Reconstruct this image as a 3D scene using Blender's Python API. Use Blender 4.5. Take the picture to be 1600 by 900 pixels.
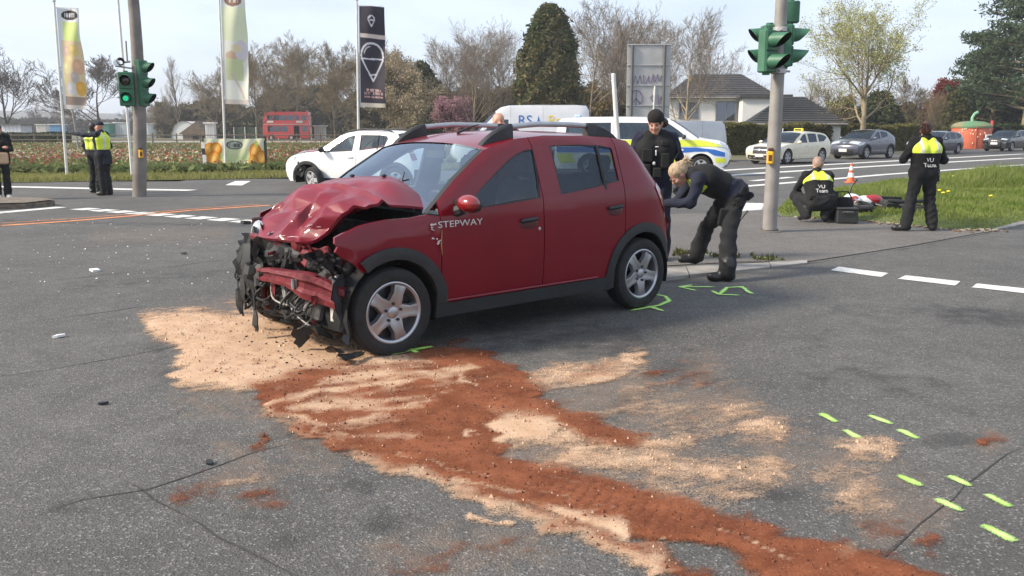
import bpy, bmesh, math, random
import numpy as np
from mathutils import Vector, Matrix
from mathutils.geometry import delaunay_2d_cdt
from mathutils.bvhtree import BVHTree

for o in list(bpy.data.objects): bpy.data.objects.remove(o)
SC = bpy.context.scene
COL = SC.collection
R = math.radians

# ------------------------------------------------------------------ camera
CAM_H, FPX, HOR = 1.555, 1400.0, 203.0
PITCH = math.atan((450 - HOR) / FPX)
cd = bpy.data.cameras.new('camera')
cam = bpy.data.objects.new('camera', cd); COL.objects.link(cam)
cd.sensor_width = 36.0; cd.lens = 36.0 * FPX / 1600.0
cd.clip_start = 0.1; cd.clip_end = 6000
cam.location = (0, 0, CAM_H); cam.rotation_euler = (R(90) - PITCH, 0, 0)
SC.camera = cam

# ------------------------------------------------------------------ sky and sun
SUN_EL = R(36)
SUN_V = Vector((-0.97 * math.cos(SUN_EL), -0.24 * math.cos(SUN_EL), math.sin(SUN_EL))).normalized()
wd = bpy.data.worlds.new('World'); SC.world = wd; wd.use_nodes = True
nt = wd.node_tree; nt.nodes.clear()
def _n(t, **k):
    n = nt.nodes.new(t)
    for a, b in k.items(): setattr(n, a, b)
    return n
w_out = _n('ShaderNodeOutputWorld'); w_bg = _n('ShaderNodeBackground')
sky = _n('ShaderNodeTexSky', sky_type='NISHITA', sun_disc=False)
sky.sun_elevation = SUN_EL; sky.sun_rotation = math.atan2(SUN_V.x, SUN_V.y)
sky.air_density = 1.0; sky.dust_density = 2.2; sky.ozone_density = 1.0; sky.altitude = 60
tc = _n('ShaderNodeTexCoord'); sep = _n('ShaderNodeSeparateXYZ')
addz = _n('ShaderNodeMath', operation='ADD'); addz.inputs[1].default_value = 0.22
dvx = _n('ShaderNodeMath', operation='DIVIDE'); dvy = _n('ShaderNodeMath', operation='DIVIDE')
cmb = _n('ShaderNodeCombineXYZ')
nz = _n('ShaderNodeTexNoise'); nz.inputs['Scale'].default_value = 1.3; nz.inputs['Detail'].default_value = 7; nz.inputs['Roughness'].default_value = 0.55
rp = _n('ShaderNodeValToRGB'); rp.color_ramp.elements[0].position = 0.34; rp.color_ramp.elements[1].position = 0.70
rp.color_ramp.elements[0].color = (0.50, 0.50, 0.50, 1); rp.color_ramp.elements[1].color = (0.88, 0.88, 0.88, 1)
mx = _n('ShaderNodeMix', data_type='RGBA'); mx.inputs[7].default_value = (6.7, 7.6, 9.0, 1)
L = nt.links.new
L(tc.outputs['Generated'], sep.inputs[0]); L(sep.outputs[2], addz.inputs[0])
L(sep.outputs[0], dvx.inputs[0]); L(addz.outputs[0], dvx.inputs[1]); L(sep.outputs[1], dvy.inputs[0]); L(addz.outputs[0], dvy.inputs[1])
L(dvx.outputs[0], cmb.inputs[0]); L(dvy.outputs[0], cmb.inputs[1]); L(cmb.outputs[0], nz.inputs['Vector'])
L(nz.outputs['Fac'], rp.inputs[0]); L(rp.outputs[0], mx.inputs[0]); L(sky.outputs[0], mx.inputs[6])
L(mx.outputs[2], w_bg.inputs[0]); L(w_bg.outputs[0], w_out.inputs[0])
w_bg.inputs[1].default_value = 0.082
sd = bpy.data.lights.new('sun', 'SUN'); sd.energy = 3.2; sd.angle = R(10.0); sd.color = (1, 0.89, 0.74)
sun = bpy.data.objects.new('sun', sd); COL.objects.link(sun)
sun.rotation_euler = SUN_V.to_track_quat('Z', 'Y').to_euler(); sun.location = (-20, -5, 30)
SC.view_settings.view_transform = 'Standard'; SC.view_settings.look = 'None'
SC.view_settings.exposure = 0.94; SC.view_settings.gamma = 1.0; SC.view_settings.use_curve_mapping = False
SC.cycles.max_bounces = 6; SC.cycles.transparent_max_bounces = 12; SC.cycles.glossy_bounces = 3
SC.cycles.use_denoising = True

# ------------------------------------------------------------------ measuring helpers (survey of the place)
CP, SP = math.cos(PITCH), math.sin(PITCH)
def ray(x, y):
    dx = (x - 800) / FPX; dy = (450 - y) / FPX
    return Vector((dx, CP + dy * SP, -SP + dy * CP))
def G(x, y, z=0.0):
    d = ray(x, y); t = (z - CAM_H) / d.z
    return Vector((d.x * t, d.y * t, z))
def AT(x, y, Y):
    d = ray(x, y) * (Y / ray(x, y).y)
    return Vector((d.x, Y, d.z + CAM_H))

# ------------------------------------------------------------------ materials
MATS = {}
def mat(name, col, rough=0.6, metal=0.0, var=0.12, vscale=8.0, bump=0.0, bscale=60.0, coat=0.0, spec=0.5, col2=None, emis=0.0, sheen=0.0, trans=0.0):
    """principled material with a noise that varies the colour between col and col2 (or a lighter/darker col)"""
    if name in MATS: return MATS[name]
    m = bpy.data.materials.new(name); m.use_nodes = True; t = m.node_tree; b = t.nodes['Principled BSDF']
    b.inputs['Roughness'].default_value = rough; b.inputs['Metallic'].default_value = metal
    b.inputs['Specular IOR Level'].default_value = spec
    b.inputs['Coat Weight'].default_value = coat; b.inputs['Coat Roughness'].default_value = 0.06
    if sheen: b.inputs['Sheen Weight'].default_value = sheen
    c = Vector(col)
    lo = c * (1 - var) if col2 is None else c
    hi = c * (1 + var) if col2 is None else Vector(col2)
    co = t.nodes.new('ShaderNodeTexCoord'); n = t.nodes.new('ShaderNodeTexNoise'); n.inputs['Scale'].default_value = vscale; n.inputs['Detail'].default_value = 5
    x = t.nodes.new('ShaderNodeMix'); x.data_type = 'RGBA'; x.inputs[6].default_value = (*lo, 1); x.inputs[7].default_value = (*hi, 1)
    mr = t.nodes.new('ShaderNodeMapRange'); mr.inputs[1].default_value = 0.3; mr.inputs[2].default_value = 0.7
    t.links.new(co.outputs['Object'], n.inputs['Vector']); t.links.new(n.outputs['Fac'], mr.inputs[0]); t.links.new(mr.outputs[0], x.inputs[0])
    t.links.new(x.outputs[2], b.inputs['Base Color'])
    if bump:
        n2 = t.nodes.new('ShaderNodeTexNoise'); n2.inputs['Scale'].default_value = bscale; n2.inputs['Detail'].default_value = 4
        bp = t.nodes.new('ShaderNodeBump'); bp.inputs['Strength'].default_value = bump; bp.inputs['Distance'].default_value = 0.02
        t.links.new(co.outputs['Object'], n2.inputs['Vector']); t.links.new(n2.outputs['Fac'], bp.inputs['Height']); t.links.new(bp.outputs[0], b.inputs['Normal'])
    if emis:
        b.inputs['Emission Color'].default_value = (*col, 1); b.inputs['Emission Strength'].default_value = emis
    if trans:
        b.inputs['Transmission Weight'].default_value = trans
    MATS[name] = m; return m

def glass_mat(name, tint=(0.75, 0.85, 0.82), refl=0.10, opacity=0.0, dark=(0.01, 0.012, 0.014), rough=0.02, blend=0.10, top=.75):
    if name in MATS: return MATS[name]
    m = bpy.data.materials.new(name); m.use_nodes = True; t = m.node_tree; t.nodes.clear()
    out = t.nodes.new('ShaderNodeOutputMaterial'); tr = t.nodes.new('ShaderNodeBsdfTransparent'); tr.inputs[0].default_value = (*tint, 1)
    gl = t.nodes.new('ShaderNodeBsdfGlossy'); gl.inputs[0].default_value = (.78, .88, 1, 1); gl.inputs['Roughness'].default_value = rough
    fr = t.nodes.new('ShaderNodeLayerWeight'); fr.inputs['Blend'].default_value = blend
    mp = t.nodes.new('ShaderNodeMapRange'); mp.inputs[3].default_value = refl; mp.inputs[4].default_value = top
    base = tr
    if opacity:
        df = t.nodes.new('ShaderNodeBsdfDiffuse'); df.inputs[0].default_value = (*dark, 1)
        m0 = t.nodes.new('ShaderNodeMixShader'); m0.inputs[0].default_value = opacity
        t.links.new(tr.outputs[0], m0.inputs[1]); t.links.new(df.outputs[0], m0.inputs[2]); base = m0
    m1 = t.nodes.new('ShaderNodeMixShader')
    t.links.new(fr.outputs['Fresnel'], mp.inputs[0]); t.links.new(mp.outputs[0], m1.inputs[0])
    t.links.new(base.outputs[0], m1.inputs[1]); t.links.new(gl.outputs[0], m1.inputs[2]); t.links.new(m1.outputs[0], out.inputs[0])
    MATS[name] = m; return m

# ------------------------------------------------------------------ mesh helpers
class MB:
    def __init__(s): s.v = []; s.f = []; s.m = []; s.mi = 0
    def add(s, vs, fs):
        b = len(s.v); s.v.extend([tuple(p) for p in vs])
        for f in fs: s.f.append(tuple(i + b for i in f)); s.m.append(s.mi)
        return s
    def box(s, c, d, M=None, ch=0.0):
        hx, hy, hz = d[0] / 2, d[1] / 2, d[2] / 2
        ch = min(ch, hx * .9, hy * .9, hz * .9)
        if ch <= 0:
            vs = [(x, y, z) for z in (-hz, hz) for x, y in ((-hx, -hy), (hx, -hy), (hx, hy), (-hx, hy))]
            fs = [(3, 2, 1, 0), (4, 5, 6, 7), (0, 1, 5, 4), (1, 2, 6, 5), (2, 3, 7, 6), (3, 0, 4, 7)]
        else:
            vs = []; fs = []
            for z, k in ((-hz, ch), (-hz + ch, 0), (hz - ch, 0), (hz, ch)):
                a, b = hx - k, hy - k; q = ch if k == 0 else ch * .5
                vs += [(-a + q, -b, z), (a - q, -b, z), (a, -b + q, z), (a, b - q, z), (a - q, b, z), (-a + q, b, z), (-a, b - q, z), (-a, -b + q, z)]
            for r in range(3):
                for i in range(8): fs.append((r * 8 + i, r * 8 + (i + 1) % 8, r * 8 + 8 + (i + 1) % 8, r * 8 + 8 + i))
            fs.append(tuple(range(7, -1, -1))); fs.append(tuple(range(24, 32)))
        c = Vector(c)
        vs = [(M @ Vector(p) if M is not None else Vector(p)) + c for p in vs]
        return s.add(vs, fs)
    def tube(s, pts, r, n=6, cap=True, flat=1.0):
        pts = [Vector(p) for p in pts]
        if not hasattr(r, '__len__'): r = [r] * len(pts)
        vs = []; fs = []; ref = None
        for i, p in enumerate(pts):
            t = (pts[min(i + 1, len(pts) - 1)] - pts[max(i - 1, 0)])
            if t.length < 1e-9: t = Vector((0, 0, 1))
            t.normalize()
            if ref is None: ref = Vector((0, 0, 1)) if abs(t.z) < .9 else Vector((1, 0, 0))
            a = t.cross(ref); 
            if a.length < 1e-6: a = t.orthogonal()
            a.normalize(); b = t.cross(a); ref = -b.cross(t).cross(t) if False else ref
            for k in range(n):
                an = 2 * math.pi * k / n
                vs.append(p + a * (math.cos(an) * r[i]) + b * (math.sin(an) * r[i] * flat))
        for i in range(len(pts) - 1):
            for k in range(n): fs.append((i * n + k, i * n + (k + 1) % n, (i + 1) * n + (k + 1) % n, (i + 1) * n + k))
        if cap:
            fs.append(tuple(range(n - 1, -1, -1))); fs.append(tuple((len(pts) - 1) * n + k for k in range(n)))
        return s.add(vs, fs)
    def lathe(s, prof, n=24, M=None, c=(0, 0, 0), ang=(0, 2 * math.pi)):
        """prof: (radius, height) revolved about local Z"""
        vs = []; fs = []; full = abs(ang[1] - ang[0] - 2 * math.pi) < 1e-6; m = n if full else n + 1
        for r, h in prof:
            for k in range(m):
                a = ang[0] + (ang[1] - ang[0]) * k / n; vs.append(Vector((r * math.cos(a), r * math.sin(a), h)))
        for i in range(len(prof) - 1):
            for k in range(n):
                k2 = (k + 1) % m
                fs.append((i * m + k, i * m + k2, (i + 1) * m + k2, (i + 1) * m + k))
        c = Vector(c)
        return s.add([(M @ p if M is not None else p) + c for p in vs], fs)
    def grid(s, P, close=False):
        n, m = len(P), len(P[0]); vs = [p for row in P for p in row]; fs = []
        for i in range(n - 1):
            for j in range(m - 1): fs.append((i * m + j, i * m + j + 1, (i + 1) * m + j + 1, (i + 1) * m + j))
        return s.add(vs, fs)
    def prism(s, pts, z0, z1, M=None, c=(0, 0, 0)):
        n = len(pts); vs = [Vector((p[0], p[1], z0)) for p in pts] + [Vector((p[0], p[1], z1)) for p in pts]
        fs = [tuple(range(n - 1, -1, -1)), tuple(range(n, 2 * n))] + [(i, (i + 1) % n, n + (i + 1) % n, n + i) for i in range(n)]
        c = Vector(c)
        return s.add([(M @ p if M is not None else p) + c for p in vs], fs)
    def ball(s, c, r, n=10, m=7, M=None):
        if not hasattr(r, '__len__'): r = (r, r, r)
        vs = []; fs = []
        for i in range(m + 1):
            th = math.pi * i / m
            for k in range(n):
                a = 2 * math.pi * k / n; p = Vector((r[0] * math.sin(th) * math.cos(a), r[1] * math.sin(th) * math.sin(a), r[2] * math.cos(th)))
                vs.append((M @ p if M is not None else p) + Vector(c))
        for i in range(m):
            for k in range(n): fs.append((i * n + k, (i + 1) * n + k, (i + 1) * n + (k + 1) % n, i * n + (k + 1) % n))
        return s.add(vs, fs)
    def mesh(s, name, mats, smooth=True, ang=40, recalc=False):
        me = bpy.data.meshes.new(name); me.from_pydata(s.v, [], s.f)
        for m in (mats if isinstance(mats, (list, tuple)) else [mats]): me.materials.append(m)
        if any(s.m): me.polygons.foreach_set('material_index', s.m)
        if recalc:
            b = bmesh.new(); b.from_mesh(me); bmesh.ops.recalc_face_normals(b, faces=b.faces); b.to_mesh(me); b.free()
        if smooth:
            me.polygons.foreach_set('use_smooth', [True] * len(me.polygons)); me.set_sharp_from_angle(angle=R(ang))
        me.update(); return me
    def build(s, name, mats, parent=None, **k):
        return link(name, s.mesh(name, mats, **k), parent)

def link(name, me, parent=None):
    o = bpy.data.objects.new(name, me); COL.objects.link(o)
    if parent is not None: o.parent = parent
    return o
def tag(o, label=None, cat=None, group=None, kind=None):
    if label: o['label'] = label
    if cat: o['category'] = cat
    if group: o['group'] = group
    if kind: o['kind'] = kind
    return o
def thing(name, label, cat, loc=(0, 0, 0), rz=0.0, group=None):
    o = bpy.data.objects.new(name, None); COL.objects.link(o); o.empty_display_size = .2
    o.location = loc; o.rotation_euler = (0, 0, rz)
    return tag(o, label, cat, group)
def rotm(ax, deg): return Matrix.Rotation(R(deg), 3, ax)
def copy_tree(o, parent=None):
    kids = list(o.children)
    c = o.copy(); COL.objects.link(c)
    if parent is not None: c.parent = parent
    for k in kids: copy_tree(k, c)
    return c
def inpoly(px, py, poly):
    px = np.asarray(px, float); py = np.asarray(py, float); ins = np.zeros(px.shape, bool)
    n = len(poly)
    for i in range(n):
        x0, y0 = poly[i]; x1, y1 = poly[(i + 1) % n]
        if y0 == y1: continue
        c = ((y0 > py) != (y1 > py)) & (px < (x1 - x0) * (py - y0) / (y1 - y0) + x0)
        ins ^= c
    return ins
def segdist(px, py, poly, closed=True):
    d = np.full(np.shape(px), 1e9); n = len(poly)
    for i in range(n if closed else n - 1):
        x0, y0 = poly[i]; x1, y1 = poly[(i + 1) % n]; dx, dy = x1 - x0, y1 - y0
        t = np.clip(((px - x0) * dx + (py - y0) * dy) / max(dx * dx + dy * dy, 1e-12), 0, 1)
        d = np.minimum(d, np.hypot(px - x0 - t * dx, py - y0 - t * dy))
    return d
def cdt(poly, holes=(), step=0.0, extra=()):
    """triangulate a polygon with holes in 2D, with inner grid points"""
    vs = []; es = []
    for lp in [poly] + list(holes):
        b = len(vs); vs += [Vector((p[0], p[1])) for p in lp]; es += [(b + i, b + (i + 1) % len(lp)) for i in range(len(lp))]
    nb = len(vs)
    if step:
        xs = [p[0] for p in poly]; ys = [p[1] for p in poly]
        gx, gy = np.meshgrid(np.arange(min(xs) + step / 2, max(xs), step), np.arange(min(ys) + step / 2, max(ys), step))
        gx = gx.ravel(); gy = gy.ravel(); k = inpoly(gx, gy, poly)
        dd = segdist(gx, gy, poly)
        for h in holes: k &= ~inpoly(gx, gy, h); dd = np.minimum(dd, segdist(gx, gy, h))
        k &= dd > step * .45
        vs += [Vector((a, b)) for a, b in zip(gx[k], gy[k])]
    vs += [Vector(e) for e in extra]
    V, E, F, *_ = delaunay_2d_cdt(vs, es, [], 0, 1e-6)
    if not F: return [], []
    c = np.array([[sum(V[i].x for i in f) / len(f), sum(V[i].y for i in f) / len(f)] for f in F])
    k = inpoly(c[:, 0], c[:, 1], poly)
    for h in holes: k &= ~inpoly(c[:, 0], c[:, 1], h)
    return [(v.x, v.y) for v in V], [tuple(f) for f, q in zip(F, k) if q]
def resample(pts, step):
    out = []
    for i in range(len(pts)):
        a = Vector(pts[i]); b = Vector(pts[(i + 1) % len(pts)]); n = max(1, int((b - a).length / step + .5))
        for k in range(n): out.append(tuple(a.lerp(b, k / n)))
    return out
def flat_sheet(name, pts, z, m, parent=None, step=0.0):
    V, F = cdt(pts, (), step); mb = MB(); mb.add([(x, y, z) for x, y in V], F)
    return mb.build(name, m, parent, smooth=False, recalc=True)
def smooth_curve(pts, n):
    """Catmull-Rom through tuples of any length"""
    P = [np.array(p, float) for p in pts]; out = []
    for i in range(len(P) - 1):
        p0 = P[max(i - 1, 0)]; p1 = P[i]; p2 = P[i + 1]; p3 = P[min(i + 2, len(P) - 1)]
        for k in range(n):
            t = k / n
            out.append(.5 * ((2 * p1) + (-p0 + p2) * t + (2 * p0 - 5 * p1 + 4 * p2 - p3) * t * t + (-p0 + 3 * p1 - 3 * p2 + p3) * t ** 3))
    out.append(P[-1]); return out
class Noise:
    """cheap value noise / fbm on numpy arrays"""
    def __init__(s, seed=0, n=256): s.t = np.random.RandomState(seed).rand(n, n); s.n = n
    def __call__(s, x, y):
        x = np.asarray(x, float); y = np.asarray(y, float)
        xi = np.floor(x).astype(int); yi = np.floor(y).astype(int); fx = x - xi; fy = y - yi
        fx = fx * fx * (3 - 2 * fx); fy = fy * fy * (3 - 2 * fy); n = s.n
        a = s.t[xi % n, yi % n]; b = s.t[(xi + 1) % n, yi % n]; c = s.t[xi % n, (yi + 1) % n]; d = s.t[(xi + 1) % n, (yi + 1) % n]
        return (a * (1 - fx) + b * fx) * (1 - fy) + (c * (1 - fx) + d * fx) * fy
    def fbm(s, x, y, o=4):
        r = 0; a = .5; t = 0
        for i in range(o): r = r + a * s(np.asarray(x) * 2 ** i + 17.3 * i, np.asarray(y) * 2 ** i + 5.1 * i); t += a; a *= .5
        return r / t
NZ = Noise(3)
def text_mesh(txt, size, font_extrude=0.0, align='CENTER'):
    cu = bpy.data.curves.new('lettering', 'FONT'); cu.body = txt; cu.size = size; cu.extrude = font_extrude; cu.align_x = align; cu.align_y = 'CENTER'; cu.resolution_u = 3
    o = bpy.data.objects.new('lettering', cu); COL.objects.link(o)
    dg = bpy.context.evaluated_depsgraph_get(); me = bpy.data.meshes.new_from_object(o.evaluated_get(dg))
    bpy.data.objects.remove(o); bpy.data.curves.remove(cu); return me
def text_on(name, txt, size, M4, m, parent=None, bold=0.0, fit=None):
    """flat lettering placed with a 4x4 matrix (text XY plane -> M4), optional fit(co)->co"""
    me = text_mesh(txt, size); me.materials.clear(); me.materials.append(m)
    for v in me.vertices:
        p = M4 @ v.co; v.co = fit(p) if fit else p
    return link(name, me, parent)
# ================================================================== ground, roads, markings
def strokes(px, py, items):
    """soft strokes: (points, radius, strength) -> max field"""
    f = np.zeros(np.shape(px))
    for pts, r, a in items:
        d = segdist(px, py, pts, closed=False) if len(pts) > 1 else np.hypot(px - pts[0][0], py - pts[0][1])
        f = np.maximum(f, a * np.clip(1.25 - d / r, 0, 1))
    return f
def GG(pts): return [tuple(G(*p).xy) for p in pts]

def asphalt_mat(name, lo, hi, stain_shade=True):
    m = bpy.data.materials.new(name); m.use_nodes = True; t = m.node_tree; b = t.nodes['Principled BSDF']; N = t.nodes.new; K = t.links.new
    b.inputs['Roughness'].default_value = .82; b.inputs['Specular IOR Level'].default_value = .3
    co = N('ShaderNodeTexCoord')
    def noise(sc, det=3, rough=.5):
        n = N('ShaderNodeTexNoise'); n.inputs['Scale'].default_value = sc; n.inputs['Detail'].default_value = det; n.inputs['Roughness'].default_value = rough
        K(co.outputs['Object'], n.inputs['Vector']); return n.outputs['Fac']
    def rng(s, a, bb, c=0., d=1.):
        r = N('ShaderNodeMapRange'); r.inputs[1].default_value = a; r.inputs[2].default_value = bb; r.inputs[3].default_value = c; r.inputs[4].default_value = d; K(s, r.inputs[0]); return r.outputs[0]
    def mixc(f, a, bb, typ='MIX'):
        x = N('ShaderNodeMix'); x.data_type = 'RGBA'; x.blend_type = typ
        for i, q in ((0, f), (6, a), (7, bb)):
            if hasattr(q, 'is_output'): K(q, x.inputs[i])
            else: x.inputs[i].default_value = q if i == 0 else (*q, 1)
        return x.outputs[2]
    c = mixc(rng(noise(.55, 5), .32, .68), lo, hi)
    c = mixc(rng(noise(4.0, 5), .35, .75, 0, .6), c, tuple(x * .72 for x in lo))
    # chippings: bright and dark grains
    vo = N('ShaderNodeTexVoronoi'); vo.inputs['Scale'].default_value = 115; K(co.outputs['Object'], vo.inputs['Vector'])
    sepc = N('ShaderNodeSeparateColor'); K(vo.outputs['Color'], sepc.inputs[0])
    c = mixc(rng(sepc.outputs[0], .82, .99, 0, .70), c, tuple(x * 2.3 for x in hi))
    c = mixc(rng(sepc.outputs[1], .58, .97, 0, .65), c, tuple(x * .5 for x in lo))
    c = mixc(rng(noise(160, 2), .62, .76, 0, .40), c, tuple(x * 2.1 for x in hi))
    if stain_shade:
        at = N('ShaderNodeAttribute'); at.attribute_name = 'stain_shade'
        ad = N('ShaderNodeMath'); ad.operation = 'MULTIPLY_ADD'; K(noise(5, 5, .6), ad.inputs[0]); ad.inputs[1].default_value = 1.4; K(at.outputs['Fac'], ad.inputs[2])
        c = mixc(rng(ad.outputs[0], .95, 1.45, 0, .72), c, (.022, .022, .024))
        a2 = N('ShaderNodeAttribute'); a2.attribute_name = 'dust'
        ad2 = N('ShaderNodeMath'); ad2.operation = 'MULTIPLY_ADD'; K(noise(9, 6, .7), ad2.inputs[0]); ad2.inputs[1].default_value = 1.3; K(a2.outputs['Fac'], ad2.inputs[2])
        c = mixc(rng(ad2.outputs[0], .85, 1.6, 0, .6), c, (.27, .17, .11))
    K(c, b.inputs['Base Color'])
    bp = N('ShaderNodeBump'); bp.inputs['Strength'].default_value = .55; bp.inputs['Distance'].default_value = .008
    K(vo.outputs['Distance'], bp.inputs['Height']); K(bp.outputs[0], b.inputs['Normal'])
    return m
A_ROAD = asphalt_mat('asphalt', (.082, .079, .075), (.128, .123, .115))
A_PATH = asphalt_mat('path asphalt', (.118, .108, .10), (.165, .152, .14), False)
M_SOIL = mat('soil and turf', (.075, .085, .03), .95, var=.4, vscale=.25, col2=(.12, .10, .055))
M_GRASSG = mat('turf', (.06, .095, .022), .95, vscale=1.2, col2=(.12, .13, .045))
M_WHITE = mat('road paint white', (.62, .61, .58), .7, var=.25, vscale=14, bump=.3, bscale=90)
M_ORANGE = mat('road paint orange', (.62, .23, .08), .75, var=.25, vscale=6)
M_CONC = mat('kerb concrete', (.27, .255, .235), .9, var=.22, vscale=5, bump=.35, bscale=70)
M_NEON = mat('spray paint green', (.42, .80, .10), .6, col2=(.62, .95, .30), vscale=7, emis=0)
M_CRACK = mat('crack tar', (.04, .038, .036), .9, var=.5, vscale=20)

# one sheet reaching the horizon
mb = MB(); S = 3500.
gx = [-S, -600, -150, -40, 40, 150, 600, S]
mb.grid([[(x, y, -.03) for x in gx] for y in [-200, -20, 20, 60, 150, 500, 1500, S]])
tag(mb.build('ground', M_SOIL, smooth=False), kind='structure')

# the carriageways: fine mesh near, coarse far
fx = np.unique(np.concatenate([np.arange(-9, 9.01, .09), np.linspace(9, 95, 40), np.linspace(-45, -9, 30)]))
fy = np.unique(np.concatenate([np.arange(1.8, 14, .09), np.arange(14, 20, .3), np.linspace(20, 110, 60), np.linspace(-8, 1.8, 14)]))
XX, YY = np.meshgrid(fx, fy)
def PX(X, Y, Z=0.):
    dz = Z - CAM_H; dep = Y * CP - dz * SP; up = Y * SP + dz * CP
    return 800 + FPX * X / dep, 450 - FPX * up / dep
with np.errstate(all='ignore'):
    U, V = PX(XX, np.maximum(YY, 1.5))
stain_shade_px = [([(1260, 590), (1330, 578), (1400, 592), (1480, 605)], 20, .42), ([(1350, 600), (1440, 620)], 12, .35), ([(1470, 490), (1600, 500)], 20, .6), ([(1300, 485), (1370, 490), (1460, 480)], 12, .4),
    ([(1450, 690), (1500, 685), (1540, 690)], 18, .55), ([(560, 765), (580, 770)], 22, .7), ([(580, 810), (620, 825)], 26, .7), ([(490, 830), (430, 845)], 20, .5), ([(90, 795), (120, 788)], 18, .5), ([(400, 810)], 26, .5),
    ([(620, 690), (680, 700)], 30, .4), ([(1030, 580), (1110, 590), (1080, 560)], 30, .45), ([(960, 640), (1010, 625)], 30, .5), ([(1090, 660)], 40, .5), ([(760, 520), (900, 525), (1000, 545)], 45, .5),  # last stroke: soft shade beside the red car, painted into the asphalt colour
    ([(240, 530), (265, 590)], 20, .5), ([(430, 650), (480, 690)], 30, .5), ([(1110, 590), (1130, 600)], 20, .5), ([(500, 410), (300, 430), (100, 450)], 12, .35), ([(0, 345), (200, 350), (400, 352)], 5, .5),  # last stroke: long shadow band over the left road, painted as darkening
    ([(150, 380), (330, 372)], 8, .25), ([(1000, 470), (900, 500)], 40, .3), ([(1140, 770), (1240, 780)], 26, .45), ([(1210, 520), (1290, 540)], 20, .3), ([(860, 850), (1000, 880)], 30, .25), ([(670, 860)], 40, .3)]  # second stroke: painted shade along the near side of the red car
dust_px = [([(1000, 640), (1150, 640), (1210, 690)], 55, .55), ([(1190, 668)], 40, .7), ([(1010, 740), (1230, 735)], 35, .6), ([(1300, 730), (1370, 790)], 45, .6), ([(1380, 830), (1460, 800)], 50, .5), ([(1550, 690)], 30, .6),
    ([(540, 470), (400, 480), (300, 490)], 30, .45), ([(300, 620), (420, 640), (500, 720)], 50, .4), ([(350, 700), (420, 740), (330, 755)], 30, .5), ([(600, 870), (830, 850)], 60, .4), ([(880, 640), (1000, 600)], 50, .5),
    ([(150, 370), (350, 365)], 22, .35), ([(1100, 580)], 50, .5), ([(760, 690), (900, 700), (1100, 730)], 60, .5), ([(1250, 690), (1420, 760)], 60, .35)]
stain_shade = strokes(U, V, stain_shade_px); dust = strokes(U, V, dust_px)
off = (V < 285) | (YY < 1.9)
stain_shade[off] = 0; dust[off] = 0
mb = MB(); n, m_ = XX.shape
mb.v = np.stack([XX.ravel(), YY.ravel(), np.zeros(XX.size)], 1).tolist()
ii, jj = np.meshgrid(np.arange(n - 1), np.arange(m_ - 1), indexing='ij'); a = (ii * m_ + jj).ravel()
# carriageway outline in the ground plane; outside it is verge, field and gardens
road_poly = [(-45, -8), (95, -8), (95, 99.5), (48, 88), (19, 52.5), (9.0, 44), (-2, 36), (-6.5, 30.0), (-9, 28.6), (-15.5, 26.6), (-45, 26.0)]
cx = (XX[:-1, :-1] + XX[1:, 1:]).ravel() / 2; cy = (YY[:-1, :-1] + YY[1:, 1:]).ravel() / 2
k = inpoly(cx, cy, road_poly); a = a[k]
mb.f = np.stack([a, a + 1, a + m_ + 1, a + m_], 1).tolist(); mb.m = [0] * len(mb.f)
me = mb.mesh('road', A_ROAD, smooth=False)
for nm, ar in (('stain_shade', stain_shade), ('dust', dust)):
    at = me.attributes.new(nm, 'FLOAT', 'POINT'); at.data.foreach_set('value', ar.ravel().astype(np.float32))
road = tag(link('road', me), kind='structure')

def marking(name, pts, m, z=.005, jag=0.0, label=None):
    P = GG(pts) if max(p[0] for p in pts) > 60 or max(p[1] for p in pts) > 150 else pts
    if jag:
        P = resample(P, .05); P = [(x + (NZ(x * 23, y * 23) - .5) * jag, y + (NZ(x * 23 + 40, y * 23) - .5) * jag) for x, y in P]
    o = flat_sheet(name, P, z, m, road)
    if label: o['label'] = label
    return o
def strip_pts(A, B, w, w2=None):
    A = Vector(A).to_2d(); B = Vector(B).to_2d(); d = (B - A).normalized(); n = Vector((-d.y, d.x)); w2 = w if w2 is None else w2
    return [tuple(A + n * w / 2), tuple(A - n * w / 2), tuple(B - n * w2 / 2), tuple(B + n * w2 / 2)]
for q in ([(1298, 422.7), (1310.7, 417.3), (1388, 427.3), (1376.7, 433.3)], [(1403, 436), (1415, 430.7), (1500.7, 440), (1491.7, 446.7)], [(1518, 449.5), (1527, 443.5), (1618, 453), (1612, 460)], [(1636, 464), (1644, 457), (1740, 468), (1734, 476)]):
    marking('lane_dash', q, M_WHITE, jag=.015)
A, B = G(122, 326), G(442, 350.5)
for i in range(10):
    a = A.lerp(B, (i + .08) / 10); b = A.lerp(B, (i + .80) / 10)
    marking('crossing_block', strip_pts(a, b, .42), M_WHITE, jag=.03)
def polyline_mark(name, pxs, w, m, z=.005):
    P = [G(*p) for p in pxs]
    for a, b in zip(P, P[1:]): marking(name, strip_pts(a, b + (b - a).normalized() * .02, w), m, z)
polyline_mark('edge_line', [(-80, 341), (0, 332.5), (95, 324)], .32, M_WHITE)
polyline_mark('construction_line', [(-60, 356.5), (0, 353), (107, 346), (213, 337), (300, 329), (420, 321)], .15, M_ORANGE)
polyline_mark('construction_line', [(-60, 352), (0, 349), (107, 342.5), (213, 334), (300, 326.5), (405, 319.5)], .06, M_ORANGE)
polyline_mark('edge_line', [(-60, 291), (46, 292.5), (203, 296), (300, 297.5)], .5, M_WHITE)
marking('stop_bar', [(352, 289.5), (368, 283), (392, 283), (378, 290)], M_WHITE)
polyline_mark('lane_line', [(1100, 268.5), (1160, 264.5), (1600, 240.5)], .5, M_WHITE)
polyline_mark('lane_line', [(1090, 278), (1160, 272.5), (1407, 257.5), (1600, 247)], .5, M_WHITE)
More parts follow.
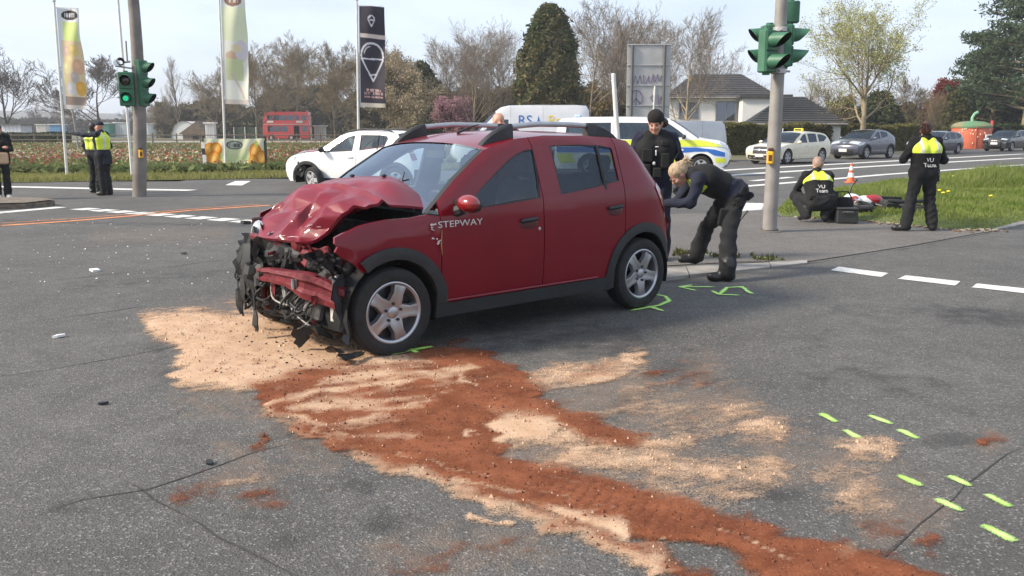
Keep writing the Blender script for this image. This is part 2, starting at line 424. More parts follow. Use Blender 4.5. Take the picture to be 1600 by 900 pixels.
polyline_mark('lane_line', [(1060, 300), (1167, 291), (1253, 284), (1323, 278), (1380, 273), (1600, 257.5)], .36, M_WHITE)
polyline_mark('lane_dash', [(1176, 282.8), (1236, 277)], .32, M_WHITE)
marking('stop_bar', [(1150, 330), (1158, 317), (1196, 318), (1190, 329)], M_WHITE, jag=.1)

# cracks in the surfacing (thin tar-dark seams)
def crack(pxs, w, wob=.03, seed=0):
    P = [G(*p) for p in pxs]; pts = []
    for a, b in zip(P, P[1:]):
        n = max(2, int((b - a).length / .06))
        for i in range(n): pts.append(a.lerp(b, i / n))
    pts.append(P[-1]); mb = MB(); rows = []
    for i, p in enumerate(pts):
        t = (pts[min(i + 1, len(pts) - 1)] - pts[max(i - 1, 0)]).normalized(); nn = Vector((-t.y, t.x, 0))
        o_ = (NZ(i * .35 + seed * 9, 3.3) - .5) * wob; ww = w * .62 * max(.08, 1.5 * float(NZ(i * .23 + seed * 5, 9.1)) - .15)
        q = p + nn * float(o_); rows.append([tuple(q + nn * ww / 2 + Vector((0, 0, .003))), tuple(q - nn * ww / 2 + Vector((0, 0, .003)))])
    mb.grid(rows); mb.build('crack', M_CRACK, road, smooth=False)
crack([(0, 588), (60, 580), (180, 560), (275, 542)], .022, seed=1)
crack([(185, 745), (230, 772), (330, 830), (460, 900), (520, 935)], .016, seed=2)
crack([(70, 798), (130, 780), (230, 765), (340, 728), (400, 707), (470, 690)], .012, seed=3)
crack([(1380, 870), (1430, 825), (1500, 768), (1590, 700), (1660, 655)], .020, seed=4)
crack([(0, 447), (80, 440), (200, 425), (420, 398)], .02, seed=5)
crack([(40, 505), (150, 490), (230, 478)], .018, seed=6)
crack([(1420, 860), (1380, 870), (1330, 905)], .02, seed=8)
crack([(1040, 441.5), (1150, 428), (1262, 412.5), (1330, 402), (1420, 388), (1548, 364)], .025, seed=7)

# pavement round the signal post, low kerb, verge
pave_px = [(700, 432), (985, 424), (1040, 416), (1150, 410), (1262, 409.5), (1330, 399), (1420, 385), (1552, 361), (1500, 359), (1350, 345), (1225, 338), (1228, 318), (1195, 328), (1150, 331), (1000, 338), (860, 345), (700, 360)]
tag(flat_sheet('pavement', GG(pave_px), .009, A_PATH), kind='structure')
def kerb_run(front, back, n, h0, h1, label, name='kerb'):
    t = thing(name, label, 'kerb'); f0, f1 = G(*front[0]), G(*front[1]); b0, b1 = G(*back[0]), G(*back[1])
    for i in range(n):
        g0, g1 = (i + .012) / n, (i + .988) / n; mb = MB(); vs = []
        for g_ in (g0, g1):
            f = f0.lerp(f1, g_); b = b0.lerp(b1, g_); h = h0 + (h1 - h0) * g_; j = .004 * (i % 3)
            d = (b - f)
            vs += [f - Vector((0, 0, .05)), f + Vector((0, 0, h * .75 + j)), f + d * .07 + Vector((0, 0, h + j)), b + Vector((0, 0, h + j)), b - Vector((0, 0, .05))]
        mb.add(vs, [(0, 1, 6, 5), (1, 2, 7, 6), (2, 3, 8, 7), (3, 4, 9, 8), (4, 3, 2, 1, 0), (5, 6, 7, 8, 9)])
        mb.build('kerb_stone', M_CONC, t, smooth=False, recalc=True)
    return t
kerb_run([(930, 452), (1262, 412)], [(930, 433), (1262, 408)], 5, .055, .012, 'low grey concrete kerb running out beside the red car, behind its rear wheel')
kerb_run([(1546, 362), (1720, 330)], [(1560, 355), (1724, 322)], 3, .02, .07, 'pale concrete kerb at the right edge of the grass verge')
# traffic island at the left edge
isl = GG([(-70, 330), (-70, 318), (10, 316.5), (60, 317), (86, 321), (40, 326)])
V_, F_ = cdt(resample(isl, .3), (), .3); mb = MB()
mb.add([(x, y, .11 + .03 * float(NZ(x * 3, y * 3))) for x, y in V_], F_)
n_ = len(isl); mb.prism(isl, -.02, .10)
tag(mb.build('traffic_island', [mat('island gravel', (.16, .13, .10), .95, var=.4, vscale=9, bump=.5)], smooth=False, recalc=True), 'low dirt-topped traffic island at the left edge of the road', 'traffic island')

verge_px = [(1222, 339), (1215, 330), (1232, 310), (1290, 297), (1380, 284), (1440, 277), (1560, 264), (1700, 252), (1900, 262), (1720, 322), (1620, 343), (1548, 360), (1500, 361), (1430, 354), (1350, 346)]
VERGE = GG(verge_px)
V_, F_ = cdt(resample(VERGE, .5), (), .5); vd = segdist(np.array([v[0] for v in V_]), np.array([v[1] for v in V_]), VERGE)
mb = MB(); mb.add([(x, y, .012 + .05 * min(1, d / .6) + (.06 * float(NZ.fbm(x * .8, y * .8)) if d > .05 else 0)) for (x, y), d in zip(V_, vd)], F_)
tag(mb.build('grass_verge', M_GRASSG, recalc=True), kind='structure')
verge_bvh = BVHTree.FromPolygons([Vector(v) for v in mb.v], mb.f)
def verge_z(x, y):
    h = verge_bvh.ray_cast(Vector((x, y, 2)), Vector((0, 0, -1)))
    return h[0].z if h[0] else 0.0

# far left: field verge, tulip field, lawn, farm track
L_VERGE = [(-45, 26.0), (-15.5, 26.7), (-9, 28.7), (-6.4, 30.2), (-2, 36.3), (9, 44.3), (8, 47), (-3, 39.5), (-8, 33.5), (-13, 31.0), (-45, 30.3)]
tag(flat_sheet('field_verge', L_VERGE, .015, M_GRASSG), kind='structure')
FIELD = [(-60, 30.2), (-13, 31.0), (-8, 33.5), (-3, 39.5), (6, 46.5), (2, 70), (-20, 95), (-75, 95)]
tag(flat_sheet('tulip_field_soil', FIELD, .0, mat('field soil', (.11, .075, .045), .95, var=.3, vscale=.6, col2=(.10, .10, .04))), kind='structure')
tag(flat_sheet('lawn', [(-130, 88), (-38, 84), (-30, 100), (-60, 112), (-130, 112)], .02, mat('lawn', (.09, .16, .02), .9, vscale=.6, col2=(.12, .18, .03))), kind='structure')
tag(flat_sheet('farm_track', [(-160, 118), (-60, 113), (20, 104), (22, 116), (-30, 130), (-160, 140)], .025, mat('gravel track', (.26, .235, .20), .95, vscale=.7)), kind='structure')
# low wooded hills on the horizon
mb = MB(); rows = [[], [], []]
for i in range(90):
    a = R(205 - i * 2.7 * .92); r_ = 900; x = math.cos(a) * r_; y = 200 + math.sin(a) * r_
    h = 4 + 16 * float(NZ.fbm(i * .13, 2.2)) + (7 if i < 46 else 0)
    rows[0].append((x, y, -2)); rows[1].append((x * 1.05, y * 1.05, h * .72)); rows[2].append((x * 1.16, y * 1.16, h))
mb.grid(rows)
tag(mb.build('hills', mat('far woodland', (.085, .09, .085), .95, var=.3, vscale=.03), smooth=True), kind='structure')
# ================================================================== vehicles
M_TYRE = mat('tyre rubber', (.018, .018, .018), .85, var=.3, vscale=20, bump=.2)
M_RIM = mat('alloy', (.42, .42, .44), .32, metal=.85, var=.08)
M_RIMD = mat('dark alloy', (.05, .05, .055), .4, metal=.6)
M_TRIM = mat('black trim plastic', (.022, .023, .024), .62, var=.2, bump=.1, bscale=200)
M_UNDER = mat('underbody black', (.008, .008, .008), .9)
M_SEAT = mat('seat cloth', (.03, .03, .033), .9, var=.3)
M_CHROME = mat('chrome', (.7, .7, .72), .15, metal=1, var=.03)
M_PLATE = mat('number plate', (.78, .78, .76), .4, var=.03)
M_LAMP = mat('headlamp lens', (.55, .57, .58), .08, metal=.3, coat=1, var=.25, vscale=25)
M_TAIL = mat('tail lamp red', (.22, .012, .014), .12, coat=1, var=.25, vscale=30)
GL_CLEAR = glass_mat('car glass clear', (.80, .88, .85), .07, blend=.2)
GL_SIDE = glass_mat('car glass side', (.72, .82, .86), .065)
GL_DARK = glass_mat('car glass dark', (.14, .17, .19), .10)
def paint(name, col, rough=.28, metal=.15, var=.06): return mat(name, col, rough, metal=metal, coat=.9, var=var, vscale=3)

def wheel_meshes(key, r, tw, rimr, spokes=5, wide=1.0, rim=None):
    rim = rim or M_RIM
    t = MB(); h = tw / 2
    My = Matrix.Rotation(R(90), 3, 'X')
    t.lathe([(rimr - .012, -h * .82), (rimr + .012, -h * .92), (r - .045, -h), (r - .012, -h * .86), (r, -h * .62), (r, -h * .32), (r - .008, -h * .28), (r - .008, -h * .2), (r, -h * .16), (r, h * .16), (r - .008, h * .2), (r - .008, h * .28), (r, h * .32), (r, h * .62), (r - .012, h * .86), (r - .045, h), (rimr + .012, h * .92), (rimr - .012, h * .82), (rimr - .03, h * .3), (rimr - .03, -h * .3), (rimr - .012, -h * .82)], 40, My)
    tm = t.mesh('tyre', M_TYRE)
    g = MB()
    g.lathe([(rimr + .004, h * .86), (rimr - .008, h * .90), (rimr - .022, h * .80), (rimr - .03, h * .3), (rimr - .035, -h * .7)], 40, My)
    g.mi = 1; g.lathe([(rimr - .03, h * .02), (rimr * .5, h * .04), (.001, h * .05)], 32, My)   # brake disc / backing
    g.mi = 0
    n = spokes
    for k in range(n):
        M = My @ Matrix.Rotation(2 * math.pi * k / n + math.pi / 2, 3, 'Z')
        rows = []
        for rr, wd_, zt in ((.02, .052 * wide, .66), (.075, .047 * wide, .74), (rimr * .62, .036 * wide, .80), (rimr * .88, .044 * wide, .78), (rimr - .006, .058 * wide, .74)):
            rows.append([(rr, -wd_ - .010, h * (zt - .35)), (rr, -wd_, h * zt), (rr, -wd_ * .45, h * (zt + .03)), (rr, 0, h * (zt - .03)), (rr, wd_ * .45, h * (zt + .03)), (rr, wd_, h * zt), (rr, wd_ + .010, h * (zt - .35))])
        g.grid([[tuple(M @ Vector(p)) for p in row] for row in rows])
    g.lathe([(.042, h * .55), (.040, h * .76), (.03, h * .80), (.001, h * .81)], 20, My)
    g.mi = 1
    for k in range(5):
        a = 2 * math.pi * (k + .5) / 5; g.lathe([(.011, h * .70), (.011, h * .83), (.001, h * .83)], 8, My, c=My @ Vector((math.cos(a) * .062, math.sin(a) * .062, 0)))
    rm = g.mesh('rim', [rim, M_RIMD])
    return tm, rm

def clip_poly(P, c, sign):
    """keep the side sign*(s-c) >= 0"""
    out = []; n = len(P)
    for i in range(n):
        a, b = P[i], P[(i + 1) % n]; da, db = sign * (a[0] - c), sign * (b[0] - c)
        if da >= 0: out.append(a)
        if (da >= 0) != (db >= 0):
            t = da / (da - db); out.append((a[0] + (b[0] - a[0]) * t, a[1] + (b[1] - a[1]) * t))
    return out

class Car:
    def __init__(s, spec):
        s.__dict__.update(dict(W=.85, belt=(.95, 1.0), tumble=.34, zb=.24, r=.32, tw=.2, wb=2.6, arch=.39, step=.10, edge=.028, ftap=.10, rtap=.09, flen=.6, rlen=.5, sides=(-1, 1)))
        s.__dict__.update(spec)
        s.SIL = [(p[0], p[1]) for p in s.sil]; s.s0 = min(p[0] for p in s.SIL); s.s1 = max(p[0] for p in s.SIL)
    def w(s, S, Z):
        S = np.asarray(S, float); Z = np.asarray(Z, float)
        zb = np.interp(S, [s.s0, s.s1], s.belt); k = (Z - .68) / .45
        lo = s.W * (1 - .045 * np.where(k < 0, k * k, .6 * k * k))
        kb = (zb - .68) / .45; wb_ = s.W * (1 - .045 * .6 * kb * kb)
        w = np.where(Z <= zb, lo, wb_ - (Z - zb) * s.tumble)
        df = np.clip((s.s0 + s.flen - S) / s.flen, 0, 1); dr = np.clip((S - s.s1 + s.rlen) / s.rlen, 0, 1)
        w = w * (1 - s.ftap * df ** 2.2 - s.rtap * dr ** 2.2)
        d = segdist(S, Z, s.SIL, closed=False)
        return w - s.edge * np.exp(-d / .03)
    def side_poly(s):
        bot = []; a = s.arch; r0 = s.r
        P = list(s.SIL)
        e0, e1 = P[0], P[-1]
        # bottom from rear to front with two arches
        def arc(c, f0, f1): 
            zz = s.zb; th = math.asin(max(-1, min(1, (zz - r0) / a)))
            return [(c + a * math.cos(t), r0 + a * math.sin(t)) for t in np.linspace(th, math.pi - th, 19)]
        bot.append((s.s1 - .10, s.zb)); bot += arc(s.wb, 0, 0); bot += arc(0, 0, 0)
        if not getattr(s, 'nofront', False): bot.append((s.s0 + .10, s.zb))
        return P + bot
    def panel(s, name, poly, holes, m, parent, off=0.0, thick=.025, sg=-1, step=None):
        poly = resample(poly, step or s.step); V, F = cdt(poly, [resample(h, (step or s.step)) for h in holes], step or s.step)
        if not F: return None
        A = np.array(V); W = s.w(A[:, 0], A[:, 1]) + off
        mb = MB(); vs = [(x, sg * w_, z) for (x, z), w_ in zip(V, W)]
        F = [f if sg < 0 else f[::-1] for f in F]
        mb.add(vs, F)
        if thick:
            cnt = {}
            for f in F:
                for i in range(len(f)):
                    e = (f[i], f[(i + 1) % len(f)]); k = tuple(sorted(e)); cnt.setdefault(k, []).append(e)
            for k, es in cnt.items():
                if len(es) == 1:
                    i, j = es[0]; b = len(mb.v)
                    mb.v += [(vs[i][0], vs[i][1] - sg * thick, vs[i][2]), (vs[j][0], vs[j][1] - sg * thick, vs[j][2])]
                    mb.f.append((j, i, b, b + 1)); mb.m.append(0)
        # normals outwards
        me = mb.mesh(name, m, ang=35)
        c = me.polygons[0]
        if c.normal.y * sg < 0: me.flip_normals()
        return link(name, me, parent)
    def rib(s, t, v, off=0.0):
        """point on the silhouette ribbon: t = index along sil, v = -1..1 across"""
        n = len(s.sil); i = int(min(max(math.floor(t), 0), n - 2)); f = t - i
        a, b = s.sil[i], s.sil[i + 1]; S = a[0] + (b[0] - a[0]) * f; Z = a[1] + (b[1] - a[1]) * f; C = a[2] + (b[2] - a[2]) * f
        def tan(k):
            p, q = s.sil[max(k - 1, 0)], s.sil[min(k + 1, n - 1)]; return Vector((q[0] - p[0], q[1] - p[1])).normalized()
        tg = (tan(i) * (1 - f) + tan(i + 1) * f).normalized(); nr = Vector((-tg.y, tg.x))
        w_ = float(s.w(S, Z)); k = C * (1 - abs(v) ** 2.4) + off
        return Vector((S + nr.x * k, v * w_, Z + nr.y * k))
    def ribbon(s, name, t0, t1, m, parent, v=None, n=None, off=0.0, inset=0.0, vr=(-1, 1)):
        v = v if v is not None else np.linspace(vr[0], vr[1], 13)
        ts = np.linspace(t0, t1, n or max(2, int((t1 - t0) * 3) + 1))
        mb = MB(); mb.grid([[s.rib(t, x * (1 - inset), off) for x in v] for t in ts])
        me = mb.mesh(name, m, ang=38)
        if me.polygons[len(me.polygons) // 2].normal.dot(Vector((0, 0, 1)) if abs(me.polygons[len(me.polygons) // 2].normal.z) > .5 else Vector((-1 if t0 < len(s.sil) / 2 else 1, 0, 0))) < 0: me.flip_normals()
        return link(name, me, parent)
    def patch(s, name, t0, t1, v0, v1, m, parent, off=.008, both=False, n=4):
        for sg in ((1, -1) if both else (1,)):
            mb = MB(); ts = np.linspace(t0, t1, n); vs = np.linspace(v0, v1, n + 2)
            mb.grid([[s.rib(t, sg * x, off) for x in vs] for t in ts])
            ring = [(t0, x) for x in vs] + [(t, v1) for t in ts[1:]] + [(t1, x) for x in vs[::-1][1:]] + [(t, v0) for t in ts[::-1][1:]]
            mb.grid([[s.rib(t, sg * x, off) for t, x in ring], [s.rib(t, sg * x, off - .03) for t, x in ring]])
            mb.build(name, m, parent, recalc=False)
    def arch_ring(s, name, c, parent, m, r0, r1, off=.012, a0=-8, a1=188):
        for sg in s.sides:
            mb = MB(); rows = []
            for th in np.linspace(R(a0), R(a1), 26):
                row = []
                for rr, of in ((r0, -.05), (r0, off), ((r0 + r1) / 2, off + .006), (r1, off), (r1, -.01)):
                    S, Z = c + rr * math.cos(th), s.r + rr * math.sin(th)
                    S_ = min(max(S, s.s0 + .02), s.s1 - .02)
                    row.append((S, sg * (float(s.w(S_, Z)) + of), Z))
                rows.append(row)
            mb.grid(rows); mb.build(name, m, parent, ang=50)
    def wheels(s, parent, key, rimr=.21, spokes=5, wide=1.0, rim=None, skip=()):
        tm, rm = wheel_meshes(key, s.r, s.tw, rimr, spokes, wide, rim)
        for S in (0, s.wb):
            for sg in (-1, 1):
                if (S, sg) in skip: continue
                o = link('wheel', tm, parent); o.location = (S, sg * (s.W - s.tw / 2 - .005), s.r); o.rotation_euler = (0, random.uniform(0, 6), 0 if sg < 0 else math.pi)
                link('rim', rm, o)
    def wells(s, parent):
        mb = MB(); My = Matrix.Rotation(R(90), 3, 'X')
        for S in (0, s.wb):
            for sg in (-1, 1):
                a = s.arch - .005
                rows = [[(S + a * math.cos(t), sg * y, s.r + a * math.sin(t)) for t in np.linspace(-.3, math.pi + .3, 16)] for y in (s.W - .03, s.W - .42)]
                mb.grid(rows)
                mb.add([(S, sg * (s.W - .42), s.r)] + rows[1], [(0, i, i + 1) for i in range(1, 16)])
        f0 = s.s0 + .2 if not getattr(s, 'nofront', False) else s.s0 + .1
        mb.box(((s.arch + s.wb - s.arch) / 2, 0, s.zb + .02), (s.wb - 2 * s.arch, s.W * 1.84, .08))
        mb.box(((s.arch + s.wb - s.arch) / 2, 0, s.zb + .1), (s.wb - 2 * s.arch, s.W * 1.5, .1))
        mb.box(((f0 + .4) / 2, 0, s.zb + .1), (.4 - f0 + .02, (s.W - .42) * 2, .2)); mb.box(((s.wb - .4 + s.s1 - .15) / 2, 0, s.zb + .12), (s.s1 - .15 - s.wb + .4, (s.W - .42) * 2, .2))
        mb.build('underbody', M_UNDER, parent, smooth=False)
    def seats(s, parent, pos, z=.42, m=None):
        m = m or M_SEAT
        for (S, y, wd_) in pos:
            mb = MB(); mb.box((S, y, z), (.5, wd_, .16), rotm('Y', -8), .05); mb.box((S + .30, y, z + .36), (.14, wd_ * .96, .66), rotm('Y', 16), .05)
            for yy in ([y] if wd_ < .7 else [y - .38, y + .38]): mb.box((S + .42, yy, z + .78), (.09, .26, .17), rotm('Y', 14), .04)
            mb.build('seat', m, parent)
    def dash(s, parent, S, z=.84, left=-1):
        mb = MB(); mb.box((S, 0, z - .1), (.42, s.W * 1.55, .22), rotm('Y', 6), .06); mb.build('dashboard', M_TRIM, parent)
        mb = MB(); M = rotm('Y', 62)
        P = [Vector((S + .32, left * .36, z)) + M @ Vector((.18 * math.cos(a), .18 * math.sin(a), 0)) for a in np.linspace(0, 2 * math.pi, 21)]
        mb.tube(P, .014, 6, cap=False); mb.ball((S + .32, left * .36, z), (.05, .05, .05), 8, 6); mb.tube([P[0], P[10]], .012); mb.build('steering_wheel', M_TRIM, parent)
    def window(s, hole, parent, glass, frame=M_TRIM, split=None, inset=.02):
        c = np.mean(hole, axis=0)
        for sg in s.sides:
            inn = []
            H_ = resample(hole, .08)
            for p in H_:
                d = Vector((c[0] - p[0], c[1] - p[1])); d = d.normalized() * inset if d.length else d; inn.append((p[0] + d.x, p[1] + d.y))
            fr = s.panel('window_frame', hole, [inn], frame, parent, off=-.004, thick=.03, sg=sg)
            pn = s.panel('window', inn, [], glass, parent, off=-.012, thick=0, sg=sg)
            if split:
                mb = MB(); zs = [p[1] for p in hole]; 
                mb.tube([(split, sg * (float(s.w(split, z)) - .008), z) for z in np.linspace(min(zs) + .02, max(zs) - .01, 5)], [.018] * 5, 6); mb.build('window_divider', frame, parent)

def std_car(name, label, loc, yaw, spec, body, group=None, glass=None, rimr=.2, spokes=5, rim=None, ext=True, seats=True, skipw=()):
    t = thing(name, label, 'car', loc, yaw, group); c = Car(spec); P = c.side_poly()
    holes = spec['holes']; cuts = [-9] + spec['cuts'] + [99]; names = spec.get('panel_names', ['front_wing', 'front_door', 'rear_door', 'rear_quarter'])
    gl = glass or GL_DARK
    for sg in c.sides:
        for i in range(len(cuts) - 1):
            Q = clip_poly(clip_poly(P, cuts[i] + .004, 1), cuts[i + 1] - .004, -1)
            hs = [h for h in holes if cuts[i] < np.mean([p[0] for p in h]) < cuts[i + 1]]
            d = c.panel(names[i], Q, hs, body, t, sg=sg)
            if d and 'door' in names[i] and spec.get('handles', True):
                hx = min(cuts[i + 1] - .16, c.s1 - .4); hz = np.interp(hx, [c.s0, c.s1], c.belt) - .13
                mb = MB(); mb.box((hx, sg * (float(c.w(hx, hz)) + .012), hz), (.17, .03, .035), None, .012); mb.build('door_handle', spec.get('handle_mat', body), d)
    for h in holes: c.window(h, t, gl, split=spec.get('split', {}).get(holes.index(h)))
    for nm, a, b, m in spec['ribbons']:
        m = {'body': body, 'glass': gl, 'clear': GL_CLEAR if not glass else glass, 'trim': M_TRIM}[m]
        if nm in ('windscreen', 'rear_window'):
            c.ribbon('window_surround', a, b, M_TRIM, t, v=np.array([-1, -.965, -.93]), off=.001); c.ribbon('window_surround', a, b, M_TRIM, t, v=np.array([.93, .965, 1]), off=.001)
            c.ribbon(nm, a, b, m, t, v=np.linspace(-.935, .935, 11), off=-.006)
        else: c.ribbon(nm, a, b, m, t)
    for nm, a, b, v0, v1, m, both, *o_ in spec.get('patches', []): c.patch(nm, a, b, v0, v1, m, t, both=both, off=(o_[0] if o_ else .008))
    for nm, poly, m in spec.get('side_patches', []):
        for sg in c.sides: c.panel(nm, poly, [], m, t, off=.006, thick=.02, sg=sg)
    if spec.get('clad'):
        for S in (0, c.wb): c.arch_ring('wheel_arch', S, t, M_TRIM, c.arch - .015, c.arch + .07)
        for sg in c.sides: c.panel('sill', [(c.arch + .03, c.zb - .02), (c.wb - c.arch - .03, c.zb - .02), (c.wb - c.arch - .03, c.zb + .10), (c.arch + .03, c.zb + .10)], [], M_TRIM, t, off=.01, sg=sg)
    c.wells(t); c.wheels(t, name, rimr, spokes, rim=rim, skip=skipw)
    if seats:
        c.seats(t, [(spec['seat'][0], -.37, .5), (spec['seat'][0], .37, .5), (spec['seat'][1], 0, 1.25)]); c.dash(t, spec['seat'][0] - .75, spec.get('dashz', .86))
    mz = spec.get('mirror')
    if mz:
        for sg in c.sides:
            mb = MB(); y = float(c.w(mz[0], mz[1])); mb.ball((mz[0] - .02, sg * (y + .13), mz[1] + .03), (.07, .115, .075), 12, 8); mb.tube([(mz[0] + .01, sg * (y - .03), mz[1] - .03), (mz[0], sg * (y + .1), mz[1])], [.03, .025], 6)
            mb.build('wing_mirror', spec.get('mirror_mat', body), t)
    return t, c

# ------------------------------------------------------------------ specs of the parked and damaged cars
SIL_HATCH = [(-.60, .24, .10), (-.68, .36, .11), (-.72, .52, .12), (-.71, .66, .12), (-.64, .78, .12), (-.50, .87, .10), (-.25, .93, .06), (.05, .97, .05), (.32, 1.0, .05), (.62, 1.20, .07), (.95, 1.41, .06), (1.15, 1.48, .05), (1.5, 1.52, .04), (2.0, 1.515, .04), (2.4, 1.49, .04), (2.60, 1.45, .05), (2.72, 1.28, .07), (2.84, 1.08, .08), (2.95, .98, .09), (3.02, .80, .10), (3.07, .58, .11), (3.07, .42, .11), (3.0, .26, .10)]
HOLES_HATCH = [[(.60, .99), (.80, 1.13), (.98, 1.25), (1.20, 1.38), (1.40, 1.42), (1.37, 1.03)], [(1.56, 1.43), (2.10, 1.425), (2.32, 1.40), (2.36, 1.33), (2.27, 1.13), (1.57, 1.045)]]
RIB_HATCH = [('front_bumper', 0, 4, 'body'), ('bonnet', 4, 8, 'body'), ('windscreen', 8, 10.2, 'clear'), ('roof', 10.2, 15, 'body'), ('rear_window', 15, 17, 'glass'), ('tailgate', 17, 20, 'body'), ('rear_bumper', 20, 22, 'trim')]
hatch = dict(sil=SIL_HATCH, W=.86, wb=2.59, r=.315, arch=.385, holes=HOLES_HATCH, cuts=[.40, 1.47, 2.40], ribbons=RIB_HATCH, belt=(.95, 1.05), split={1: 2.08}, seat=(1.35, 2.15), mirror=(.55, 1.03), clad=True, step=.12, mirror_mat=M_TRIM,
    patches=[('headlamp', 3.4, 4.6, .58, .97, M_LAMP, True), ('grille', 2.9, 3.6, -.52, .52, M_TRIM, False), ('lower_grille', .6, 1.7, -.7, .7, M_TRIM, False), ('number_plate', 1.9, 2.5, -.26, .26, M_PLATE, False, .012), ('tail_lamp', 17.2, 19, .74, .98, M_TAIL, True)],
    side_patches=[('headlamp', [(-.62, .72), (-.36, .80), (-.33, .88), (-.50, .86), (-.63, .79)], M_LAMP)])
P_WHITE = paint('white paint', (.84, .84, .83), .3, 0)
# white hatchback with the broken front wheel
yaw_w = math.atan2(-.37, .93)
wloc = Vector((-5.29, 23.4, 0)) - Vector((math.sin(yaw_w), -math.cos(yaw_w), 0)) * .80
tw_, cw_ = std_car('damaged_car', 'white hatchback with roof rails and a broken front wheel, standing behind the red wreck', wloc, yaw_w, hatch, P_WHITE, glass=GL_CLEAR, skipw=((0, -1),))
tm_, rm_ = wheel_meshes('w', .315, .2, .225, 5, 1.0, mat('bright alloy', (.55, .55, .56), .4, metal=.3))
o = link('wheel', tm_, tw_); o.location = (.28, -.93, .31); o.rotation_euler = (R(12), .4, R(-16)); o['label'] = 'broken front wheel pushed back and tilted'; link('rim', rm_, o)
for sg in (-1, 1):
    mb = MB(); mb.tube([(1.0, sg * .60, 1.45), (1.15, sg * .60, 1.53), (1.6, sg * .60, 1.575), (2.1, sg * .60, 1.57), (2.35, sg * .60, 1.53), (2.45, sg * .60, 1.48)], [.015, .022, .02, .02, .022, .015], 6); mb.build('roof_rail', M_TRIM, tw_)
mb = MB()
for i in range(14):
    mb.box((random.uniform(-.3, .25), -.84 + random.uniform(-.03, .05), random.uniform(.32, .72)), (random.uniform(.06, .2), .03, random.uniform(.04, .12)), rotm('Y', random.uniform(0, 90)) @ rotm('Z', random.uniform(-30, 30)))
mb.build('torn_arch_liner', M_TRIM, tw_, smooth=False)

# dark red car just visible behind it
yaw_r = R(-14)
std_car('parked_car', 'dark red car mostly hidden behind the white damaged hatchback', (-5.6, 27.2, 0), yaw_r, dict(hatch, clad=False), paint('dark red paint', (.20, .012, .02)), glass=GL_SIDE)

SIL_EST = [(-.70, .22, .10), (-.80, .34, .12), (-.84, .50, .12), (-.83, .62, .12), (-.76, .72, .12), (-.55, .80, .08), (-.1, .88, .05), (.40, .94, .05), (.85, 1.18, .07), (1.30, 1.38, .06), (1.7, 1.45, .04), (2.3, 1.46, .04), (2.9, 1.43, .04), (3.35, 1.36, .05), (3.58, 1.18, .07), (3.74, .98, .08), (3.82, .80, .09), (3.84, .56, .10), (3.83, .40, .10), (3.76, .26, .10)]
estate = dict(sil=SIL_EST, W=.92, wb=2.93, r=.335, arch=.40, cuts=[.55, 1.66, 2.55], belt=(.90, .98), tumble=.36, seat=(1.55, 2.45), mirror=(.72, .97), step=.14,
    holes=[[(.80, .96), (1.10, 1.18), (1.36, 1.335), (1.60, 1.375), (1.58, .97)], [(1.74, 1.385), (2.2, 1.39), (2.48, 1.375), (2.44, 1.0), (1.72, .98)], [(2.62, 1.36), (2.95, 1.345), (3.28, 1.27), (3.36, 1.19), (3.05, 1.03), (2.6, 1.0)]],
    ribbons=[('front_bumper', 0, 4, 'body'), ('bonnet', 4, 7, 'body'), ('windscreen', 7, 9.2, 'clear'), ('roof', 9.2, 13, 'body'), ('rear_window', 13, 15, 'glass'), ('tailgate', 15, 17, 'body'), ('rear_bumper', 17, 19, 'body')],
    patches=[('headlamp', 3.1, 4.3, .55, .97, M_LAMP, True), ('grille', 2.0, 3.9, -.45, .45, M_TRIM, False), ('lower_grille', .5, 1.6, -.85, .85, M_TRIM, False), ('number_plate', 1.3, 1.9, -.28, .28, M_PLATE, False, .016), ('emblem', 2.75, 3.2, -.07, .07, M_CHROME, False, .02), ('grille_bar', 2.9, 3.05, -.45, .45, M_CHROME, False, .014), ('tail_lamp', 14.8, 16, .6, .98, M_TAIL, True)],
    side_patches=[('headlamp', [(-.72, .66), (-.40, .72), (-.36, .80), (-.55, .77), (-.73, .71)], M_LAMP)])
YR = R(41)
def park(fx, fy, c_w, yaw):   # near front wheel contact point -> car origin
    n = Vector((math.sin(yaw), -math.cos(yaw), 0)); return Vector((fx, fy, 0)) - n * (c_w - .1)
t_, c_ = std_car('taxi', 'cream estate taxi with a yellow roof sign in the queue beyond the grass', park(12.55, 41.4, .92, YR), YR, estate, paint('taxi cream paint', (.66, .61, .47), .35, 0), rimr=.225)
mb = MB(); mb.box((2.25, 0, 1.56), (.14, .48, .14), None, .03); mb.build('taxi_sign', mat('taxi sign yellow', (.85, .70, .05), .4), t_)
mb = MB(); mb.box((2.175, 0, 1.565), (.005, .34, .07)); mb.box((2.325, 0, 1.565), (.005, .34, .07)); mb.build('sign_panel', M_TRIM, t_)
mb = MB(); mb.tube([(1.35, .3, 1.45), (1.37, .3, 1.62)], [.012, .02], 6); mb.build('aerial', P_WHITE, t_)

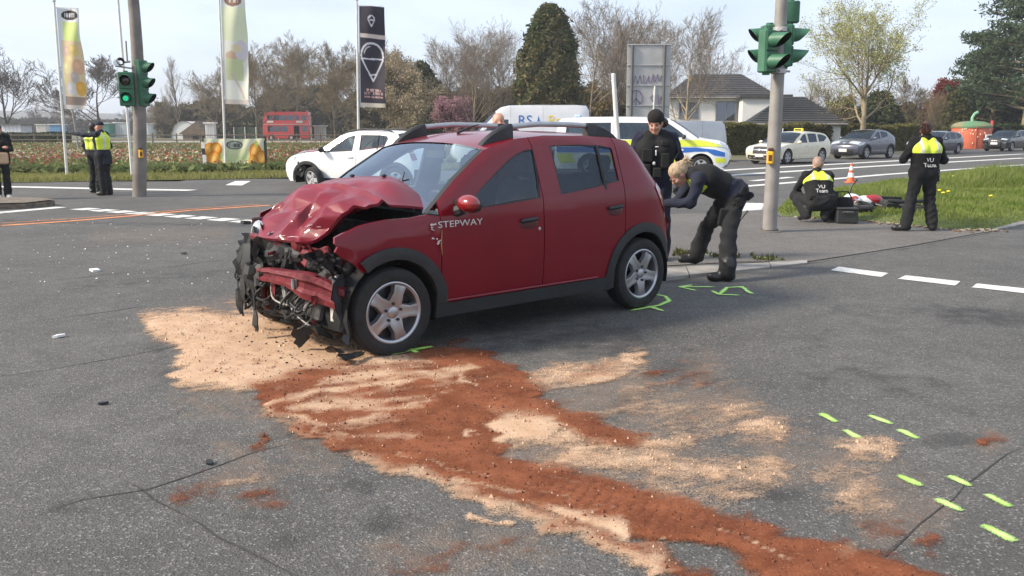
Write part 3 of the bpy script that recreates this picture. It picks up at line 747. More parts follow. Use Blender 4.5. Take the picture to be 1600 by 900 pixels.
SIL_CHR = [(-.66, .24, .10), (-.78, .36, .13), (-.82, .52, .14), (-.80, .68, .14), (-.70, .82, .12), (-.45, .92, .08), (-.1, .99, .06), (.28, 1.05, .05), (.70, 1.28, .07), (1.12, 1.47, .06), (1.5, 1.545, .04), (2.0, 1.545, .04), (2.45, 1.48, .04), (2.80, 1.34, .06), (3.05, 1.20, .07), (3.22, 1.08, .08), (3.30, .92, .09), (3.30, .62, .11), (3.30, .45, .11), (3.22, .28, .10)]
chr_ = dict(sil=SIL_CHR, W=.90, wb=2.64, r=.345, arch=.415, cuts=[.48, 1.5, 2.3], belt=(.98, 1.14), tumble=.40, seat=(1.4, 2.15), mirror=(.62, 1.08), clad=True, step=.13,
    holes=[[(.66, 1.06), (.95, 1.27), (1.22, 1.42), (1.44, 1.465), (1.42, 1.09)], [(1.58, 1.47), (1.95, 1.47), (2.20, 1.43), (2.42, 1.33), (2.30, 1.22), (1.57, 1.11)]],
    ribbons=[('front_bumper', 0, 4, 'body'), ('bonnet', 4, 7, 'body'), ('windscreen', 7, 9.3, 'clear'), ('roof', 9.3, 12.3, 'body'), ('rear_window', 12.3, 14, 'glass'), ('tailgate', 14, 17, 'body'), ('rear_bumper', 17, 19, 'body')],
    patches=[('headlamp', 3.6, 4.7, .36, .97, M_LAMP, True, .014), ('grille', 3.15, 3.5, -.5, .5, M_TRIM, False), ('lower_grille', .4, 2.2, -.72, .72, M_TRIM, False), ('number_plate', 1.5, 2.2, -.29, .29, M_PLATE, False, .016), ('emblem', 3.5, 3.9, -.09, .09, M_CHROME, False, .02), ('tail_lamp', 14.8, 16, .6, .98, M_TAIL, True)],
    side_patches=[('headlamp', [(-.74, .72), (-.40, .80), (-.26, .92), (-.50, .89), (-.72, .80)], M_LAMP)])
std_car('parked_car', 'slate grey crossover with headlights on, queued right behind the cream taxi', park(19.0, 48.7, .90, YR), YR, chr_, paint('slate grey paint', (.095, .10, .13), .3, .4), rimr=.235)
std_car('parked_car', 'dark blue estate car partly hidden by the officer standing on the verge', park(27.0, 57.6, .9, YR), YR, estate, paint('dark blue paint', (.022, .028, .05), .25, .3), rimr=.22)
SIL_SUV = [(-.68, .24, .10), (-.82, .36, .12), (-.86, .54, .12), (-.85, .74, .12), (-.76, .86, .12), (-.5, .94, .08), (-.1, .99, .05), (.38, 1.03, .05), (.82, 1.26, .07), (1.24, 1.46, .06), (1.7, 1.54, .04), (2.3, 1.54, .04), (2.9, 1.46, .04), (3.25, 1.3, .05), (3.45, 1.1, .07), (3.55, .9, .09), (3.58, .62, .10), (3.56, .42, .10), (3.48, .28, .10)]
suv = dict(sil=SIL_SUV, W=.94, wb=2.80, r=.355, arch=.42, cuts=[.55, 1.62, 2.45], belt=(1.0, 1.06), tumble=.38, seat=(1.5, 2.3), mirror=(.74, 1.07), step=.14,
    holes=[[(.80, 1.05), (1.10, 1.27), (1.34, 1.41), (1.56, 1.455), (1.54, 1.07)], [(1.70, 1.465), (2.1, 1.465), (2.40, 1.45), (2.36, 1.1), (1.68, 1.08)], [(2.5, 1.44), (2.85, 1.40), (3.08, 1.26), (2.9, 1.15), (2.48, 1.11)]],
    ribbons=[('front_bumper', 0, 4, 'body'), ('bonnet', 4, 7, 'body'), ('windscreen', 7, 9.2, 'clear'), ('roof', 9.2, 12.4, 'body'), ('rear_window', 12.4, 14, 'glass'), ('tailgate', 14, 16, 'body'), ('rear_bumper', 16, 18, 'body')],
    patches=[('headlamp', 3.5, 4.2, .52, .97, M_LAMP, True, .014), ('grille', 1.4, 3.7, -.5, .5, M_TRIM, False), ('number_plate', 1.9, 2.5, -.29, .29, M_PLATE, False, .02), ('air_intake', .6, 2.6, .66, .94, M_CHROME, True, .012), ('air_intake', .9, 2.2, .70, .88, M_TRIM, True, .02)],
    side_patches=[])
std_car('parked_car', 'black sports utility car with silver intakes, farthest right in the queue', park(36.6, 66.5, .94, YR), YR, suv, paint('black paint', (.012, .013, .017), .2, .2), rimr=.24)

# ------------------------------------------------------------------ vans
SIL_VITO = [(-.70, .30, .12), (-.86, .42, .16), (-.92, .60, .18), (-.90, .80, .18), (-.82, .98, .16), (-.60, 1.10, .12), (-.25, 1.18, .08), (.08, 1.25, .08), (.55, 1.58, .10), (.98, 1.86, .08), (1.3, 1.95, .05), (2.5, 1.98, .04), (4.0, 1.97, .04), (4.72, 1.94, .05), (4.84, 1.80, .06), (4.92, 1.3, .06), (4.96, .9, .07), (4.98, .6, .08), (4.95, .36, .08)]
M_PY = mat('reflective yellow foil', (.72, .80, .05), .35, var=.06, coat=.3)
M_PB = mat('reflective blue foil', (.02, .13, .48), .35, var=.1, coat=.3)
GL_VAN = glass_mat('van glass', (.25, .3, .31), .1)
vito = dict(sil=SIL_VITO, W=.97, wb=3.75, r=.345, arch=.43, cuts=[.52, 1.62, 2.95], belt=(1.15, 1.2), tumble=.13, seat=(1.45, 2.6), dashz=1.1, mirror=(.62, 1.30), step=.15, mirror_mat=M_TRIM, panel_names=['front_wing', 'front_door', 'sliding_door', 'rear_quarter'],
    holes=[[(.50, 1.32), (.80, 1.56), (1.10, 1.76), (1.54, 1.78), (1.54, 1.24)], [(1.72, 1.79), (2.86, 1.80), (2.86, 1.24), (1.72, 1.24)], [(3.05, 1.80), (4.55, 1.79), (4.62, 1.24), (3.05, 1.24)]],
    ribbons=[('front_bumper', 0, 4.5, 'body'), ('bonnet', 4.5, 7, 'body'), ('windscreen', 7, 9.2, 'clear'), ('roof', 9.2, 13, 'body'), ('rear_door', 13, 16, 'body'), ('rear_bumper', 16, 18, 'trim')],
    patches=[('headlamp', 3.4, 4.9, .62, .97, M_LAMP, True, .014), ('grille', 2.9, 4.1, -.5, .5, M_TRIM, False), ('lower_grille', .5, 1.8, -.8, .8, M_TRIM, False), ('number_plate', 2.0, 2.6, -.28, .28, M_PLATE, False, .016), ('emblem', 3.3, 3.8, -.08, .08, M_CHROME, False, .02)],
    side_patches=[('headlamp', [(-.84, .92), (-.50, 1.0), (-.34, 1.13), (-.56, 1.09), (-.82, .98)], M_LAMP)])
# police van: drives to the right, so its right flank (+y side) faces the camera
yaw_p = R(180 - 6)
pv, pc = std_car('police_van', 'white police van with yellow and blue stripes behind the red car', (6.5, 31.6, 0), yaw_p, vito, P_WHITE, glass=GL_VAN, rimr=.22, rim=mat('steel rim grey', (.5, .5, .5), .4, metal=.5))
for sg in (-1, 1):
    def band(nm, poly, m, off=.008): pc.panel(nm, poly, [], m, pv, off=off, thick=0, sg=sg)
    band('yellow_stripe', [(-.72, 1.0), (-.3, 1.16), (.1, 1.22), (4.9, 1.22), (4.9, 1.02), (.2, 1.0)], M_PY)
    band('blue_stripe', [(-.80, .80), (-.45, .90), (.2, .97), (4.9, .99), (4.9, .80), (3.4, .80), (.46, .80), (.2, .83), (-.2, .83), (-.44, .70), (-.80, .66)], M_PB)
    for a, b in ((.52, 1.4), (1.45, 2.3), (2.35, 3.25), (4.25, 4.9)): band('yellow_stripe' if int(a) % 2 == 0 else 'yellow_stripe', [(a, .44), (b - .12, .44), (b, .76), (a + .12, .76)], M_PY)
    band('yellow_stripe', [(-.82, .46), (-.50, .46), (-.46, .62), (-.84, .60)], M_PY)
    band('white_stripe', [(.6, .86), (2.4, .86), (2.4, .92), (.6, .92)], P_WHITE, .012)
for y in (-.45, .45):
    mb = MB(); mb.lathe([(.10, 0), (.10, .10), (.06, .15), (.001, .155)], 14, None, (1.55, y, 1.98)); mb.build('beacon', mat('blue beacon', (.03, .12, .7), .15, coat=1), pv)
mb = MB(); mb.box((4.2, 0, 2.03), (.22, 1.2, .09), None, .03); mb.build('rear_light_bar', mat('pale blue lens', (.45, .6, .85), .2), pv)

SIL_DUC = [(-.75, .32, .10), (-.88, .45, .14), (-.92, .65, .16), (-.90, .85, .16), (-.78, 1.06, .12), (-.35, 1.26, .08), (.05, 1.42, .08), (.40, 1.78, .10), (.78, 2.15, .10), (1.1, 2.42, .08), (1.4, 2.52, .05), (2.5, 2.56, .04), (4.2, 2.56, .04), (4.62, 2.52, .05), (4.72, 2.36, .05), (4.78, 1.6, .05), (4.80, .9, .06), (4.80, .36, .06)]
duc = dict(sil=SIL_DUC, W=1.0, wb=3.45, r=.345, arch=.43, cuts=[.35, 1.45, 2.8], belt=(1.3, 1.35), tumble=.10, seat=(1.2, 1.9), dashz=1.15, mirror=(.5, 1.45), step=.18, mirror_mat=M_TRIM, panel_names=['front_wing', 'front_door', 'sliding_door', 'rear_quarter'],
    holes=[[(.34, 1.50), (.62, 1.78), (.92, 1.98), (1.36, 1.98), (1.36, 1.38)]],
    ribbons=[('front_bumper', 0, 4.3, 'body'), ('bonnet', 4.3, 6, 'body'), ('windscreen', 6, 8.3, 'clear'), ('roof', 8.3, 13, 'body'), ('rear_door', 13, 15.6, 'body'), ('rear_bumper', 15.6, 17, 'trim')],
    patches=[('headlamp', 3.8, 5.0, .66, .97, M_LAMP, True, .014), ('grille', 2.6, 3.6, -.6, .6, M_TRIM, False), ('number_plate', 1.4, 2.0, -.28, .28, M_PLATE, False, .016)], side_patches=[])
P_VANW = paint('van white paint', (.74, .74, .75), .35, 0)
vn, vc = std_car('delivery_van', 'tall white delivery van with blue and yellow lettering behind the police van', (-1.55, 38.6, 0), R(3), duc, P_VANW, glass=GL_VAN, rimr=.2)
for txt, sx, col, sz in (('RS', 2.05, M_PB, .58), ('Bau', 3.42, mat('yellow letters', (.85, .62, .05), .5), .58)):
    text_on('lettering', txt, sz, Matrix.Translation((sx, -1.0, 1.93)) @ Matrix.Rotation(R(90), 4, 'X'), col, vn, fit=lambda p: Vector((p.x, -(float(vc.w(p.x, p.z)) + .012), p.z)))
vc.panel('logo_mark', [(2.52, 1.72), (2.70, 1.72), (2.61, 2.14)], [], M_PB, vn, off=.012, thick=0, sg=-1)
std_car('panel_van', 'plain silver grey van parked beyond the police van, in front of the house', (6.6, 46.5, 0), R(2), dict(vito, wb=3.0, sil=[(p[0] if p[0] < 3 else p[0] - .75, p[1], p[2]) for p in SIL_VITO], holes=[vito['holes'][0]]), paint('silver van paint', (.46, .47, .49), .35, .3), glass=GL_VAN)
# ================================================================== the wrecked red hatchback
HYAW = R(41.185)
HO = Vector((-1.3695, 6.6998, 0))
P_RED = mat('dark red paint car', (.17, .0035, .012), .28, metal=0, coat=.60, var=.10, vscale=2.5, spec=.16)
P_REDD = mat('scraped red sheet metal', (.20, .022, .03), .5, metal=.1, var=.5, vscale=18, bump=.3, bscale=40, col2=(.10, .010, .014))
M_METAL = mat('bare metal', (.30, .29, .28), .45, metal=.8, var=.4, vscale=20)
M_ENG = mat('engine parts', (.035, .034, .033), .6, metal=.3, var=.5, vscale=25, bump=.4, bscale=50)
M_WIREW = mat('pale cable', (.30, .29, .27), .6, var=.4, vscale=20)
SIL_RED = [(-.41, .867, 0), (-.24, .925, 0), (-.035, .955, 0), (.15, .955, .02), (.30, .975, .05), (.60, 1.20, .07), (.924, 1.403, .06), (1.05, 1.44, .05), (1.277, 1.488, .045), (1.577, 1.512, .04), (1.983, 1.508, .04), (2.372, 1.488, .04), (2.53, 1.462, .05), (2.60, 1.40, .06), (2.70, 1.25, .08), (2.79, 1.12, .09), (2.90, 1.02, .11), (2.97, .87, .13), (3.02, .70, .15), (3.07, .55, .16), (3.07, .40, .16), (3.02, .26, .14)]
holes_r = [[(.60, .985), (.80, 1.125), (.98, 1.24), (1.12, 1.325), (1.23, 1.375), (1.32, 1.40), (1.412, 1.408), (1.40, 1.20), (1.372, 1.035), (1.0, 1.005)], [(1.59, 1.432), (1.9, 1.437), (2.165, 1.428), (2.30, 1.405), (2.355, 1.37), (2.385, 1.30), (2.36, 1.20), (2.324, 1.135), (2.0, 1.09), (1.60, 1.05)]]
spec = dict(sil=SIL_RED, W=.865, wb=2.589, r=.312, tw=.205, arch=.375, holes=holes_r, cuts=[.40, 1.40, 2.345], belt=(.96, 1.09), tumble=.34, step=.055, nofront=True, ftap=0.02, flen=.4, rtap=.12, rlen=.55, edge=.03)
red = thing('wrecked_car', 'dark red hatchback with its front end torn open, standing on the spilled sand', 'car', HO, HYAW)
hc = Car(spec); P = hc.side_poly()
# side panels
fw_poly = clip_poly(P, .396, -1)
# ragged, torn front edge of the near wing
tip = [(-.41, .867), (-.425, .83), (-.40, .80), (-.415, .76), (-.385, .735), (-.33, .70), (-.29, .675)]
i0 = 0
fw_near = [p for p in fw_poly if not (p[0] < -.22 and p[1] < .66)]
fw_near = tip + [p for p in fw_near if p not in ((-.41, .867),)][::1] if False else None
arc_f = [(.375 * math.cos(t), .312 + .375 * math.sin(t)) for t in np.linspace(R(-10), R(128), 22)]
wing = tip + arc_f[::-1] + [(.396, .30), (.396, .955)] + [(.30, .970), (.15, .955), (-.035, .955), (-.24, .925)]
for sg in (-1, 1):
    Q = wing if sg < 0 else [p for p in ([(-.16, .90), (-.18, .80), (-.13, .70)] + arc_f[::-1][4:] + [(.396, .30), (.396, .955), (.30, .970), (.15, .955), (-.035, .94)])]
    o = hc.panel('front_wing', Q, [], P_RED, red, sg=sg, thick=.02)
    for v in o.data.vertices:     # buckled metal: dents towards the torn edge and at the door gap
        k = max(0, min(1, (-.02 - v.co.x) / .35)); q = float(NZ.fbm(v.co.x * 7, v.co.z * 7 + sg)) - .5
        v.co.y -= sg * (k * .05 + .07 * k * q); v.co.z += .03 * k * q
        k2 = math.exp(-((v.co.x - .36) / .07) ** 2) * (1 if v.co.z > .6 else .2); v.co.y += sg * (float(NZ.fbm(v.co.x * 16, v.co.z * 12)) - .42) * .05 * k2
    for a, b, nm, hh in ((.404, 1.396, 'front_door', holes_r[:1]), (1.404, 2.341, 'rear_door', holes_r[1:]), (2.349, 99, 'rear_quarter', [])):
        Q = clip_poly(clip_poly(P, a, 1), b, -1)
        if nm == 'rear_quarter': hh = []
        if nm == 'rear_door':
            hh = [clip_poly(holes_r[1], 2.30, -1)]
        d = hc.panel(nm, Q, hh, P_RED, red, sg=sg)
        if nm != 'rear_quarter':
            hx, hz = ((1.237, .863) if nm == 'front_door' else (2.215, .905))
            y = float(hc.w(hx, hz))
            mb = MB(); mb.box((hx, sg * (y + .014), hz + .012), (.185, .035, .034), rotm('Y', -4), .014); mb.build('door_handle', M_TRIM, d)
            mb = MB(); mb.ball((hx, sg * (y + .0005), hz - .018), (.095, .006, .045), 16, 8); mb.build('handle_recess_shade', paint('recess shade red', (.07, .004, .008)), d)  # darker red ellipse paints the shade of the hollow behind the handle
            if nm == 'front_door':
                mb = MB(); mb.lathe([(.014, 0), (.014, .008), (.001, .009)], 12, Matrix.Rotation(R(90 if sg < 0 else -90), 3, 'X'), (1.345, sg * y, .80)); mb.build('lock', M_CHROME, d)
    # door crease line and lower moulding
    hc.panel('sill', [(.41, .225), (2.16, .225), (2.18, .27), (2.14, .33), (.43, .325)], [], M_TRIM, red, off=.012, sg=sg)
    mb = MB(); mb.tube([(s_, sg * (float(hc.w(s_, .34)) + .008), .342) for s_ in np.linspace(.42, 2.02, 9)], .009, 6); mb.build('sill_trim', P_RED, red)
for S_, a0, a1 in ((0, 2, 126), (2.589, -4, 193)): hc.arch_ring('wheel_arch', S_, red, M_TRIM, .372, .455, .014, a0, a1)
# extra lower cladding behind the front wheel and before/after the rear wheel
for sg in (-1, 1):
    hc.panel('mud_guard', [(.355, .225), (.44, .225), (.455, .40), (.425, .50), (.36, .44)], [], M_TRIM, red, off=.013, sg=sg)
    hc.panel('mud_guard', [(2.06, .225), (2.24, .225), (2.22, .44), (2.14, .36)], [], M_TRIM, red, off=.013, sg=sg)
for i, h in enumerate(holes_r):
    hc.window(h, red, GL_SIDE if i == 0 else glass_mat('rear side glass', (.70, .80, .85), .055), split=2.125 if i == 1 else None, inset=.016)
# glass and top skin
hc.ribbon('window_surround', 4, 6.1, M_TRIM, red, v=np.array([-1, -.975, -.95]), off=.001); hc.ribbon('window_surround', 4, 6.1, M_TRIM, red, v=np.array([.95, .975, 1]), off=.001)
hc.ribbon('windscreen', 4.0, 6.15, glass_mat('windscreen glass', (.84, .93, .90), .27, blend=.22, top=.9), red, v=np.linspace(-.955, .955, 15), off=-.006, n=10)
hc.ribbon('roof', 6.1, 12.6, P_RED, red, n=24, v=np.linspace(-1, 1, 17))
hc.ribbon('window_surround', 12.6, 16, M_TRIM, red, v=np.array([-1, -.965, -.93]), off=.001); hc.ribbon('window_surround', 12.6, 16, M_TRIM, red, v=np.array([.93, .965, 1]), off=.001)
hc.ribbon('rear_window', 12.6, 15.6, GL_DARK, red, v=np.linspace(-.935, .935, 11), off=-.006)
hc.ribbon('tailgate', 15.6, 18.4, P_RED, red); hc.ribbon('rear_bumper', 18.4, 21, M_TRIM, red)
hc.patch('tail_lamp', 14.9, 17.3, .80, .995, M_TAIL, red, both=True, off=.012)
for sg in (-1, 1): hc.panel('tail_lamp', [(2.80, 1.10), (2.88, 1.03), (2.93, .97), (2.95, .88), (2.93, .83), (2.87, .90), (2.82, .98), (2.765, 1.06)], [], M_TAIL, red, off=.008, sg=sg)
hc.patch('number_plate', 17.2, 18.0, -.26, .26, M_PLATE, red, off=.012)
# hanging torn bumper skin at the near rear corner
mb = MB(); rows = []
for i in range(10):
    z = .80 - i * .052; rows.append([(3.075 + .012 * math.sin(i * 2.1) + .014 * j + .02 * float(NZ(i * .9, j * 2.)), -.62 - .028 * j + .03 * float(NZ(i * .8, 4 + j)), z - .015 * j) for j in range(4)])
mb.grid(rows); mb.build('torn_bumper_skin', P_REDD, red)
# roof rails
for sg in (-1, 1):
    def rp(S, up): return Vector((S, sg * .575, float(np.interp(S, [p[0] for p in SIL_RED[5:13]], [p[1] for p in SIL_RED[5:13]])) + .012 + up))
    for a, b, tall in ((.98, 1.30, 1), (2.14, 2.50, -1)):
        mb = MB(); rows = []
        for k in range(9):
            f = k / 8; S = a + (b - a) * f; hgt = .098 * (math.sin(min(1, (f if tall > 0 else 1 - f) * 1.15) * math.pi / 2) ** .8) + .004
            c0 = rp(S, 0); rows.append([c0 + Vector((0, -.034, -.02)), c0 + Vector((0, -.030, hgt * .8)), c0 + Vector((0, -.012, hgt)), c0 + Vector((0, .012, hgt)), c0 + Vector((0, .030, hgt * .8)), c0 + Vector((0, .034, -.02))])
        mb.grid(rows); e = rows[-1] if tall > 0 else rows[0]; mb.add(e, [tuple(range(6))]); mb.build('rail_foot', M_TRIM, red)
    mb = MB(); mb.tube([rp(S, .078) for S in np.linspace(1.27, 2.18, 9)], .017, 8, flat=1.3); mb.build('roof_rail', mat('satin rail', (.45, .45, .46), .35, metal=.8), red)
mb = MB(); mb.tube([(1.22, 0, 1.53), (1.36, 0, 1.58), (1.45, 0, 1.60)], [.012, .007, .004], 6); mb.build('aerial', M_TRIM, red)
# mirrors
for sg in (-1, 1):
    y = float(hc.w(.5, 1.0)); o = MB(); M = rotm('Z', 8 * sg)
    o.ball((.545, sg * (y + .14), 1.045), (.075, .112, .064), 18, 12, M); ob = o.build('wing_mirror', mat('mirror red', (.24, .008, .010), .25, metal=.1, coat=1), red)
    o = MB(); o.ball((.575, sg * (y + .135), 1.035), (.069, .109, .061), 16, 10, M); o.tube([(.55, sg * (y - .05), .97), (.56, sg * (y + .06), 1.0)], [.05, .04], 8); o.box((.60, sg * (y - .012), 1.02), (.13, .03, .10), None, .012); o.build('mirror_housing', M_TRIM, ob)
# door lettering
for sg in (-1,):
    text_on('lettering', 'STEPWAY', .088, Matrix.Translation((.575, -.86, .893)) @ Matrix.Rotation(R(90), 4, 'X') @ Matrix.Diagonal((1.06, .74, 1, 1)), mat('silver letters', (.62, .62, .63), .3, metal=.6), red, fit=lambda p: Vector((p.x, -(float(hc.w(p.x, p.z)) + .004), p.z)))
# wheels, cabin
hc.wells(red)
tm_, rm_ = wheel_meshes('red', .312, .205, .218, 5, 1.05)
for S_, sg, rot in ((0, -1, (0, .33, R(-3))), (0, 1, (R(3), .8, R(185))), (2.589, -1, (0, .55, 0)), (2.589, 1, (0, 1.8, math.pi))):
    o = link('wheel', tm_, red); o.location = (S_, sg * .762, .312); o.rotation_euler = rot; link('rim', rm_, o)
hc.seats(red, [(1.22, -.36, .50), (1.22, .36, .50), (2.10, 0, 1.28)], .47); hc.dash(red, .50, .93)
mb = MB(); mb.box((1.3, 0, .36), (1.9, 1.5, .05)); mb.build('cabin_floor', M_UNDER, red)
mb = MB(); mb.box((.36, 0, .70), (.06, 1.46, .56), rotm('Y', -6)); mb.build('bulkhead', M_ENG, red)
mb = MB(); mb.box((1.0, 0, 1.36), (.03, .25, .07), None, .01); mb.build('rear_view_mirror', M_TRIM, red)
mb = MB(); rows = [[(.70 + .05 * math.sin(i * .9) - .02 * j, -.36 + .24 * math.sin(i * .35 - 1) + .02 * j, .95 - .05 * j + .02 * math.sin(i)) for j in range(7)] for i in range(7)]; mb.grid(rows); mb.build('airbag', mat('airbag cloth', (.6, .6, .58), .9, bump=.4), red)
for sg in (-1, 1):   # inner door cards
    hc.panel('door_card', [(.42, .34), (2.30, .34), (2.30, 1.05), (1.40, 1.0), (.55, .96), (.42, .93)], [], M_SEAT, red, off=-.07, thick=0, sg=sg)
# wipers
for y0, y1 in ((-.55, -.05), (.0, .5)):
    mb = MB(); mb.tube([hc.rib(4.15, -y0 / .8, .02), hc.rib(4.55, -(y0 + y1) / 1.6, .025), hc.rib(4.35, -y1 / .8, .02)], [.010, .007, .006], 5); mb.build('wiper', M_TRIM, red)
mb = MB(); mb.tube([(.42, -.28, 1.02), (.50, -.27, 1.24)], [.010, .006], 5); mb.build('raised_wiper', M_TRIM, red)

# ---- bonnet, folded and torn
ctl = [[(.44, .73, 1.00), (.40, .46, 1.155), (.45, .2, 1.20), (.48, 0, 1.20), (.43, -.3, 1.19), (.30, -.60, 1.14), (.24, -.73, 1.05)],
       [(.18, .735, 1.035), (.24, .44, 1.185), (.24, .2, 1.18), (.26, 0, 1.19), (.22, -.3, 1.165), (.12, -.6, 1.075), (.06, -.73, .98)],
       [(-.06, .72, 1.055), (-.02, .45, 1.10), (.03, .2, 1.125), (.03, 0, 1.135), (.0, -.3, 1.12), (-.06, -.60, 1.0), (-.08, -.72, .91)],
       [(-.19, .67, 1.02), (-.19, .42, 1.015), (-.17, .2, 1.04), (-.14, 0, 1.055), (-.14, -.3, 1.035), (-.16, -.58, .925), (-.18, -.70, .84)],
       [(-.25, .60, .965), (-.29, .39, .90), (-.31, .18, .915), (-.30, 0, .92), (-.29, -.3, .90), (-.25, -.57, .83), (-.21, -.69, .80)],
       [(-.285, .54, .91), (-.345, .355, .79), (-.425, .15, .785), (-.45, -.02, .785), (-.42, -.3, .77), (-.30, -.57, .755), (-.235, -.67, .765)]]
C_ = np.array(ctl); nu, nv = 80, 92
def spl(A, n):   # resample control rows along axis 0 with Catmull-Rom
    t = np.linspace(0, len(A) - 1, n); out = []
    for x in t:
        i = min(int(x), len(A) - 2); f = x - i; p0, p1, p2, p3 = A[max(i - 1, 0)], A[i], A[i + 1], A[min(i + 2, len(A) - 1)]
        out.append(.5 * (2 * p1 + (p2 - p0) * f + (2 * p0 - 5 * p1 + 4 * p2 - p3) * f * f + (3 * p1 - p0 - 3 * p2 + p3) * f ** 3))
    return np.array(out)
Gd = spl(C_, nu); Gd = np.transpose(spl(np.transpose(Gd, (1, 0, 2)), nv), (1, 0, 2))
aa, bb = np.meshgrid(np.linspace(0, 1, nu), np.linspace(0, 1, nv), indexing='ij')
rs = np.random.RandomState(5)
# folds: a mesh of flat facets (nearest-plane of scattered seeds) gives crisp creases
seeds = np.stack([rs.uniform(.40, 1.05, 30), rs.uniform(0, 1, 30)], 1); hgt = rs.uniform(-1, 1, 30); gr = rs.uniform(-1, 1, (30, 2)) * 5.5
d = np.hypot((aa[..., None] - seeds[:, 0]) * 1.0, bb[..., None] - seeds[:, 1]); i1 = np.argsort(d, -1)[..., :3]
wt = 1 / (np.take_along_axis(d, i1, -1) + .004) ** 9.0; wt /= wt.sum(-1, keepdims=True)
pl = hgt[i1] + gr[i1, 0] * (aa[..., None] - seeds[i1, 0]) + gr[i1, 1] * (bb[..., None] - seeds[i1, 1])
pa = []
for q_ in np.linspace(0, .34, 4): pa += [(q_, b_) for b_ in np.linspace(-.02, 1.02, 6)]
for q_ in np.linspace(.42, 1.06, 7): pa += [(q_ + rs.uniform(-.04, .04), b_ + rs.uniform(-.06, .06)) for b_ in np.linspace(-.05, 1.05, 10)]
hv_ = np.where(np.arange(len(pa)) % 2 == 0, 1, -1) * rs.uniform(.25, 1, len(pa))
Vt, _, Ft, *_r = delaunay_2d_cdt([Vector(p) for p in pa], [], [], 0, 1e-7); fac = np.zeros(aa.shape)
for f3 in Ft:
    P3 = [Vt[i] for i in f3]; den = (P3[1].y - P3[2].y) * (P3[0].x - P3[2].x) + (P3[2].x - P3[1].x) * (P3[0].y - P3[2].y)
    if abs(den) < 1e-9: continue
    l0 = ((P3[1].y - P3[2].y) * (aa - P3[2].x) + (P3[2].x - P3[1].x) * (bb - P3[2].y)) / den; l1 = ((P3[2].y - P3[0].y) * (aa - P3[2].x) + (P3[0].x - P3[2].x) * (bb - P3[2].y)) / den; l2 = 1 - l0 - l1
    k3 = (l0 >= -1e-6) & (l1 >= -1e-6) & (l2 >= -1e-6); fac[k3] = (l0 * hv_[f3[0]] + l1 * hv_[f3[1]] + l2 * hv_[f3[2]])[k3]
for _k in range(1):
    fp = np.pad(fac, 1, mode='edge'); fac = .5 * fac + .125 * (fp[:-2, 1:-1] + fp[2:, 1:-1] + fp[1:-1, :-2] + fp[1:-1, 2:])
amp = np.interp(aa, [0, .25, .40, .55, .75, .95, 1], [0, .004, .018, .046, .058, .048, .014])
Gd[..., 0] -= fac * amp * .75; Gd[..., 2] += fac * amp * .55
ridge = .034 * np.exp(-((aa - .40 - .12 * (bb - .5)) / .022) ** 2) * (1 - .4 * bb); Gd[..., 2] += ridge   # the long fold across
dent = .030 * np.exp(-((aa - .30) / .06) ** 2 - ((bb - .22) / .13) ** 2); Gd[..., 2] -= dent
mb = MB(); mb.grid([[(p[0], -p[1], p[2]) for p in row] for row in Gd])
low = Gd + np.array([.012, 0, -.018]); 
mb.grid([[(p[0], -p[1], p[2]) for p in row] for row in low[:, ::-1]])
edge = [(0, j) for j in range(nv)] + [(i, nv - 1) for i in range(1, nu)] + [(nu - 1, j) for j in range(nv - 2, -1, -1)] + [(i, 0) for i in range(nu - 2, -1, -1)]
mb.grid([[(Gd[i, j][0], -Gd[i, j][1], Gd[i, j][2]) for i, j in edge], [(low[i, j][0], -low[i, j][1], low[i, j][2]) for i, j in edge]])
bon = mb.build('crumpled_bonnet', mat('dusty bonnet red', (.17, .010, .022), .42, coat=.30, var=.16, vscale=5, spec=.25), red, ang=22)
for a_, b_ in ((.07, .40), (.07, .66)):
    i, j = int(a_ * nu), int(b_ * nv); p = Gd[i, j]; mb = MB(); mb.box((p[0], -p[1], p[2] + .012), (.04, .03, .022), None, .008); mb.build('washer_jet', M_TRIM, bon)
# scratches of bare metal on the folded nose
for k in range(7):
    mb = MB(); i, j = rs.randint(58, 76), rs.randint(14, 54); p = Gd[i, j]; q = Gd[min(i + rs.randint(0, 4), nu - 1), min(j + rs.randint(3, 12), nv - 1)]
    a_, b_ = Vector((p[0] - .006, -p[1], p[2] + .006)), Vector((q[0] - .006, -q[1], q[2] + .006)); mb.tube([a_, a_.lerp(b_, .5) + Vector((-.006, 0, .004)), b_], [.001, .0028, .001], 4)
    mb.build('scratch', mat('bare scratch', (.62, .50, .50), .5), bon)

# ---- engine bay and the torn front
def eb(name, parts, m, **k):
    mb = MB()
    for p in parts:
        if p[0] == 'b': mb.box(p[1], p[2], (p[3] if len(p) > 3 else None), .012)
        elif p[0] == 't': mb.tube(p[1], p[2], p[3] if len(p) > 3 else 7)
        elif p[0] == 'l': mb.lathe(p[1], 18, p[2], p[3])
        elif p[0] == 's': mb.ball(p[1], p[2], 12, 8, p[3] if len(p) > 3 else None)
    return mb.build(name, m, red, **k)
RX, RY_, RZ_ = (lambda a: rotm('X', a)), (lambda a: rotm('Y', a)), (lambda a: rotm('Z', a))
eb('engine_block', [('b', (.05, .05, .62), (.42, .78, .42)), ('b', (.0, -.1, .86), (.30, .5, .10), RY_(6)), ('b', (-.12, .35, .66), (.22, .28, .34)), ('b', (.12, -.50, .72), (.30, .20, .26)), ('s', (-.12, -.42, .60), (.10, .10, .10))], M_ENG)
eb('battery', [('b', (.10, -.62, .80), (.24, .17, .18)), ('b', (.10, -.62, .90), (.22, .15, .025))], M_TRIM)
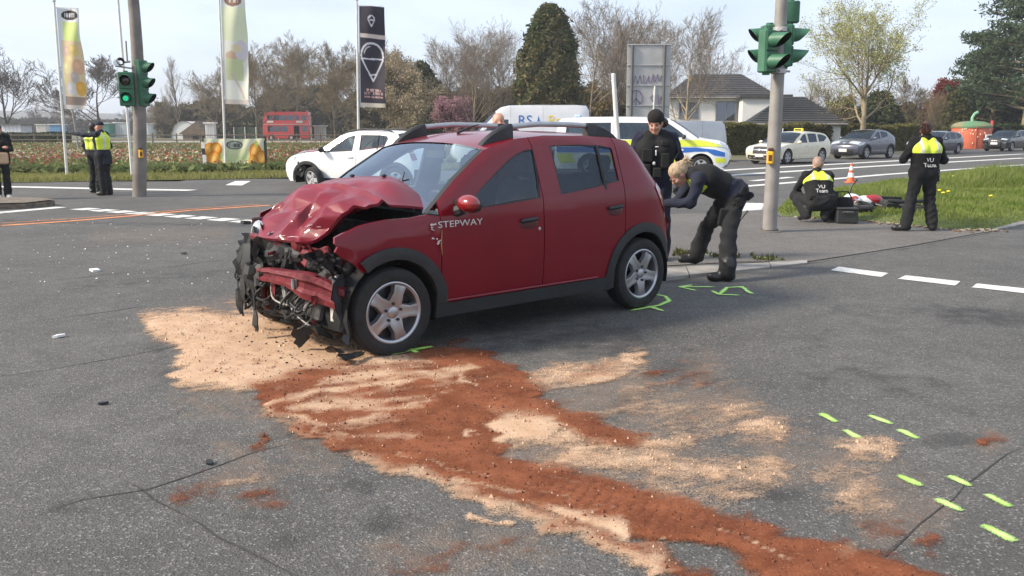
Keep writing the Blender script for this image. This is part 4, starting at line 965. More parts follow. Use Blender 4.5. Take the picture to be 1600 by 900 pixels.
eb('strut_tower', [('l', [(.11, 0), (.10, .08), (.05, .10), (.001, .105)], None, (.08, -.60, .80)), ('l', [(.11, 0), (.10, .08), (.05, .10), (.001, .105)], None, (.08, .60, .80))], M_ENG)
eb('inner_wing', [('b', (-.02, -.66, .76), (.56, .03, .24), RX(8)), ('b', (-.02, .66, .76), (.56, .03, .24), RX(-8))], mat('primer black red', (.05, .012, .014), .5))
eb('radiator', [('b', (-.30, -.02, .43), (.05, 1.05, .36), RZ_(-7) @ RY_(12)), ('b', (-.285, .50, .45), (.07, .06, .38), RZ_(-7)), ('b', (-.305, -.54, .40), (.07, .06, .34), RZ_(-7) @ RX(8))], mat('radiator core', (.10, .10, .10), .6, metal=.5, var=.4, vscale=60, bump=.8, bscale=150))
# bumper beam: long red box, its near end bent back and down
bp_ = [(-.44, .24, .50), (-.465, .05, .52), (-.475, -.2, .535), (-.47, -.40, .52), (-.43, -.53, .495), (-.30, -.74, .42)]
mb = MB(); rows = []
bs = smooth_curve(bp_, 5)
for k, p in enumerate(bs):
    p = Vector(p); tg = Vector(bs[min(k + 1, len(bs) - 1)]) - Vector(bs[max(k - 1, 0)]); tg.normalize(); nn = Vector((tg.y, -tg.x, 0)).normalized()
    if nn.x > 0: nn = -nn
    h_ = float(np.interp(k / 25, [0, .45, .62, .78, 1], [.050, .055, .085, .102, .082])); dn = .03 * (float(NZ(k * .5, 2.)) - .5)
    sec = [(.00, -h_), (.045 + dn, -h_ * .92), (.052 + dn, -h_ * .45), (.028 + dn, -h_ * .2), (.028 + dn, h_ * .2), (.052 + dn, h_ * .45), (.045 + dn, h_ * .92), (.0, h_), (-.03, h_ * .9), (-.03, -h_ * .9), (.0, -h_)]
    rows.append([p + nn * a_ + Vector((0, 0, b_)) for a_, b_ in sec])
mb.grid(rows); mb.add(rows[0], [tuple(range(len(rows[0]) - 1))]); mb.add(rows[-1], [tuple(range(len(rows[0]) - 2, -1, -1))])
mb.build('bumper_beam', P_REDD, red, ang=30)
eb('beam_bracket', [('b', (-.50, -.40, .515), (.02, .05, .07), RZ_(-25)), ('t', [(-.525, -.40, .55), (-.53, -.41, .48)], .012)], M_METAL)
for q_ in (('b', (-.18, -.52, .47), (.34, .09, .12), RY_(-6)), ('b', (-.2, .5, .47), (.40, .09, .12)), ('b', (-.36, -.40, .27), (.05, .05, .26), RX(6)), ('b', (-.34, .42, .30), (.05, .05, .22), RX(-6))): eb('chassis_leg', [q_], P_REDD)
eb('slam_panel', [('b', (-.36, .0, .735), (.06, .95, .05), RZ_(5) @ RX(3)), ('b', (-.37, -.28, .69), (.03, .22, .12), RY_(20) @ RX(18)), ('b', (-.33, -.46, .72), (.05, .16, .06), RX(-20) @ RZ_(14))], P_REDD)
eb('lower_crossmember', [('b', (-.30, 0, .20), (.10, .95, .05), RZ_(-4))], M_ENG)
eb('washer_bottle', [('b', (-.30, -.66, .34), (.12, .13, .16), RZ_(20)), ('l', [(.04, 0), (.04, .05), (.03, .07), (.001, .07)], None, (-.31, -.64, .24))], mat('milky plastic', (.55, .53, .47), .5))
eb('horn', [('s', (-.24, -.64, .62), (.045, .06, .06)), ('l', [(.05, 0), (.05, .02), (.02, .04), (.001, .04)], RY_(-90), (-.27, -.60, .64)), ('s', (-.30, -.55, .60), (.05, .05, .05))], M_ENG)
# cables and hoses
random.seed(4)
for k, (m_c, r_c) in enumerate([(M_WIREW, .004)] * 2 + [(M_TRIM, .009)] * 12 + [(M_ENG, .010)] * 3):
    y0 = random.uniform(-.62, .5); z0 = random.uniform(.3, .62); pts = []; y1 = y0 + random.uniform(-.3, .3); z1 = random.uniform(.22, .6)
    for i in range(7):
        f = i / 6; pts.append(Vector((-.36 - .13 * math.sin(f * 3.1) + random.uniform(-.02, .02), y0 + (y1 - y0) * f + random.uniform(-.025, .025), z0 + (z1 - z0) * f - .12 * math.sin(f * 3.14) + random.uniform(-.015, .015))))
    mb = MB(); mb.tube([tuple(p) for p in smooth_curve([tuple(p) for p in pts], 3)], r_c, 5); mb.build('cable', m_c, red)
for pts in ([(-.42, .14, .50), (-.46, .06, .36), (-.47, -.08, .33), (-.48, -.22, .335)], [(-.46, -.12, .53), (-.47, -.16, .44), (-.48, -.19, .40), (-.47, -.15, .38), (-.46, -.11, .46)], [(-.45, -.2, .32), (-.47, -.34, .27), (-.42, -.46, .20)]):
    mb = MB(); mb.tube([tuple(p) for p in smooth_curve(pts, 5)], .0065, 6); mb.build('cable', M_WIREW, red)
# torn black plastic: hand-placed crooked sheets
def rag(c, size, rot, seed, n=5, m=None, name='torn_plastic'):
    rs_ = np.random.RandomState(seed); mb = MB(); rows = []
    a, b = size; k = n
    for i in range(k + 1):
        row = []
        f = i / k; w0 = b * (.55 + .45 * math.sin(f * 3.1 + rs_.uniform(0, .8))) * rs_.uniform(.75, 1.15); sh = rs_.uniform(-.18, .18) * b
        for j in range(5):
            g_ = j / 4 - .5; row.append(Vector((a * (f - .5) + rs_.uniform(-.06, .06) * a, g_ * w0 + sh, .22 * b * math.cos(g_ * 3) * math.sin(f * 4 + seed) + rs_.uniform(-.1, .1) * b * .5)))
        rows.append(row)
    M = rot; up = [[M @ p + Vector(c) for p in r_] for r_ in rows]; dn = [[M @ (p + Vector((0, 0, -.008))) + Vector(c) for p in r_][::-1] for r_ in rows]
    mb.grid(up); mb.grid(dn)
    return mb.build(name, m or M_TRIM, red, ang=18)
Rv = lambda x, y, z: rotm('Z', z) @ rotm('Y', y) @ rotm('X', x)
# far corner curtain (px 375-420, y 375-515): local y = -w
rag((-.42, .34, .62), (.26, .16), Rv(80, 40, 60), 1); rag((-.46, .44, .48), (.30, .15), Rv(70, 70, 80), 2); rag((-.47, .50, .34), (.26, .13), Rv(85, 80, 70), 3); rag((-.48, .56, .24), (.20, .09), Rv(80, 85, 100), 4)
rag((-.40, .52, .70), (.20, .12), Rv(20, -20, 40), 5); rag((-.44, .24, .66), (.24, .14), Rv(60, 60, 100), 6); rag((-.46, .30, .50), (.22, .16), Rv(75, 50, 85), 7, m=M_ENG); rag((-.40, .14, .70), (.20, .12), Rv(80, 55, 95), 8)
rag((-.50, .26, .14), (.16, .09), Rv(80, 85, 80), 9); mb = MB(); mb.tube([(-.47, .34, .40), (-.49, .30, .28), (-.50, .27, .18)], .010, 5); mb.build('cable', M_TRIM, red)
# near corner: wing liner, bumper ends, undertray
rag((-.34, -.74, .36), (.46, .20), Rv(88, 82, 30), 11, n=8, m=mat('grey liner plastic', (.05, .052, .055), .55, var=.4, vscale=12), name='wing_liner'); rag((-.40, -.50, .17), (.30, .20), Rv(30, 15, 70), 12); rag((-.44, -.34, .16), (.22, .16), Rv(10, 60, 80), 13); rag((-.42, -.74, .10), (.24, .12), Rv(15, 10, 60), 14); rag((-.34, -.82, .07), (.26, .09), Rv(10, 6, 20), 15)
rag((-.38, -.12, .18), (.4, .12), Rv(10, 5, 88), 16); rag((-.40, .08, .21), (.34, .12), Rv(25, 5, 95), 17)
rag((-.38, -.66, .64), (.26, .14), Rv(70, 15, 55), 18, m=M_ENG); rag((-.33, -.56, .70), (.24, .10), Rv(50, 10, 70), 19); rag((-.36, -.44, .64), (.2, .14), Rv(70, 30, 95), 20, m=M_ENG)
rag((-.38, .02, .70), (.30, .10), Rv(80, 8, 85), 21); rag((-.40, .22, .58), (.24, .12), Rv(85, 30, 90), 22); rag((-.37, -.20, .68), (.2, .13), Rv(75, 70, 80), 23, m=P_REDD); rag((-.36, -.36, .715), (.24, .11), Rv(60, 20, 80), 24, m=P_REDD, name='torn_sheet_metal'); rag((-.34, .40, .78), (.2, .10), Rv(75, 40, 60), 25, m=P_REDD, name='torn_sheet_metal')
for k in range(44):
    random.seed(100 + k); rag((random.uniform(-.46, -.30), random.uniform(-.68, .56), random.uniform(.22, .70)), (random.uniform(.06, .16), random.uniform(.03, .08)), Rv(random.uniform(0, 90), random.uniform(0, 90), random.uniform(0, 180)), 60 + k, n=3, m=random.choice([M_TRIM, M_ENG, M_TRIM, M_TRIM, M_ENG, M_METAL, P_REDD]), name='broken_bracket')
# far headlamp, shattered
mb = MB(); mb.ball((-.26, .64, .74), (.06, .09, .12), 12, 8); mb.build('headlamp', M_LAMP, red); rag((-.31, .60, .72), (.2, .12), Rv(80, 80, 60), 41)
mb = MB(); mb.ball((-.31, -.63, .565), (.022, .022, .022)); mb.build('bulb', M_WIREW, red)

for c_, sz_, r__, sd_ in (((-.47, .40, .60), (.30, .18), (82, 75, 75), 71), ((-.46, .50, .58), (.28, .14), (75, 60, 95), 72), ((-.48, .36, .42), (.28, .18), (85, 80, 88), 73), ((-.47, .46, .36), (.24, .15), (80, 70, 80), 74), ((-.44, .58, .50), (.30, .16), (78, 85, 100), 75), ((-.47, .22, .52), (.20, .14), (85, 70, 85), 76), ((-.36, .62, .62), (.28, .16), (80, 80, 120), 77), ((-.42, .10, .66), (.34, .10), (80, 10, 92), 78), ((-.40, -.15, .665), (.30, .09), (78, 8, 88), 79)):
    rag(c_, sz_, Rv(*r__), sd_, n=6)

# chipped paint where wing and door have been driven together
mb = MB(); random.seed(21)
for k in range(9):
    x_ = random.uniform(.31, .375); z_ = random.choice([.895, .90, .885, .80, .78]) + random.uniform(-.02, .02); y_ = -(float(hc.w(x_, z_)) + .012); mb.box((x_, y_, z_), (random.uniform(.008, .035), .006, random.uniform(.005, .014)), rotm('Y', random.uniform(-40, 40)))
mb.build('paint_chips', mat('chipped filler', (.6, .56, .52), .7), red, smooth=False)['kind'] = 'stuff'
mb = MB(); mb.tube([(.395, -.880, .86), (.385, -.882, .76), (.392, -.882, .68)], [.002, .005, .002], 5); mb.build('bent_trim', mat('ochre wire', (.35, .22, .07), .6), red)
# ================================================================== signal posts, flags, signs, buildings
M_GALV = mat('galvanised steel', (.215, .20, .185), .6, metal=.15, var=.28, vscale=4, bump=.1, bscale=25, col2=(.32, .30, .275))
M_SIGG = mat('signal green', (.028, .115, .062), .5, var=.2, vscale=6, col2=(.05, .16, .09))
M_SIGI = mat('signal hood inside', (.012, .012, .012), .8)
M_LENS = mat('dark lens', (.03, .012, .01), .15, coat=.6)
M_LENSG = mat('lit green lens', (.01, .50, .22), .3, emis=.5)
M_YEL = mat('button housing yellow', (.80, .42, .02), .45, var=.1)
M_WPOST = mat('white enamel', (.66, .65, .62), .45, var=.10, vscale=5)
M_BRKT = mat('bracket steel', (.45, .44, .43), .4, metal=.5)
def post(parent, name, A, B, r0, r1, m, n=16, mid=None):
    mb = MB(); A = Vector(A); B = Vector(B); k = 8; mb.tube([A.lerp(B, i / k) + (Vector(mid) * math.sin(math.pi * i / k) if mid else Vector()) for i in range(k + 1)], [r0 + (r1 - r0) * i / k for i in range(k + 1)], n)
    return mb.build(name, m, parent)
def signal_head(parent, loc, yaw, n=2, lens=.10, hood=.24, lit=None, back=.16, tilt=0):
    """box with hoods; local -Y is the way it faces"""
    e = link('signal_head', None, parent); e.location = loc; e.rotation_euler = (R(tilt), 0, yaw)
    ph = lens * 3.05; H_ = ph * n; Wd = lens * 2.55
    mb = MB(); mb.box((0, back / 2, 0), (Wd, back, H_), None, .018)
    for k in (-1, 1): mb.lathe([(.001, 0), (.055, 0), (.055, .035), (.001, .035)], 12, None, (0, back / 2, k * (H_ / 2 + .012) - .018))
    bd = mb.mesh('signal_head', M_SIGG); o = link('signal_head', bd, parent); o.location = e.location; o.rotation_euler = e.rotation_euler; bpy.data.objects.remove(e); e = o
    for i in range(n):
        z = H_ / 2 - ph * (i + .5)
        mb = MB(); mb.box((0, -.008, z), (Wd * .97, .022, ph * .95), None, .01); mb.build('door_plate', M_SIGG, e)
        mb = MB(); My = Matrix.Rotation(R(90), 3, 'X'); mb.lathe([(lens, .021), (lens * .6, .034), (.001, .04)], 20, My, (0, 0, z)); ln_ = mb.build('lens', mat('green lens', (.01, .10, .05), .15, coat=.6) if lit == i else M_LENS, e)
        if lit == i: mb = MB(); mb.lathe([(lens * .5, .042), (lens * .3, .048), (.001, .05)], 16, My, (-.02, 0, z - .02)); mb.build('lit_bulb', M_LENSG, ln_)
        rows = []; rows2 = []
        for a in np.linspace(R(-62), R(242), 22):
            up = (math.sin(a) + 1) / 2; ln = hood * (.28 + .72 * up ** .8)
            rr = lens * 1.12
            rows.append([(rr * math.cos(a) * (1 - .16 * f), -.015 - ln * f, z + rr * math.sin(a) * (1 - .16 * f)) for f in (0, .5, 1)])
            rr = lens * 1.12 - .006
            rows2.append([(rr * math.cos(a) * (1 - .16 * f), -.015 - ln * f, z + rr * math.sin(a) * (1 - .16 * f)) for f in (0, .5, 1)][::-1])
        mb = MB(); mb.grid(rows); mb.mi = 1; mb.grid(rows2); mb.build('hood', [M_SIGG, M_SIGI], e)
    return e
def bracket(parent, A, B, r=.016):
    mb = MB(); mb.tube([A, B], r, 8); mb.build('bracket', M_BRKT, parent)
def ped_button(parent, loc, yaw):
    e = MB(); e.box((0, 0, 0), (.10, .07, .20), None, .02); o = e.build('push_button', M_YEL, parent); o.location = loc; o.rotation_euler = (0, 0, yaw)
    e = MB(); e.box((0, 0, .125), (.085, .06, .05), None, .015); e.box((0, -.037, .0), (.05, .01, .09), None, .004); e.build('button_cap', mat('button brown', (.09, .03, .02), .5), o)

# right-hand post, close
B0 = Vector((3.97, 13.76, 0)); rp_ = thing('signal_post', 'grey signal post with green signal heads on the pavement right of the bending officer', 'traffic light', B0)
post(rp_, 'pole', (0, 0, -.02), (.02, 0, 6.2), .110, .074, M_GALV, 20)
for z in (2.42, 3.02): 
    mb = MB(); mb.lathe([(.112, -.035), (.118, -.03), (.118, .03), (.112, .035)], 20, None, (.01, 0, z)); mb.build('clamp', M_BRKT, rp_)
def rel(x, y, Y, base): return AT(x, y, Y) - base
signal_head(rp_, rel(1205, 80, 13.50, B0), R(38), 2, .10, .30, back=.15)
signal_head(rp_, rel(1193, 72, 13.86, B0), R(-86), 2, .10, .22)
signal_head(rp_, rel(1235, 72, 13.80, B0), R(88), 2, .10, .26)
signal_head(rp_, rel(1234, 20, 14.05, B0), R(168), 1, .105, .2, back=.14)
for a, b in (((0, 0, 3.02), (-.2, .08, 3.05)), ((0, 0, 2.42), (-.2, .08, 2.42)), ((0, 0, 3.02), (.2, .05, 3.05)), ((0, 0, 2.42), (.2, .05, 2.42)), ((0, 0, 3.02), (-.02, -.25, 3.0)), ((0, 0, 2.42), (-.02, -.25, 2.42)), ((0, 0, 3.15), (.2, .3, 3.25))): bracket(rp_, a, b)
ped_button(rp_, (-.075, -.115, 1.14), R(-20))
mb = MB(); mb.lathe([(.19, 0), (.18, .02), (.13, .03), (.13, .05)], 18, None, (0, 0, .0)); mb.build('base_collar', mat('mortar', (.12, .11, .10), .95), rp_)

B1 = Vector((-8.84, 21.31, 0)); lp_ = thing('signal_post', 'grey signal post showing a green light, beside the two officers on the left', 'traffic light', B1)
post(lp_, 'pole', (0, 0, -.02), (.16, .0, 5.6), .16, .115, mat('weathered post', (.15, .13, .115), .7, metal=.1, vscale=3, col2=(.25, .22, .195)), 18, mid=(.10, 0, 0))
signal_head(lp_, rel(197, 139, 21.0, B1), R(16), 2, .125, .20, lit=1)
signal_head(lp_, rel(226, 130, 21.3, B1), R(80), 3, .115, .24)
signal_head(lp_, rel(219, 167, 21.5, B1), R(86), 1, .08, .16)
for a, b in (((.1, 0, 2.95), (-.26, -.2, 3.0)), ((.08, 0, 2.25), (-.26, -.2, 2.3)), ((.1, 0, 3.1), (.3, 0, 3.1)), ((.08, 0, 2.3), (.3, 0, 2.3))): bracket(lp_, a, b, .02)
mb = MB(); p = rel(188, 97, 21.15, B1); mb.lathe([(.06, -.10), (.085, .0), (.09, .08), (.07, .10)], 14, Matrix.Rotation(R(80), 3, 'X') @ Matrix.Rotation(R(25), 3, 'Y'), p); mb.build('detector_camera', M_TRIM, lp_)
mb = MB(); mb.lathe([(.075, .0), (.001, .005)], 14, Matrix.Rotation(R(80), 3, 'X') @ Matrix.Rotation(R(25), 3, 'Y'), p + Vector((-.04, -.11, -.02))); mb.build('camera_window', M_WHP if 'M_WHP' in globals() else M_PLATE, lp_)
mb = MB(); mb.tube([p + Vector((.05, .08, 0)), p + Vector((.18, .12, .02))], .025, 6); mb.tube([p + Vector((.12, .1, .0)), p + Vector((.12, .1, .48))], .018, 6); mb.build('camera_arm', M_GALV, lp_)
ped_button(lp_, (.16, -.13, 1.0), R(30))

# ------------------------------------------------------------------ printed cloth
def print_mat():
    m = bpy.data.materials.new('printed cloth'); m.use_nodes = True; t = m.node_tree; b = t.nodes['Principled BSDF']; b.inputs['Roughness'].default_value = .8
    a = t.nodes.new('ShaderNodeAttribute'); a.attribute_name = 'print'; t.links.new(a.outputs['Color'], b.inputs['Base Color'])
    tl = t.nodes.new('ShaderNodeBsdfTranslucent'); t.links.new(a.outputs['Color'], tl.inputs[0]); mx_ = t.nodes.new('ShaderNodeMixShader'); mx_.inputs[0].default_value = .35
    t.links.new(b.outputs[0], mx_.inputs[1]); t.links.new(tl.outputs[0], mx_.inputs[2]); t.links.new(mx_.outputs[0], t.nodes['Material Output'].inputs[0]); return m
M_PRINT = print_mat()
def printed(name, parent, pos, col, nu, nv):
    """pos(u,v)->Vector, col(u,v)->rgb; u right, v down, both 0..1"""
    mb = MB(); mb.grid([[pos(j / nu, i / nv) for j in range(nu + 1)] for i in range(nv + 1)])
    me = mb.mesh(name, M_PRINT); at = me.attributes.new('print', 'FLOAT_COLOR', 'POINT')
    u, v = np.meshgrid(np.linspace(0, 1, nu + 1), np.linspace(0, 1, nv + 1)); c = np.ones((nv + 1, nu + 1, 4)); c[..., :3] = np.clip(col(u, v), 0, 1) ** 1.25
    at.data.foreach_set('color', c.ravel().astype(np.float32)); return link(name, me, parent)
def lay(base, mask, c): return np.where(mask[..., None], np.array(c, float), base)
def ell(u, v, cu, cv, ru, rv): return ((u - cu) / ru) ** 2 + ((v - cv) / rv) ** 2 < 1
def glyphs(u, v, u0, u1, v0, v1, n, seed):
    k = (u > u0) & (u < u1) & (v > v0) & (v < v1); cu = (u - u0) / (u1 - u0) * n; i = np.floor(cu).astype(int); f = cu - i; g = (v - v0) / (v1 - v0)
    r_ = np.random.RandomState(seed).rand(n + 2, 4); i = np.clip(i, 0, n + 1)
    st = (f < .25) | ((f > .55) & (f < .78) & (r_[i, 0] > .4)) | ((np.abs(g - .1) < .12) & (f < .78) & (r_[i, 1] > .5)) | ((np.abs(g - .9) < .12) & (f < .78) & (r_[i, 2] > .5)) | ((np.abs(g - .5) < .1) & (f < .78) & (r_[i, 3] > .4))
    return k & st
def print_eggs(u, v):
    c = np.ones(u.shape + (3,)) * .80; c = lay(c, (v > .13) & (v < .31) & (u > .18) & (u < .95), (.72, .80, .36)); c = lay(c, (v > .31) & (v < .93) & (u > .12), (.80, .66, .46))
    for k, (a, b, ru, rv, cc) in enumerate(((.35, .42, .2, .06, (.80, .60, .50)), (.65, .40, .22, .06, (.82, .66, .30)), (.5, .5, .25, .06, (.85, .70, .42)), (.78, .56, .22, .08, (.78, .52, .36)), (.3, .58, .18, .06, (.82, .75, .45)), (.62, .67, .16, .06, (.62, .55, .50)), (.42, .79, .20, .07, (.78, .74, .72)), (.80, .78, .20, .075, (.80, .50, .14)), (.15, .70, .12, .05, (.8, .7, .4)))):
        c = lay(c, ell(u, v, a, b, ru, rv) & (u > .1), cc); c = lay(c, ell(u, v, a - .04, b - .015, ru * .4, rv * .4) & (u > .1), np.array(cc) * 1.12)
    c = lay(c, (v > .87) & (u > .12), (.42, .33, .28)); c = lay(c, (v > .955), (.72, .66, .62)); c = lay(c, ell(u, v, .55, .065, .40, .048), (.10, .08, .08)); c = lay(c, glyphs(u, v, .30, .80, .045, .085, 8, 3), (.7, .7, .7)); return c
def print_cake(u, v):
    c = np.ones(u.shape + (3,)) * np.array((.82, .81, .74)); c = lay(c, (v > .12) & (v < .42), (.80, .82, .62)); c = lay(c, ell(u, v, .42, .555, .30, .05), (.70, .52, .40)); c = lay(c, ell(u, v, .75, .50, .25, .10), (.74, .68, .70)); c = lay(c, ell(u, v, .55, .48, .2, .04), (.80, .70, .50))
    c = lay(c, (v > .58) & (v < .78) & (u > .10) & (u < .78), (.66, .68, .44)); c = lay(c, (v > .72) & (v < .95) & (np.abs(u - .3 - .5 * np.sin((v - .72) * 6)) < .05), (.72, .60, .52)); c = lay(c, (v > .955), (.72, .64, .58)); c = lay(c, ell(u, v, .5, .06, .36, .048), (.34, .22, .17)); c = lay(c, glyphs(u, v, .28, .74, .045, .08, 8, 5), (.7, .62, .55)); return c
def print_cone(u, v):
    c = np.ones(u.shape + (3,)) * np.array((.085, .075, .095)); W_ = (.72, .71, .74)
    def line(x0, y0, x1, y1, r=.022):
        y = v * 3.6; dx, dy = x1 - x0, (y1 - y0); L_ = dx * dx + dy * dy; t = np.clip(((u - x0) * dx + (y - y0) * dy) / L_, 0, 1); return np.hypot(u - x0 - t * dx, y - y0 - t * dy) < r
    def icon(cx, cy, s):
        y = v * 3.6; d = np.hypot((u - cx), (y - cy) * .92); k = (np.abs(d - .40 * s) < .03 * max(s, .6)) & (y < cy + .10 * s)
        for a in ((cx - .40 * s, cy + .10 * s, cx + .02 * s, cy + .86 * s), (cx + .40 * s, cy + .10 * s, cx + .02 * s, cy + .86 * s), (cx - .40 * s, cy + .12 * s, cx + .40 * s, cy + .08 * s), (cx - .1 * s, cy + .66 * s, cx + .14 * s, cy + .62 * s)): k |= line(*a, r=.026 * max(s, .6))
        k |= (np.abs(d - .30 * s) < .015) & (u < cx - .05 * s) & (y < cy - .05 * s); return k
    c = lay(c, (v > .265) & (v < .305), (.70, .60, .55)); c = lay(c, icon(.5, 1.72, 1.05), W_); c = lay(c, icon(.5, .44, .30), W_)
    for k, v0 in enumerate((.81, .845, .88)): c = lay(c, glyphs(u, v, .18 if k else .25, .92 if k else .85, v0, v0 + .024, 9, 20 + k), (.62, .44, .42))
    c = lay(c, v > .955, (.66, .60, .52)); c = lay(c, u < .03, (.6, .58, .6)); return c
def print_banner(u, v):
    c = np.ones(u.shape + (3,)) * np.array((.74, .76, .50)); c = lay(c, (v < .28), (.78, .78, .60)); n = NZ.fbm(u * 9, v * 5); c = lay(c, v > .72 + .12 * n, (.36, .60, .10)); c = lay(c, (v > .86) & (n > .45), (.55, .70, .25))
    for a, b, ru, rv in ((.10, .34, .11, .22), (.20, .30, .10, .20), (.16, .62, .13, .26), (.84, .40, .10, .28), (.93, .60, .09, .26), (.80, .66, .08, .2)):
        for s_, cc in ((1, (.72, .30, .05)), (.72, (.82, .44, .09)), (.35, (.86, .56, .20))): c = lay(c, ell(u, v, a - (1 - s_) * .02, b - (1 - s_) * .05, ru * s_, rv * s_), cc)
    c = lay(c, ell(u, v, .86, .16, .03, .10), (.45, .50, .12)); c = lay(c, ell(u, v, .50, .18, .135, .13), (.12, .12, .11)); c = lay(c, ell(u, v, .50, .18, .115, .10), (.5, .52, .45)); c = lay(c, glyphs(u, v, .41, .59, .13, .24, 8, 9), (.08, .08, .08)); c = lay(c, glyphs(u, v, .26, .74, .45, .66, 7, 14), (.60, .72, .36)); return c
def flag(name, label, base_px, top_px, D, wd_, hgt, v0, col, lean=0.0, seed=0, r=.045):
    b = G(*base_px) if D is None else Vector(((base_px[0] - 800) / 1400 * D * 1.0, D, 0)); D = b.y
    if D is not None: 
        q = AT(base_px[0], base_px[1], D); b = Vector((q.x, D, 0))
    tp = AT(top_px[0], top_px[1], D); t = thing(name, label, 'flag', b)
    tp = tp - b; dirv = tp.normalized(); post(t, 'flagpole', (0, 0, -.02), tp + dirv * .15, r, r * .75, M_WPOST, 10)
    mb = MB(); mb.ball(tp + dirv * .18, .06, 8, 6); mb.build('finial', M_WPOST, t)
    def pos(u, v):
        s_ = v0 + v * hgt; p = tp - dirv * s_; wv = .06 * math.sin(v * 7 + seed + u * 3) * u + .03 * math.sin(v * 17 + seed) * u
        sag = .10 * u * u * v0 - .06 * u * math.sin(v * 3.1)
        return p + Vector((.06 + u * wd_ * (1 - .05 * v) + lean * v * u, .10 * math.sin(u * 5 + v * 3 + seed) * u, -.03 * u)) + Vector((0, wv, sag))
    printed('cloth', t, pos, col, 40, 150)
    mb = MB(); mb.tube([tp - dirv * v0 + Vector((-.02, 0, .02)), tp - dirv * v0 + Vector((wd_ * .98 + .05, 0, 0))], .014, 6); mb.build('arm', M_WPOST, t); return t
flag('flag', 'white banner flag with pastel egg picture and dark oval logo, leftmost of the flags', (105, 278), (85, 10), 29.66, .74, 3.15, .05, print_eggs, seed=.4)
flag('flag', 'washed-out pale green and white banner flag above the pumpkin banner', (353, 268), (342, -12), 34.2, .88, 3.95, .05, print_cake, .08, 1.7)
flag('flag', 'dark grey banner flag with a white ice cream cone drawing', (561, 275), (557.5, 8), 30.9, .84, 3.28, .03, print_cone, .08, 2.9)
# second slim pole behind the left signal post, and the thin grey one further back
t = thing('flagpole', 'bare white pole right behind the left signal post', 'pole', AT(207, 280, 28.9) * 1); t.location.z = 0
post(t, 'shaft', (0, 0, -.02), (-.05, 0, 6.2), .045, .035, M_WPOST, 10); mb = MB(); mb.ball((-.05, 0, 6.25), .06, 8, 6); mb.build('finial', M_WPOST, t)
t = thing('pole', 'thin grey leaning pole in the field beside the leftmost flag', 'pole', (AT(123, 228, 60).x, 60, 0))
post(t, 'shaft', (0, 0, -.02), (-.5, 0, 6.5), .07, .05, M_GALV, 8); mb = MB(); mb.ball((-.5, 0, 6.55), .08, 8, 6); mb.build('cap', M_GALV, t)
# banner on two stakes
b = G(332, 268); t = thing('banner', 'green banner with orange pumpkins and an oval logo on the verge', 'banner', (b.x, b.y, 0)); D = b.y
A_, C_2 = AT(318, 216, D) - b, AT(416, 272, D) - b
printed('sheet', t, lambda u, v: Vector((A_.x + (C_2.x - A_.x) * u, .03 * math.sin(u * 14) * math.sin(v * 3.1) + .02 * math.sin(u * 31 + v * 9), max(.03, A_.z + (C_2.z + .06 - A_.z) * v) + .03 * math.sin(u * 3.1) * (1 - v) * -1)), print_banner, 130, 70)
for x in (A_.x - .03, C_2.x + .03, C_2.x - .02):
    post(t, 'stake', (x, .03, -.02), (x, .03, A_.z + .08), .03, .03, M_TRIM, 8)
# delineator
b = G(322, 271); t = thing('delineator_post', 'leaning white delineator post with black band left of the pumpkin banner', 'road post', (b.x, b.y, 0))
tp = AT(317, 222, b.y) - b
for nm, f0, f1, m in (('shaft', 0, .60, M_WPOST), ('black_band', .60, .80, M_TRIM), ('head', .80, 1.0, M_WPOST)):
    mb = MB(); mb.tube([tp * f0, tp * f1], [.075, .07], 3); mb.build(nm, m, t, smooth=False)
# leaning white post behind the wreck
b = Vector((2.12, 17.2, 0)); t = thing('marker_post', 'slim white post leaning left between the red car and the police van', 'post', b); tp = AT(958.5, 117, 17.2) - b
post(t, 'shaft', (0, 0, -.02), tp, .058, .04, M_WPOST, 12); mb = MB(); mb.lathe([(.12, 0), (.11, .05), (.06, .07)], 12); mb.build('foot', M_TRIM, t)
mb = MB(); mb.ball(tp, (.042, .042, .03), 10, 6); mb.build('cap', M_WPOST, t)

# big direction sign seen from behind
D = 45.; b = Vector(((1008 - 800) / 1400 * D, D, 0)); t = thing('road_sign', 'back of a tall grey direction sign with purple graffiti', 'sign', b)
z1 = AT(1008, 70, D).z; z0 = AT(1008, 196, D).z; hw = 33 / 1400 * D
M_ALU = mat('sign back aluminium', (.42, .41, .40), .5, metal=.2, var=.12, vscale=1.5)
for i in range(4):
    a = z0 + (z1 - z0) * i / 4; mb = MB(); mb.box((0, 0, (a + a + (z1 - z0) / 4) / 2), (hw * 2, .04, (z1 - z0) / 4 - .03), None, .008); mb.build('panel', M_ALU, t)
    mb = MB(); mb.box((0, -.05, a), (hw * 2.04, .05, .06), None, .01); mb.build('rail', M_BRKT, t)
for x in (-hw * .78, hw * .70): post(t, 'post', (x, -.10, -.02), (x, -.10, z1 - .02), .07, .07, mat('sign post grey', (.12, .12, .12), .6, metal=.3), 10)
mb = MB(); mb.box((0, -.05, z1), (hw * 2.04, .05, .06), None, .01); mb.build('rail', M_BRKT, t)
M_GRAF = mat('graffiti purple', (.16, .05, .20), .6)
def scrawl(pts, r=.045):
    mb = MB(); mb.tube([(x * hw, -.024, z0 + (z1 - z0) * z) for x, z in pts], r, 5, flat=.25); mb.build('graffiti', M_GRAF, t)
